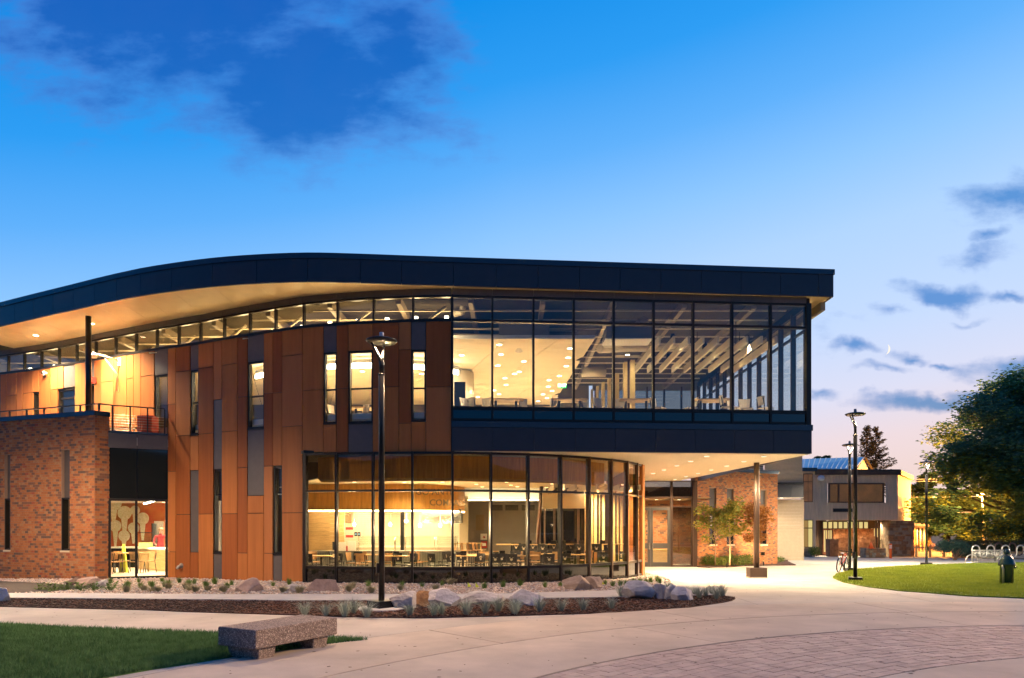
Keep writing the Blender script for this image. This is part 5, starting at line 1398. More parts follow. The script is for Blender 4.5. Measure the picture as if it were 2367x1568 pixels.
RT = random.Random(9)
def z6(x, y): return (431.5+.33855*x, 1294.5+.33855*y)
def z7(x, y): return (1171.2+.5052*x, 1263.6+.5052*y)
def z8(x, y): return (.2344*x, 1294.5+.2344*y)
def tuft(pxy, meshes, label, group, s=1.0):
    g = G(*pxy); o = link('grass_clump', RT.choice(meshes)); o.location = (g.x, g.y, g.z+.02); o.rotation_euler = (0,0,RT.uniform(0,6)); k = s*RT.uniform(.85,1.15); o.scale = (k,k,k); tag(o, label, 'grass clump', group)
for q in [z6(805,384),z6(950,387),z6(1140,372),z6(1230,398),z6(1525,388),z6(1690,388),z6(1740,380),z6(1910,384),z6(2040,372),z6(2240,380),z6(2130,360),z6(1080,392)]+[z7(a,b) for a,b in ((45,305),(150,302),(250,300),(350,296),(480,290),(525,236),(740,205),(820,232),(880,240),(960,245),(985,232),(910,232),(860,226),(940,224))]:
    tuft(q, tm1, 'blue grey fountain grass clump in the dark mulch bed', 'blue grey grass clumps in the mulch', .95)
for q in [z8(a,b) for a,b in ((1090,247),(1230,295),(1265,285),(1370,235),(1385,288),(1480,268),(1500,285),(1600,232),(1625,280),(1770,238),(1850,262),(1915,248),(2040,278),(2120,252),(2240,296),(2285,265),(1665,268))]+[z6(a,b) for a,b in ((20,185),(130,200),(190,172),(278,205),(590,190),(700,178),(1240,195),(1470,195),(1608,195),(1745,188),(2033,206),(2160,195),(2280,186))]+[z7(a,b) for a,b in ((60,186),(175,192),(245,190),(450,182),(485,188),(520,186),(545,186),(580,180),(610,174),(640,178),(660,172),(690,166),(700,174))]:
    tuft(q, tm2, 'small bright green grass clump in the tan gravel bed', 'green grass clumps in the gravel')
for q in [z8(1250,330),z8(1500,330),z8(1420,320),z8(1560,325),z8(1840,300),z8(1870,320),z8(2050,320),z8(2200,330),z8(1660,300)]+[z6(a,b) for a,b in ((660,230),(1110,225),(1260,235),(1130,205),(1700,215),(1460,215),(1800,180),(20,215),(60,230),(770,235))]:
    tuft(q, tm3, 'dry straw coloured clump in the gravel bed', 'dry clumps in the gravel', 1.0)
def leafplant(pxy, label, seed):
    rr = random.Random(seed); g = G(*pxy); mb = MB()
    for i in range(34):
        a = rr.uniform(0, 6.28); r = rr.uniform(.03, .26); z = rr.uniform(.04, .3)-r*.3; c = Vector((math.cos(a)*r, math.sin(a)*r, max(z, .02)))
        E = Matrix.Rotation(a, 3, 'Z') @ Matrix.Rotation(rr.uniform(-.7,.4), 3, 'Y'); l = rr.uniform(.08,.14)
        mb.add([c+E@Vector(v)*l for v in ((-.6,0,0),(0,.28,.05),(.6,0,-.05),(0,-.28,.05))], [(0,1,2,3)])
        mb.tube([(0,0,0), tuple(c)], .004, 3, cap=False)
    o = mb.build('leafy_plant', M['shrub'][0], None); o.location = g; tag(o, label, 'plant', 'broad leaved plants at the brick corner')
for i, (a, b) in enumerate(((380,308),(500,310),(530,318),(620,305),(650,310),(770,305),(810,320),(920,320),(950,310),(1080,315),(1110,300))):
    leafplant(z8(a, b), 'low dark green leafy plant in the gravel near the brick corner', i)
# generic foliage ------------------------------------------------
def leafcloud(mb, centre, rad, n, size, rr, nm, hollow=.45, flat=1.0):
    for i in range(n):
        d = Vector((rr.gauss(0,1), rr.gauss(0,1), rr.gauss(0,1))).normalized(); r = (hollow+(1-hollow)*rr.random()**.6)
        c = Vector((centre[0]+d.x*rad[0]*r, centre[1]+d.y*rad[1]*r, centre[2]+d.z*rad[2]*r))
        E = Matrix.Rotation(rr.uniform(0,6.28), 3, 'Z') @ Matrix.Rotation(rr.gauss(0,.7), 3, 'X') @ Matrix.Rotation(rr.gauss(0,.5), 3, 'Y'); s = size*rr.uniform(.6,1.4)
        mb.mi = rr.randrange(nm) if nm > 1 else 0
        mb.add([c+E@Vector(v)*s for v in ((-.55,0,0),(0,.3,.08),(.55,0,0),(0,-.3,.08))], [(0,1,2,3)])
def young_tree(x, ybase, Yd, w, ytop, m_i, label, seed):
    rr = random.Random(seed); p = X2(x, Yd); zb = gz(Yd)+.1; top = Z(ytop, Yd); cw_ = w/FL*Yd/2
    o = empty('young_tree', (p.x, p.y, zb), cat='tree', label=label)
    H = top-zb; c0 = H*.33
    tr = MB(); tr.tube([(0,0,0),(.02,0,H*.3),(-.02,.02,H*.6),(0,0,H*.93)], [.035,.03,.02,.006], 7); tr.build('trunk', M['barkl'], o, world=False)
    bm_ = MB(); ends = []
    for i in range(22):
        z = rr.uniform(H*.28, H*.8); a = rr.uniform(0, 6.28); l = cw_*rr.uniform(.5, .95)*(1-.55*(z-c0)/(H-c0)) if z > c0 else cw_*.6
        e = Vector((math.cos(a)*l, math.sin(a)*l, z+l*rr.uniform(.5,1.1))); bm_.tube([(0,0,z), tuple(e*.5+Vector((0,0,z*.5))), tuple(e)], [.012,.008,.003], 4, cap=False); ends.append(e)
    bm_.build('branches', M['barkl'], o, world=False, kind='stuff')
    cr = MB()
    for e in ends:
        leafcloud(cr, e, (.42,.42,.3), 60, .15, rr, 2, .1); leafcloud(cr, e*.6+Vector((0,0,e.z*.35)), (.35,.35,.28), 30, .14, rr, 2, .1)
    leafcloud(cr, (0,0,H*.9), (.25,.25,.4), 50, .14, rr, 2, .1)
    cr.build('crown', [M['leafy'][m_i], M['leafy'][(m_i+1) % 3 if m_i < 2 else 2]], o, world=False)
young_tree(1653, 1310, 38.6, 125, 1166, 0, 'young gold green tree before the brick wing, nearest the entrance doors', 3)
young_tree(1687, 1308, 38.9, 100, 1150, 0, 'taller young gold green tree right of its twin by the brick wing', 4)
young_tree(1742, 1305, 38.6, 105, 1163, 2, 'young rust leaved tree half behind the canopy column', 5)
# mound with shrubs
def G2(x, y, zz=0):  t = (y-HY)/FL; Y = (CH-zz)/t; return X2(x, Y)
mpts = [(1612,1311.5),(1640,1313),(1700,1311),(1745,1306),(1800,1299),(1823,1293.5),(1800,1290)]
mp_ = gpts(mpts)+[Vector((16.5,41.5,0)), Vector((10.2,39.6,0))]
sheet('planting_bed', mp_, .05, M['mulch'], label='mulch bed with shrubs along the brick wing')
rr = random.Random(31)
for i in range(17):
    x = 1618+i*11.4; yb = 1310-max(0, i-8)*1.0; g = G(x, yb)
    o = empty('shrub', (g.x+.1, g.y+.3, g.z+.03), cat='shrub', label='low green shrub beside the brick wing', group='shrubs along the brick wing')
    h = rr.uniform(.45,.62)*(1 if i < 15 else .7); mb = MB(); leafcloud(mb, (0,0,h*.55), (.42,.4,h*.6), 330, .09, rr, 2, .3); mb.build('foliage', M['shrub'], o, world=False)
    st = MB()
    for k in range(5): st.tube([(0,0,0), (rr.uniform(-.25,.25), rr.uniform(-.25,.25), h*.8)], .008, 4, cap=False)
    st.build('stem', M['barkl'], o, world=False)
# ================================================================ BRICK WING (right)
W0 = Vector((10.12, 39.55)); W1 = X2(1797, 43.0)
wing = empty('brick_wing', (W0.x, W0.y, 0), cat='building wing', label='brick wing with three tall narrow windows right of the entrance')
def sonw(x): return son(x, W0, W1)
def yw_(x): return (W0+(W1-W0).normalized()*sonw(x)).y
ztw = Z(1096.5, 43.0)
def hw(x0, x1, yt, yb): s0, s1 = sonw(x0), sonw(x1); Yq = yw_((x0+x1)/2); return (s0, s1, Z(yb, Yq), Z(yt, Yq))
hs = [hw(1639.5,1655.5,1129,1258.5), hw(1680,1695.5,1131,1258.5), hw(1757.5,1772,1134,1258.5)]
brick_faces(wing, [(W0, W1, -.65, ztw, hs, 0), (W1, W1+Vector((.1,4)), -.65, ztw, [], 0)], .18, .084, seed=5)
tw_ = (W1-W0).normalized()
for h, ys_ in zip(hs, (1190.5, 1190.5, 1190.5)):
    a = W0+tw_*h[0]; b = W0+tw_*h[1]; zm = Z(ys_, 41)
    window(0, 0, zm, h[2], None, parent=wing, p0=a, p1=b, rec=.22, sill=False)
    MB().slab(a, b, zm+.004, h[3], -.2, -.12).build('infill_panel', M['cladg'], wing)
    MB().slab(a, b, h[2]-.09, h[2]-.004, -.18, .07, -.03, -.03).build('sill', M['cream'], wing)
    MB().slab(a, b, h[2], zm, -.9, -.85).build('blind', M['cream'], wing)
MB().slab(W0, W1, ztw, ztw+.2, -.5, .07, 0, -.06).build('coping', M['cop'], wing)
q = W0+tw_*(sonw(1761)); MB().box((q.x, q.y-.12, Z(1280, q.y)), (.2,.2,.2)).build('wall_light', M['black'], wing)
sp_ = spot('wall_wash', (11.5, 38.2, -.25), 110, (1,.62,.26), 130, .9, .15, aim=(13.0, 41.4, 2.2))
sp2 = spot('wall_wash', (14.2, 40.3, -.25), 110, (1,.62,.26), 130, .9, .15, aim=(15.0, 42.6, 1.8))
for s_, lab in ((sp_, 'left'), (sp2, 'right')):
    o = empty('ground_spotlight', (s_.location.x, s_.location.y, gz(39)), cat='light', label='small black ground spotlight hidden among the shrubs, %s' % ('nearest the doors' if lab == 'left' else 'nearest the wing corner'))
    MB().tube([(0,0,0),(0,0,.12),(.02,.06,.2)], [.03,.03,.05], 8).build('body', M['black'], o, world=False); s_.parent = o; s_.matrix_parent_inverse = Matrix.Translation(-o.location); s_.location.z += .1
# upper beige block behind, and the sided wall right
ub = empty('rear_block', (*X2(1800, 50), -.6), cat='building', label='beige sided block behind the brick wing with dark metal band')
YB = 50
def sb(n, x0, x1, y0, y1, m, o0=-.3, o1=0., Y=YB, par=None): return MB().slab(X2(x0,Y), X2(x1,Y), Z(y1,Y), Z(y0,Y), o0, o1).build(n, m, par or ub)
for j in range(12): sb('siding_board', 1768, 1854.5, 1040+j*7.6, 1040+j*7.6+7.4, M['siding'], -.1, 0)
sb('louvre_screen', 1700, 1767, 1062, 1088, M['black'], -.3, -.2)
for j in range(6): sb('louvre', 1700, 1766, 1063+j*4, 1065+j*4, M['galv'], -.19, -.1)
sb('dark_band', 1790, 1854.5, 1116, 1120.5, M['frame'], 0, .25)
for (a, b) in ((1790,1827),(1827.4,1854.5)): sb('fascia_panel', a, b, 1121, 1150, M['fasc'], .05, .2)
sb('soffit_board', 1790, 1854.5, 1150.2, 1152, M['soffw'], -1.3, .2)
for j in range(20): sb('siding_board', 1790, 1877, 1153+j*7.7, 1153+j*7.7+7.5, M['siding'], -1.5, -1.4)
downlight((*X2(1806, 49.4), Z(1152,50)-.0), .12, 160, 'small downlight under the dark band of the beige block', None)
# ================================================================ OLD BUILDING
OY = 62; oz = gz(OY)
ob = empty('old_hall', (*X2(1980, OY), oz), cat='building', label='older pale timber hall with overhanging upper storey on a stone pier')
def obx(n, x0, x1, y0, y1, m, o0=-.3, o1=0., Y=OY, par=None): return MB().slab(X2(x0,Y), X2(x1,Y), Z(y1,Y), Z(y0,Y), o0, o1).build(n, m, par or ob)
nbd = 28
for i in range(nbd):
    a = 1885.8+(2075.7-1885.8)*i/nbd; b = 1885.8+(2075.7-1885.8)*(i+1)/nbd
    for (y0, y1) in (((1098,1202.5),) if not (b > 1915 and a < 2043) else ((1098,1117.5),(1162.5,1202.5))): obx('board', a+.15, b-.15, y0, y1, M['stucco'], -.1, R.uniform(0,.02))
obx('parapet', 1884, 2077, 1087, 1098, M['brownt'], -.2, .25); obx('cap', 1884, 2077.5, 1085.8, 1087.2, M['cop'], -.2, .3)
O1 = X2(2075.7, OY); O2 = X2(2105.4, 69.5)
MB().slab(O1, O2, Z(1202.5,OY), Z(1098,OY), -.1, 0).build('side_wall', M['stucco'], ob); MB().slab(O1, O2, Z(1098,OY), Z(1087,OY), -.1, .25).build('parapet', M['brownt'], ob)
MB().slab(O1+(O2-O1)*.4, O1+(O2-O1)*.75, Z(1193,64), Z(1187,64), 0, .06).build('vent', M['frame'], ob)
MB().prism([tuple(X2(1886,OY+.05)), tuple(O1+Vector((-.1,.05))), tuple(O2+Vector((-.1,-.1))), tuple(X2(1886,69))], Z(1202.5,OY), Z(1202.5,OY)+.2).build('soffit', M['woodl'], ob)
wd = obx('window', 1914.7, 2043.5, 1117, 1162.6, M['brownt'], -.1, -.06)
for (a, b, c, d) in ((1914.7,2043.5,1117,1120),(1914.7,2043.5,1160,1162.6),(1914.7,1918,1120,1160),(2040,2043.5,1120,1160),(1936.5,1939.5,1120,1160)): obx('frame', a, b, c, d, M['brownt'], -.05, .08, par=wd)
gow = mat('dim_lit_room', (.3,.14,.06), .6, var2=(.06,.05,.04), scale=.8, emit=(.5,.22,.08), es=.18)
obx('blind', 1918, 2040, 1120, 1160, gow, -.05, -.02, par=wd)
for (a, b) in ((1918,1936.5),(1939.5,2040)): obx('pane', a, b, 1120, 1160, M['glass'], .0, .015, par=wd)
vt = obx('vent', 1925, 1970, 1175.6, 1184, M['brownt'], 0, .06); obx('grille', 1926.5, 1968.5, 1177.3, 1182.3, M['frame'], .05, .08, par=vt)
o = MB().lathe([(.0001,-.0),(.22,.05),(.3,.25),(.2,.45),(.0001,.5)], n=14).build('globe_light', M['white'], ob, world=False); o.matrix_parent_inverse = pmat(ob).inverted(); o.location = P(1898, 1112, OY-.3)
# left part
obx('wall', 1854, 1885.6, 1090, 1285.5, M['stucco'], -.3, .02); obx('parapet', 1852, 1885.8, 1082, 1090, M['cop'], -.2, .3)
yl = emis('lit_window', (1,.78,.3), .75); yl2 = emis('lit_window_dim', (1,.6,.2), .35)
for (x0,x1,y0,y1,mm) in ((1856,1878.4,1095,1161,gow),(1856,1878.4,1202,1266,yl2)):
    wq = obx('window', x0, x1, y0, y1, M['brownt'], .0, .06)
    for (a, b) in ((x0+1.5,(x0+x1)/2-.6),((x0+x1)/2+.6,x1-1.5)):
        for (c, d) in ((y0+1.5,y0+18),(y0+20,y1-1.5)): obx('pane', a, b, c, d, yl if (a > x0+5 and mm is yl2) else mm, .06, .075, par=wq)
obx('stone_plinth', 1854, 1876, 1267, 1288, M['stone'], .03, .2)
# recess
YR = 67
obx('recess_wall', 1880, 2060, 1203, 1287, M['brownt'], -.3, 0, Y=YR+.4)
lw_ = obx('high_windows', 1901, 2008, 1205, 1223, M['brownt'], -.1, .02, Y=YR)
for i in range(9): obx('pane', 1903+i*11.8, 1911+i*11.8, 1207, 1221.5, yl, .02, .05, Y=YR, par=lw_)
dd = obx('doors', 1902, 1924, 1223, 1282, mat('door_brown', (.16,.05,.02), .6), -.1, .03, Y=YR)
for (a,b) in ((1904,1907.5),(1909,1911.5),(1914.5,1917),(1919,1922)): obx('pane', a, b, 1226, 1276, yl, .03, .05, Y=YR, par=dd)
barkm = mat('bark_shingle', (.42,.2,.09), .9, var2=(.2,.08,.03), scale=3, bump=1, bscale=6)
rr = random.Random(77)
for j in range(5):
    for i in range(24): obx('shake', 1925+i*3.9+rr.uniform(-.5,.5), 1928.7+i*3.9, 1222.5+j*8, 1231+j*8+rr.uniform(-1,2), barkm, .0, .05+rr.uniform(0,.08)+(.02*(4-j)), Y=YR)
for i in range(8): obx('pane', 2013+i*6.4, 2017+i*6.4, 1222, 1248, yl, .02, .05, Y=YR)
for x in (2026, 2033, 2044): obx('post', x-1.3, x+1.3, 1203, 1269, M['brownt'], -.2, 0, Y=64)
# stone pier
pier = empty('stone_pier', (*X2(2084, 62.5), oz), cat='stone pier', label='broad pier of brown ledge stones under the old hall')
rr = random.Random(5); y = 1204
MB().slab(X2(2056,62.8), X2(2112,62.8), oz-.2, Z(1205,62.8), -1.5, -.05).build('core', M['stone'], pier)
while y < 1290:
    hh = rr.choice((4,5,6.5,8)); x = 2055+rr.uniform(-1,1)
    while x < 2112:
        ww = rr.uniform(6, 17); MB().slab(X2(x+.3,62.6), X2(min(x+ww,2113)-.3,62.6), Z(min(y+hh-.4,1290),62.6), Z(y,62.6), -.2, rr.uniform(0,.1)).build('stone', rr.choice(M['stones2']), pier); x += ww
    y += hh
lowall = empty('low_stone_wall', (*X2(2025, 57), gz(57)), cat='stone wall', label='low stone wall with orange cone on top before the old hall')
rr = random.Random(8)
MB().slab(X2(2002,58.2), X2(2047,58.2), gz(57)-.1, Z(1268,58), -1, -.03).build('core', M['stone'], lowall)
for j in range(4):
    x = 2001
    while x < 2047:
        ww = rr.uniform(5,11); MB().slab(X2(x+.3,58), X2(min(x+ww,2048)-.3,58), Z(1268+(j+1)*5.2-.4,58), Z(1268+j*5.2,58), -.2, rr.uniform(0,.08)).build('stone', rr.choice(M['stones2']), lowall); x += ww
orc = mat('cone_orange', (.8,.13,.02), .6)
cn2 = empty('traffic_cone', (*X2(2013.5, 58.1), Z(1268,58)), cat='cone', label='orange traffic cone on the low stone wall')
MB().lathe([(.2,.03),(.03,.52),(.0001,.53)], n=12).build('cone', orc, cn2, world=False); MB().box((0,0,.015), (.45,.45,.03)).build('foot', orc, cn2, world=False)
bl = empty('marker_post', (*X2(2058.6, 57), gz(57)), cat='post', label='orange and white marker post in front of the stone pier')
MB().lathe([(.1,0),(.1,1.15),(.0001,1.2)], n=10).build('post', orc, bl, world=False)
for z in (.8,.95): MB().lathe([(.104,z),(.104,z+.07)], n=10).build('band', M['white'], bl, world=False)
# picket fence
pf = empty('picket_fence', (*X2(1960, 64), gz(64)), cat='fence', label='lit wooden picket fence under the old hall')
for i in range(30): 
    x = 1940+i*3; MB().slab(X2(x,64), X2(x+2.1,64), gz(64), Z(1240+(i % 3),64), -.03, 0).build('picket', barkm, pf)
o = MB().slab(X2(1918,62.5), X2(1939,62.5), gz(62), Z(1246,62.5), -.8, 0).build('wooden_crate', mat('crate_brown', (.16,.07,.03), .8), None); tag(o, 'brown slatted wooden bin beside the old hall doors', 'bin')
for i in range(6): MB().slab(X2(1919+i*3.4,62.5), X2(1921.6+i*3.4,62.5), gz(62)+.05, Z(1247,62.5), .01, .04).build('slat', barkm, o)
for (x, y, e) in ((1962,1206,500),(2030,1206,300),(1912,1204,150)):
    downlight((*X2(x, 64.5), Z(y,64.5)), .12, e, 'orange lamp under the overhang of the old hall', 'lamps under the old hall overhang')
for l in bpy.data.lights:
    pass
# blue roof
rf = empty('metal_roof', (*X2(1930, 70), 5), cat='roof', label='blue grey metal gable roof behind the old hall')
rl_, rpk = P(1835,1062,72), P(1998.7,1056.7,70); el_, er_ = P(1835,1083,68), P(1975,1084,66.5)
mb = MB(); mb.add([rl_, rpk, er_, el_, rl_-Vector((0,0,.15)), rpk-Vector((0,0,.15)), er_-Vector((0,0,.15)), el_-Vector((0,0,.15))], [(3,2,1,0),(4,5,6,7),(2,3,7,6),(1,2,6,5),(0,1,5,4),(3,0,4,7)]); mb.build('roof_plane', M['blueroof'], rf)
for i in range(14):
    t = i/13; a = rl_.lerp(rpk, t); b = el_.lerp(er_, t); MB().tube([a+Vector((0,0,.03)), b+Vector((0,0,.03))], .04, 4, smooth=False).build('seam', M['blueroof'], rf)
g0, g1, g2 = P(1998.7,1056.7,70), P(1974,1088,68), P(2018,1088,71)
mb = MB(); mb.add([g0+Vector((0,.2,-.2)), g1+Vector((.3,.2,0)), g2+Vector((-.3,.2,0)), g0+Vector((0,.6,-.2)), g1+Vector((.3,.6,0)), g2+Vector((-.3,.6,0))], [(0,1,2),(5,4,3),(0,3,4,1),(2,5,3,0)]); mb.build('gable', M['cream'], rf)
MB().tube([g0, g2], .14, 4, smooth=False).build('barge_board', M['brownt'], rf); MB().tube([g0, g1], .14, 4, smooth=False).build('barge_board', M['brownt'], rf)
# lit porch right of pier
po = empty('porch', (*X2(2132, 75), gz(75)), cat='porch', label='orange lit timber porch with sloping roof right of the stone pier')
def pb(n, x0, x1, y0, y1, m, o0, o1, Y=75): return MB().slab(X2(x0,Y), X2(x1,Y), Z(y1,Y), Z(y0,Y), o0, o1).build(n, m, po)
pb('wall', 2112, 2142, 1222, 1275, barkm, -2, -1.8); 
for x in (2119,2127,2136): pb('post', x, x+2.5, 1218, 1275, M['woodl'], -.2, 0)
mb = MB(); a,b,c,d = P(2110,1208,75), P(2153,1214,75), P(2153,1219,73.5), P(2110,1215,73.5); mb.add([a,b,c,d]+[v-Vector((0,0,.2)) for v in (a,b,c,d)], [(0,1,2,3)[::-1],(4,5,6,7),(2,3,7,6),(1,2,6,5)[::-1]]); mb.build('roof', M['brownt'], po)
downlight((*X2(2130, 74.5), Z(1219,75)), .12, 250, 'orange lamp in the timber porch beyond the stone pier', None)
# ================================================================ BICYCLE
bk = empty('bicycle', (0,0,0), cat='bicycle', label='red mountain bicycle leaning on the far lamp post')
YBk = 32.6
bx0 = X2(1938, YBk); bk.location = (bx0.x, bx0.y, gz(YBk)); bk.rotation_euler = (math.radians(6), 0, math.radians(48)); 
def wheel(cx_):
    def torus(R_, r_, m, nm):
        mb = MB(); n = 28; k = 6; vs = []
        for i in range(n):
            a = 6.2832*i/n
            for j in range(k):
                b = 6.2832*j/k; vs.append((cx_+(R_+r_*math.cos(b))*math.cos(a), r_*math.sin(b), .36+(R_+r_*math.cos(b))*math.sin(a)))
        mb.add(vs, [(i*k+j, ((i+1) % n)*k+j, ((i+1) % n)*k+(j+1) % k, i*k+(j+1) % k) for i in range(n) for j in range(k)], True); return mb.build(nm, m, bk, world=False)
    w = torus(.335, .026, M['black'], 'wheel')
    q = MB()
    for i in range(16): a = 6.2832*i/16; q.tube([(cx_, 0, .36), (cx_+.31*math.cos(a), 0, .36+.31*math.sin(a))], .003, 3, cap=False)
    q.tube([(cx_, -.04, .36), (cx_, .04, .36)], .03, 8); q.build('spokes', M['galv'], w, world=False)
wheel(0); wheel(1.08)
fr_ = MB()
BBp, ST, HT, HB, RA, FA = (.42,0,.33), (.30,0,.74), (.80,0,.86), (.84,0,.72), (0,0,.36), (1.08,0,.36)
for a, b, r_ in ((BBp,ST,.018),(ST,(.81,0,.82),.02),(BBp,HB,.024),(HT,HB,.022),(RA,(.31,0,.66),.012),(RA,BBp,.013)): fr_.tube([a,b], r_, 8)
fr_.build('frame', M['red'], bk, world=False)
fk = MB(); fk.tube([HB, (.9,.05,.62), (1.08,.05,.36)], .017, 6); fk.tube([HB, (.9,-.05,.62), (1.08,-.05,.36)], .017, 6); fk.build('fork', M['black'], bk, world=False)
MB().tube([(.80,0,.84),(.78,0,.95)], .015, 6).build('stem', M['black'], bk, world=False)
MB().tube([(.72,-.3,.97),(.78,-.1,.95),(.78,.1,.95),(.72,.3,.97)], .014, 6).build('handlebar', M['black'], bk, world=False)
MB().tube([ST,(.275,0,.86)], .013, 6).build('seat_post', M['black'], bk, world=False)
MB().lathe([(.0001,.86),(.12,.87),(.13,.895),(.0001,.91)], (.27,0,0), 12, sx=1.1, sy=.55).build('saddle', M['sensor'], bk, world=False)
ck = MB(); ck.lathe([(.09,-.006),(.09,.006)], n=16); 
o = ck.build('chainring', M['black'], bk, world=False); o.location = (.42,-.04,.33); o.rotation_euler = (math.pi/2,0,0)
MB().tube([(.42,-.06,.33),(.5,-.06,.19),(.5,-.14,.19)], .012, 5).build('crank', M['black'], bk, world=False)
MB().tube([(.42,.06,.33),(.34,.06,.47),(.34,.14,.47)], .012, 5).build('crank', M['black'], bk, world=False)
# ================================================================ RIGHT LAWN THINGS
sx_ = X2(2327, 23.8)
hy = empty('standpipe', (sx_.x, sx_.y, gz(23.8)+.03), cat='standpipe', label='dark green domed standpipe on the right lawn')
MB().lathe([(.20,0),(.20,.62),(.205,.63)], n=24).build('barrel', M['dgreen'], hy, world=False)
MB().lathe([(.25,.60),(.25,.68),(.235,.70),(.22,.8),(.16,.9),(.07,.95),(.06,.98)], n=24).build('dome', M['dgreen'], hy, world=False)
MB().lathe([(.07,.95),(.10,1.0),(.105,1.06),(.08,1.13),(.0001,1.16)], n=18).build('cap', M['dgreen'], hy, world=False)
MB().tube([(.24,0,.56),(.30,0,.56)], .05, 10).build('outlet', M['dgreen'], hy, world=False)
MB().tube([(-.2,-.12,0),(-.2,-.12,.5),(-.22,-.1,.64)], .03, 8).build('side_pipe', M['galv'], hy, world=False)
ch = MB()
for k in range(3): ch.tube([(math.cos(a/10*6.283)*(.11+.02*k), math.sin(a/10*6.283)*.12, .93+.02*k+.02*math.sin(a*1.9+k)) for a in range(11)], .006, 4)
ch.build('chain', M['galv'], hy, world=False)
Y1 = 46.5
rk = empty('bike_rack', (*X2(2295, Y1), gz(Y1)), cat='bike rack', label='tall silver wave shaped bike rack beyond the right lawn')
w_ = MB(); pts = []; x0 = X2(2247, Y1).x; stp = (X2(2281.5, Y1).x-x0)/2; zt_, zb2 = 1.12, .38; r = stp/2
def wave(x0, Y1, n, up, lo, r, zz, nm, par, m):
    pts = [(x0, Y1, zz)]
    for i in range(n):
        xc = x0+r+i*4*r
        pts += [(xc-r*math.cos(a), Y1, zz+up-r+r*math.sin(a)) for a in [math.pi*j/8 for j in range(9)]]
        if i < n-1:
            xd = xc+2*r; pts += [(xd-r*math.cos(a), Y1, zz+lo+r-r*math.sin(a)) for a in [math.pi*j/8 for j in range(9)]]
    pts.append((x0+r*2+(n-1)*4*r, Y1, zz))
    return MB().tube(pts, .045, 8).build(nm, m, par)
rw_ = (X2(2281.5,Y1).x-X2(2247,Y1).x)/4
wave(x0, Y1, 5, 1.12, .35, rw_, gz(Y1), 'rail', rk, M['galv'])
rk2 = empty('bike_rack', (*X2(2320, 50), gz(50)), cat='bike rack', label='second darker wave bike rack behind the silver one')
wave(X2(2300,50).x, 50, 4, 1.25, .4, rw_, gz(50), 'rail', rk2, M['bronze'])
Y2 = 45.2
rg_ = empty('bike_rack', (*X2(2277, Y2), gz(Y2)), cat='bike rack', label='low silver grid bike rack with round end loops in front of the wave rack')
MB().tube([(X2(2245,Y2).x, Y2, gz(Y2)+.82), (X2(2319,Y2).x, Y2, gz(Y2)+.82)], .035, 6).build('top_rail', M['galv'], rg_)
MB().tube([(X2(2230,Y2).x, Y2, gz(Y2)+.04), (X2(2325,Y2).x, Y2, gz(Y2)+.04)], .03, 6).build('bottom_rail', M['galv'], rg_)
for i in range(25):
    x = 2246+i*3.02; MB().tube([(X2(x,Y2).x, Y2, gz(Y2)+.04), (X2(x,Y2).x, Y2, gz(Y2)+.82)], .014, 5).build('bar', M['galv'], rg_)
for xc in (2246, 2319):
    c = X2(xc, Y2).x; MB().tube([(c-.42*math.cos(a), Y2, gz(Y2)+.04+.5*math.sin(a)) for a in [math.pi*j/12 for j in range(13)]], .03, 6).build('end_loop', M['galv'], rg_)
for i, (x, Yq, w) in enumerate(((2356,55,2.6),)):
    o = empty('bench', (*X2(x,Yq), gz(Yq)), cat='bench', label='pale low bench in front of the hedge at the right edge')
    MB().box((0,0,.5), (w,.6,.12)).build('seat', M['woodl'], o, world=False); MB().box((0,0,.25), (w*.92,.45,.38)).build('base', M['conc'], o, world=False)
# rail fence
rf_ = empty('rail_fence', (*X2(2140, 60), gz(60)), cat='fence', label='low post and rail fence between the stone pier and the round bush')
for x in (2118, 2150, 2182): MB().slab(X2(x,60), X2(x+3,60), gz(60), gz(60)+1.05, -.2, 0).build('post', M['woodl'], rf_)
MB().slab(X2(2112,60), X2(2190,60), gz(60)+.75, gz(60)+.9, -.1, .03).build('rail', M['woodl'], rf_)
# moon
mo = MB(); vs = []; n = 24
Ym = 2500
pc = P(2045, 807, Ym); Rm = 13/FL*Ym; a0 = math.radians(-66); a1 = math.radians(66)
outer = [(math.cos(a)*Rm, math.sin(a)*Rm) for a in [a0+(a1-a0)*i/n for i in range(n+1)]]
xe = math.cos(a1)*Rm
inner = [(xe+(x-xe)*.50, z) for (x, z) in outer]
rot = math.radians(-12)
def rt_(x, z): return (x*math.cos(rot)-z*math.sin(rot), x*math.sin(rot)+z*math.cos(rot))
for y in (0, 2.0):
    for ring_ in (outer, inner):
        for (x, z) in ring_: xx, z_ = rt_(x, z); vs.append((xx, y, z_))
m1 = n+1; fs = []
for i in range(n): fs += [(i, i+1, m1+i+1, m1+i), (2*m1+i+1, 2*m1+i, 3*m1+i, 3*m1+i+1), (i+1, i, 2*m1+i, 2*m1+i+1), (m1+i, m1+i+1, 3*m1+i+1, 3*m1+i)]
mo.add(vs, fs); o = mo.build('moon', emis('moonlight', (1,.93,.82), 1.05), None); o.location = pc; tag(o, 'thin bright crescent moon low in the evening sky', 'moon')
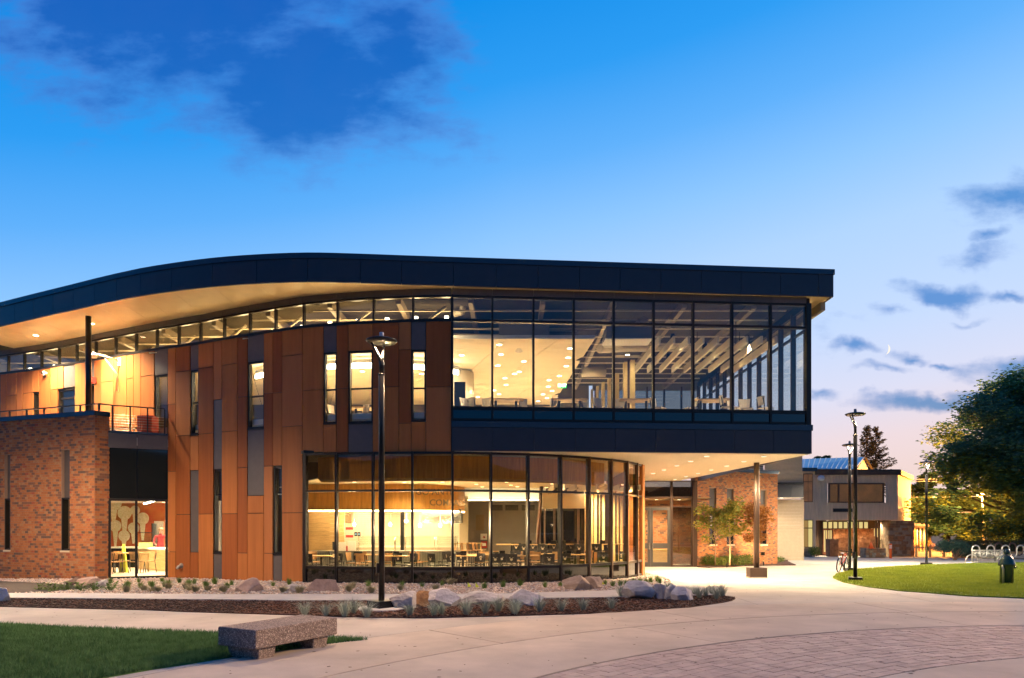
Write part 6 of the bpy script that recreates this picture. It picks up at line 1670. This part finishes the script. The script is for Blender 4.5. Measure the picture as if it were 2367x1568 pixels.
# ================================================================ TREES
def big_tree(name, c, blobs, n, size, mats, trunk_r, label, seed, zb, limb=True):
    rr = random.Random(seed); o = empty(name, (c[0], c[1], zb), cat='tree', label=label)
    t = MB(); t.tube([(c[0],c[1],zb-.2),(c[0]+.2,c[1],zb+2),(c[0],c[1],zb+5.5)], [trunk_r*1.3,trunk_r,trunk_r*.7], 10); t.build('trunk', M['bark'], o)
    lm = MB()
    for (x, y, z, rx, ry, rz) in blobs[:14]:
        a = Vector((c[0], c[1], zb+rr.uniform(2,5))); b = Vector((x, y, z)); mpt = a.lerp(b, .5)+Vector((0,0,-.4))
        lm.tube([a, mpt, b], [trunk_r*.4, trunk_r*.22, .04], 6, cap=False)
    lm.build('limbs', M['bark'], o, kind='stuff')
    cr = MB(); tot = sum(b[3]*b[5] for b in blobs)
    for (x, y, z, rx, ry, rz) in blobs:
        k = int(n*rx*rz/tot); mi = rr.randrange(len(mats))
        nc = max(5, int(k/26))
        for j in range(nc):
            d = Vector((rr.gauss(0,1), rr.gauss(0,1)-.35, rr.gauss(0,1))).normalized()*(.55+.5*rr.random())
            cc_ = Vector((x+d.x*rx, y+d.y*ry, z+d.z*rz)); s = rx*.2
            mm = mi if rr.random() < .7 else rr.randrange(len(mats))
            for q in range(26):
                e = Vector((rr.gauss(0,1)*s*1.3, rr.gauss(0,1)*s, rr.gauss(0,1)*s*.7)); p = cc_+e
                E = Matrix.Rotation(rr.uniform(0,6.28), 3, 'Z') @ Matrix.Rotation(rr.gauss(.2,.6), 3, 'X'); sz = size*rr.uniform(.6,1.4); cr.mi = mm
                cr.add([p+E@Vector(v)*sz for v in ((-.6,0,0),(0,.32,.1),(.6,0,-.1),(0,-.32,.1))], [(0,1,2,3)])
    cr.build('crown', mats, o); return o
YT = 62
rr = random.Random(2); bl_ = []
# outline of the crown in the picture, filled with clumps
outl = [(2367,871),(2322,884),(2290,915),(2269,935),(2240,965),(2226,988),(2200,1015),(2186,1040),(2180,1065),(2178,1100),(2176,1136),(2172,1170),(2180,1195),(2215,1215),(2260,1228),(2367,1235),(2500,1235),(2620,1150),(2630,1000),(2560,900),(2450,860)]
outp = [((x-CX)/FL*YT, Z(y, YT)) for x, y in outl]
for (x, z) in outp:   # clumps along the edge
    cxx, czz = 45.5, 7.5; k = .93; bl_.append((cxx+(x-cxx)*k, YT+rr.uniform(-2,3), czz+(z-czz)*k, rr.uniform(1.0,1.8), 1.6, rr.uniform(.7,1.2)))
tries = 0
while len(bl_) < 105 and tries < 4000:
    tries += 1; x = rr.uniform(36, 56); z = rr.uniform(.5, 15)
    if not inside((x, z), outp): continue
    pxx, pyy = CX+FL*x/(YT-3), HY-FL*(z-CH)/(YT-3)
    if ((pxx-2258)/75)**2+((pyy-1180)/62)**2 < 1 or ((pxx-2345)/26)**2+((pyy-1128)/26)**2 < 1: continue
    dc = math.hypot((x-46)/9, (z-7)/7); bl_.append((x, YT-rr.uniform(.5,7.5)*math.sqrt(max(0,1-dc*dc))+rr.uniform(-.5,1.0), z, rr.uniform(1.4,2.6), 1.9, rr.uniform(.9,1.6)))
big_tree('elm_tree', (46.5, YT+1.5), bl_, 125000, .28, M['leafbig'], .55, 'huge dark green tree with low hanging branches filling the right edge', 12, gz(66))
def far_tree(x0, x1, ytop, ybot, Yd, label, seed, n=7000, name='far_tree', mats=None):
    rr = random.Random(seed); a, b = X2(x0, Yd).x, X2(x1, Yd).x; zt, z0 = Z(ytop, Yd), Z(ybot, Yd); cx0 = (a+b)/2; w = (b-a)/2; h = (zt-z0)/2; bs = []
    for i in range(26):
        an = rr.uniform(0, 6.283); q = rr.random()**.6*.78; bs.append((cx0+math.cos(an)*q*w, Yd+rr.uniform(-1,1), z0+h+math.sin(an)*q*h, w*.3, 1.5, h*.26))
    big_tree(name, (cx0, Yd+.5), bs, n*1.6, .34, mats or [M['leaffar']], .35, label, seed, gz(66))
far_tree(2078, 2165, 1078, 1225, 92, 'rounded dark tree behind the farthest lamp post', 41, 9000)
far_tree(2150, 2235, 1110, 1240, 88, 'darker tree between the farthest lamp post and the huge tree', 42, 8000)
far_tree(2105, 2190, 1165, 1262, 84, 'low bushy tree behind the timber porch', 43, 6000)
far_tree(2190, 2290, 1105, 1268, 86, 'street lit tree behind the round bush', 44, 11000)
far_tree(2275, 2400, 1090, 1268, 88, 'street lit tree behind the hedge at the right edge', 45, 11000)
far_tree(1872, 1915, 1052, 1075, 110, 'dark tree top peeping over the blue roof', 46, 1500)
# spruce
YS = 95; sp0 = X2(2015, YS); zb = gz(66); top = Z(983, YS)
spz = empty('spruce_tree', (sp0.x, sp0.y, zb), cat='tree', label='sparse dark spruce rising behind the blue roof of the old hall')
rr = random.Random(14)
def spruce(xc, top, wmax, seed):
    rr = random.Random(seed); H = top-zb
    MB().tube([(xc, YS, zb), (xc, YS, top)], [.3, .03], 7).build('trunk', M['bark'], spz)
    mb = MB(); lf = MB()
    z = zb+H*.45
    while z < top:
        f = (top-z)/(H*.55); l = wmax*(f**.8)+.25
        for k in range(5):
            a = rr.uniform(0, 6.283); ll = l*rr.uniform(.6,1.1); e = Vector((xc+math.cos(a)*ll, YS+math.sin(a)*ll, z-ll*.12+.12*ll*rr.random()+.25))
            m_ = Vector((xc+math.cos(a)*ll*.5, YS+math.sin(a)*ll*.5, z-ll*.14)); mb.tube([(xc,YS,z), m_, e], [.05,.035,.012], 4, cap=False)
            for q in range(int(9+ll*9)):
                t = rr.uniform(.25,1.05); p = Vector((xc,YS,z)).lerp(m_, t*2) if t < .5 else m_.lerp(e, (t-.5)*2); p = p+Vector((rr.gauss(0,.06), rr.gauss(0,.06), -rr.random()*.22))
                E = Matrix.Rotation(a+rr.gauss(0,.6), 3, 'Z') @ Matrix.Rotation(rr.uniform(-.2,.9), 3, 'Y'); s = rr.uniform(.14,.3)
                lf.add([p+E@Vector(v)*s for v in ((-.7,0,0),(0,.16,0),(.7,0,0),(0,-.16,0))], [(0,1,2,3)]); lf.add([p+E@Vector(v)*s for v in ((-.7,0,0),(0,0,.16),(.7,0,0),(0,0,-.16))], [(0,1,2,3)])
        z += rr.uniform(.16,.3)
    mb.build('limbs', M['bark'], spz, kind='stuff'); lf.build('crown', M['conifer'], spz)
spruce(X2(2003, YS).x, Z(984, YS), 2.2, 5); spruce(X2(2024, YS).x, Z(986, YS), 3.4, 6)
# hedge and round bush
rr = random.Random(61)
hd_ = empty('hedge', (*X2(2320, 57), gz(57)), cat='hedge', label='long clipped hedge lit orange from above, behind the bike racks')
mb = MB(); x0, x1 = X2(2205,58).x, X2(2420,58).x
for i in range(11000):
    f = rr.choice((0,0,1,1,2)); x = rr.uniform(x0, x1)
    if f == 0: p = (x, 57+rr.gauss(0,.12), gz(57)+rr.uniform(.1,1.25))
    elif f == 1: p = (x, rr.uniform(57,58.5), gz(57)+1.25+rr.gauss(0,.08)+.08*math.sin(x*2))
    else: p = (x, rr.uniform(57,58.3), gz(57)+rr.uniform(.2,1.2))
    E = Matrix.Rotation(rr.uniform(0,6.28), 3, 'Z') @ Matrix.Rotation(rr.gauss(0,.8), 3, 'X'); s = rr.uniform(.06,.13)
    mb.add([Vector(p)+E@Vector(v)*s for v in ((-.6,0,0),(0,.35,.1),(.6,0,0),(0,-.35,.1))], [(0,1,2,3)])
mb.build('foliage', M['hedge'], hd_)
MB().box(((x0+x1)/2, 57.9, gz(57)+.55), (x1-x0, .7, 1.0)).build('core', M['bark'], hd_)
p = X2(2202, 52); bu = empty('round_bush', (p.x, p.y, gz(52)), cat='bush', label='round blue green bush with bare stems, left of the bike racks')
mb = MB()
for i in range(12): 
    a = i/12*6.283; leafcloud(mb, (p.x+math.cos(a)*.75, p.y+math.sin(a)*.6, gz(52)+rr.uniform(.75,1.05)), (.5,.5,.5), 420, .075, rr, 1, .4)
leafcloud(mb, (p.x, p.y, gz(52)+1.2), (.95,.8,.35), 1500, .075, rr, 1, .4)
mb.build('foliage', M['bush'], bu)
st = MB()
for i in range(22): a = rr.uniform(0,6.28); st.tube([(p.x+rr.gauss(0,.1), p.y-.2, gz(52)), (p.x+math.cos(a)*.5, p.y-.75+math.sin(a)*.2, gz(52)+rr.uniform(.5,.9))], [.018,.008], 4, cap=False)
st.build('stem', M['barkl'], bu)
for (x, Yq, w, h, lab, mm_) in ((1883,60.5,14,.9,'small green shrub against the stone base of the old hall', M['shrub'][0]),(2046,66,18,1.6,'dark shrub in the shade behind the posts of the old hall', M['hedge']),(2140,72,22,1.3,'bare reddish bush in front of the timber porch', M['leafy'][2])):
    p = X2(x, Yq); o = empty('shrub', (p.x, p.y, gz(Yq)), cat='shrub', label=lab); mb = MB(); leafcloud(mb, (0,0,h*.55), (w/FL*Yq, .6, h*.5), 700, .11, rr, 1, .2); mb.build('foliage', mm_, o, world=False)
    st = MB(); st.tube([(0,0,0),(0,0,h*.6)], .03, 5); st.build('stem', M['bark'], o, world=False)
sheet('verge', [X2(1990,62)+Vector((0,0)), X2(2120,60.6), X2(2500,50.5), X2(2500,64), X2(1990,66)], .03, mat('rough_verge', (.16,.1,.05), .95, var=.5, scale=3, bump=1, bscale=20), label='rough brown verge below the hedge and the stone pier')
# street light in the tree and poles
sl_ = empty('road_light', (*X2(2272, 74), gz(66)), cat='street light', label='orange glowing road light on a pale pole seen through the big tree')
q = P(2264, 1146, 74)
MB().tube([(X2(2274,74).x, 74, gz(66)), (X2(2270,74).x, 74, q.z+.1), (q.x, 74, q.z+.25)], [.12,.09,.05], 8).build('pole', M['galv'], sl_)
MB().box((q.x, 74, q.z+.2), (.6,.3,.12)).build('head', M['galv'], sl_); 
MB().lathe([(.0001,-.16),(.2,-.1),(.26,.1)], (q.x,74,q.z), 12).build('lens', emis('sodium', (1,.5,.1), 22), sl_)
point('road_glow', (q.x, 73.2, q.z-.1), 15000, (1,.38,.06), .3, parent=sl_)
sl2 = empty('road_light', (*X2(2400, 70), gz(66)), cat='street light', label='road light pole at the right edge behind the hedge')
MB().tube([(X2(2397,70).x, 70, gz(66)), (X2(2397,70).x, 70, 4.4)], .09, 8).build('pole', M['galv'], sl2); MB().lathe([(.0001,-.1),(.25,0),(.2,.1)], (X2(2397,70).x,70,4.4), 12).build('lens', emis('sodium_far', (1,.5,.1), 12), sl2)
point('road_glow', (X2(2390,68).x, 68, 4.2), 5000, (1,.45,.09), .3, parent=sl2)
# power lines
for i, (y0, y1) in enumerate(((1108.5,1105),(1113,1110),(1149.5,1147),(1186,1183))):
    o = MB().tube([P(2080,y0,80), P(2180,(y0+y1)/2+1,80), P(2300,y1,80)], .035, 5).build('power_line', M['galv'], None); tag(o, ('highest','second','third','lowest')[i]+' of the pale power lines crossing behind the farthest lamp post', 'power line')
# ================================================================ TERRACE THINGS
def tp(x, Yq): q = X2(x, Yq); return q
def cube_planter(x0, x1, Yq, h, lab):
    a, b = X2(x0,Yq), X2(x1,Yq); c = (a+b)/2; w = (b-a).length
    o = empty('slatted_planter', (c.x, c.y, DK), cat='planter', label=lab)
    n = 8
    for i in range(n): MB().box((-w/2+w*(i+.5)/n, -w/2, h/2), (w/n-.015,.03,h)).build('slat', M['redc'], o, world=False)
    for s in (-1,1):
        for i in range(n): MB().box((s*w/2, -w/2+w*(i+.5)/n, h/2), (.03,w/n-.015,h)).build('slat', M['redc'], o, world=False)
    MB().box((0,0,h*.45), (w-.08,w-.08,h*.9)).build('body', M['redc'], o, world=False)
cube_planter(0, 37, 29.2, .75, 'red slatted box on the terrace, at the far left')
cube_planter(98, 120, 28.6, .85, 'red slatted box on the terrace right of the blue chair')
cube_planter(214, 234, 28.2, .9, 'red slatted box on the terrace behind the dark column')
cube_planter(326, 358, 27.6, .9, 'red slatted box on the terrace beside the mesh bench')
mbch = empty('mesh_bench', (*X2(288, 27.6), DK), cat='bench', label='black mesh backed bench on the terrace behind the cable railing', rz=-.05)
MB().box((0,0,.42), (1.15,.45,.04)).build('seat', M['black'], mbch, world=False)
bk_ = MB(); 
for i in range(16): bk_.tube([(-.55+i*.073,.22,.45),(-.55+i*.073,.3,.85)], .007, 4)
for i in range(6): bk_.tube([(-.57,.22+i*.016,.46+i*.078),(.57,.22+i*.016,.46+i*.078)], .007, 4)
bk_.build('backrest', M['black'], mbch, world=False)
for sx__ in (-.5,.5):
    for sy__ in (-.18,.18): MB().tube([(sx__,sy__,0),(sx__,sy__,.42)], .018, 5).build('leg', M['black'], mbch, world=False)
bc = make_chair(mat('pale_blue_plastic', (.45,.55,.62), .4), M['galv'], label='pale blue chair on the terrace'); bc.location = (*X2(92, 28.7), DK); bc.rotation_euler = (0,0,1.4); bc['label'] = 'pale blue metal chair on the terrace beside a red slatted box'
t2 = make_table(.8,.6,.5,mat('pale_blue_top',(.5,.6,.66),.4),M['galv'],ped=False,label='low pale blue table at the left of the terrace'); t2.location = (*X2(62, 28.7), DK)
# wall mounted fittings
def nrm(x): q = Wp(x+3)-Wp(x-3); q.normalize(); return Vector((q.y, -q.x))
wl = P(452/1.6223*0+278, 933.6, 1) ; xw = 278; Yq = Yw(xw); zl = Z(678+.2358*675, Yq)
w0 = Wp(xw, .03); nn = nrm(xw)
o = empty('wall_lamp', (w0.x, w0.y, zl), cat='wall lamp', label='white round lamp on an arm, fixed to the orange terrace wall with loose cables')
e_ = w0+nn*.75+Vector((-.35,0))
MB().box((w0.x, w0.y, zl), (.14,.1,.3)).build('bracket', M['white'], o); MB().tube([(w0.x,w0.y,zl+.05),(e_.x,e_.y,zl+.2)], .03, 8).build('arm', M['white'], o)
MB().lathe([(.0001,-.09),(.16,-.08),(.18,0),(.14,.08),(.0001,.1)], (e_.x,e_.y,zl+.1), 18).build('shade', M['white'], o)
cb_ = MB()
for k in (0,.06): cb_.tube([(e_.x*.6+w0.x*.4, e_.y*.6+w0.y*.4, zl+.12), (w0.x+nn.x*.08-k, w0.y+nn.y*.08, zl-.5), (w0.x+nn.x*.06-.05+k, w0.y+nn.y*.06, zl-1.2)], .008, 4)
cb_.build('cable', M['white'], o)
xw = 108; w0 = Wp(xw, .03); nn = nrm(xw); zz = Z(678+.2358*792, Yw(xw))
o = empty('security_camera', (w0.x, w0.y, zz), cat='camera', label='white dome security camera on the orange terrace wall')
MB().tube([(w0.x,w0.y,zz),(w0.x+nn.x*.12,w0.y+nn.y*.12,zz)], .1, 14).build('housing', M['white'], o); q = w0+nn*.14; MB().lathe([(.0001,-.06),(.06,0),(.0001,.06)], (q.x-.03,q.y,zz), 12).build('dome', M['black'], o)
xw = 221; w0 = Wp(xw, .03); nn = nrm(xw); zz = Z(678+.2358*858, Yw(xw))
o = empty('fire_alarm', (w0.x, w0.y, zz), cat='alarm', label='red fire alarm strobe on the terrace wall right of the dark column')
MB().slab(w0-Vector((.1,0)), w0+Vector((.1,0)), zz-.12, zz+.12, 0, .1).build('body', M['red'], o); q = w0+nn*.12; MB().box((q.x-.03,q.y,zz), (.05,.05,.14)).build('lens', M['white'], o)
# yellow marker flags in the gravel
yf = mat('yellow_flag', (.8,.85,.05), .6)
for i, (x, y, lab) in enumerate(((1099,1371,'small yellow marker flag behind the long flat boulder'),(1081,1370,'yellow green marker flag left of its twin in the gravel'),(1390,1364,'yellow marker flag beside the smaller tan boulder'))):
    g = G(x, y); o = empty('marker_flag', tuple(g), cat='flag', label=lab); MB().tube([(0,0,0),(0,0,.28)], .004, 4).build('wire', M['galv'], o, world=False); MB().add([(0,0,.16),(.1,.01,.17),(.0,0,.3),(0,.008,.16),(.1,.018,.17),(0,.008,.3)], [(0,1,2),(5,4,3),(0,3,4,1),(1,4,5,2)]).build('flag', yf, o, world=False)
# fallen leaves and grit on the concrete
rr = random.Random(90); mb = MB()
for i in range(420):
    y = rr.uniform(8.6, 24); x = rr.uniform(-.72*y, .72*y)
    if inside((x,y), LL) or inside((x,y), GR) or inside((x,y), MU) or inside((x,y), PT) or inside((x,y), LR): continue
    s = rr.uniform(.008,.03); E = Matrix.Rotation(rr.uniform(0,6), 3, 'Z'); mb.add([E@Vector((v[0]*s*1.4,v[1]*s,abs(v[2])*.004+.003))+Vector((x,y,gz(y)+.018)) for v in octv], octf)
mb.build('leaf_litter', M['bark'], None, kind='stuff')

# distant wooded hills behind the viewpoint (mirrored dark in the lower glass)
mb = MB(); n = 90
top_ = [(-700+1400*i/n, -170-40*math.sin(i*.13), 24+9*mnoise.noise(Vector((i*.11, 0, 3)))+4*mnoise.noise(Vector((i*.9, 0, 1)))) for i in range(n+1)]
vs = []
for (x, y, z) in top_: vs += [(x, y+70, -1), (x, y, z), (x, y-90, -1)]
fs = []
for i in range(n): a = i*3; fs += [(a, a+1, a+4, a+3), (a+1, a+2, a+5, a+4)]
mb.add(vs, fs); mb.build('hills', mat('wooded_hill', (.035,.05,.025), .95, var=.4, scale=.1), None, kind='structure')

# ---------------------------------------------------------------- telling look-alikes apart
ORD = ['first','second','third','fourth','fifth','sixth','seventh','eighth','ninth','tenth','eleventh','twelfth','thirteenth','fourteenth','fifteenth','sixteenth','seventeenth','eighteenth','nineteenth','twentieth']
def pxy(o):
    v = pmat(o).translation
    return CX+FL*v.x/v.y, HY-FL*(v.z-CH)/v.y, v.y
marks = [(30,1391,'the pale boulder at the left edge'),(167,1358,'the small brown rock'),(210,1360,'the low pinkish boulder'),(233,1363,'the small pale boulder'),(319,1337,'the corner shop window'),(421,1330,'the wall spout'),(574,1374,'the squarish boulder'),(681,1371,'the flat grey boulder'),(745,1373,'the reddish boulder'),
 (835,1382,'the gravel left of the lamp post'),(882,1411,'the lamp post'),(930,1414,'the rough brown boulder'),(974,1407,'the orange boulder'),(1028,1408,'the pale peaked boulder'),(1114,1403,'the long flat boulder'),(1217,1406,'the whitish sloping boulder'),(1332,1370,'the big tan boulder'),(1380,1368,'the smaller tan boulder'),(1474,1389,'the blue grey boulder'),(1527,1389,'the narrow dark boulder'),(1578,1393,'the last pale boulder'),(1660,1388,'the bed tip'),(1500,1345,'the orange corner post')]
def near_mark(x, y):
    k = min(marks, key=lambda m: abs(m[0]-x)+1.4*abs(m[1]-y)); dx, dy = x-k[0], y-k[1]
    if k[2] == 'the gravel left of the lamp post': return 'left of the lamp post'
    if k[2] == 'the bed tip': return 'at the right tip of the bed'
    return ('in front of ' if dy > 6 else 'behind ' if dy < -14 and abs(dx) < 40 else 'right of ' if dx > 0 else 'left of ')+k[2]
def bay(x, edges, what):
    for i, (a, b) in enumerate(zip(edges[:-1], edges[1:])):
        if a <= x < b: return 'behind the %s %s' % (ORD[min(i, 11)], what)
    return 'at the far right' if x >= edges[-1] else 'left of the first '+what.split()[0]
short = {'blue grey fountain grass clump in the dark mulch bed': 'blue grey grass clump', 'small bright green grass clump in the tan gravel bed': 'small green grass clump', 'dry straw coloured clump in the gravel bed': 'dry straw coloured clump',
 'low dark green leafy plant in the gravel near the brick corner': 'low leafy plant'}
gsh = {'downlights in the upstairs ceiling': 'recessed downlight upstairs', 'cream chairs upstairs': 'cream chair upstairs', 'upstairs tables': 'pale table upstairs', 'can lights among the baffles': 'can spotlight among the baffles'}
lsh = {'downlights in the ground floor ceiling': 'ground floor ceiling downlight', 'black chairs by the curved glass': 'black paw backed chair', 'wooden chairs on the ground floor': 'tan wooden chair', 'small tables on the ground floor': 'small pale dining table', 'high chairs at the high tables': 'high black bar chair',
 'high tables': 'high pale counter table', 'chairs in the second row': 'second row dining chair', 'napkin dispensers': 'black napkin box', 'bulbs hanging over the counter': 'glowing hanging bulb', 'sneeze guards on the counter': 'glass sneeze guard', 'downlights over the ground floor fins': 'downlight over the yellow fins', 'downlights in the kitchen': 'kitchen ceiling downlight'}
objs = [o for o in bpy.data.objects if o.parent is None and o.get('label') and o.get('category') and o.location.y > 1]
for o in objs:
    x, y, Yd_ = pxy(o); g = o.get('group')
    if o['label'] in short: o['label'] = short[o['label']]+' '+near_mark(x, y)
    elif g in gsh: o['label'] = gsh[g]+' '+(bay(x, gx, 'pane right of the rust wall') if x > 1045 else 'behind the narrow windows')
    elif g in lsh: o['label'] = lsh[g]+' '+bay(x, cx_, 'bay of the curved glass')
from collections import defaultdict
dd_ = defaultdict(list)
for o in objs: dd_[o['label']].append(o)
for lab, os_ in dd_.items():
    if len(os_) < 2: continue
    os_.sort(key=lambda o: pxy(o)[0]); n = len(os_)
    for i, o in enumerate(os_):
        if n == 2: s = ', the left one' if i == 0 else ', the right one'
        else: s = ', %s from the left there' % (ORD[i] if i < 20 else 'last')
        if len((lab+s).split()) <= 16: o['label'] = lab+s
        else: o['label'] = ' '.join(lab.split()[:10])+s
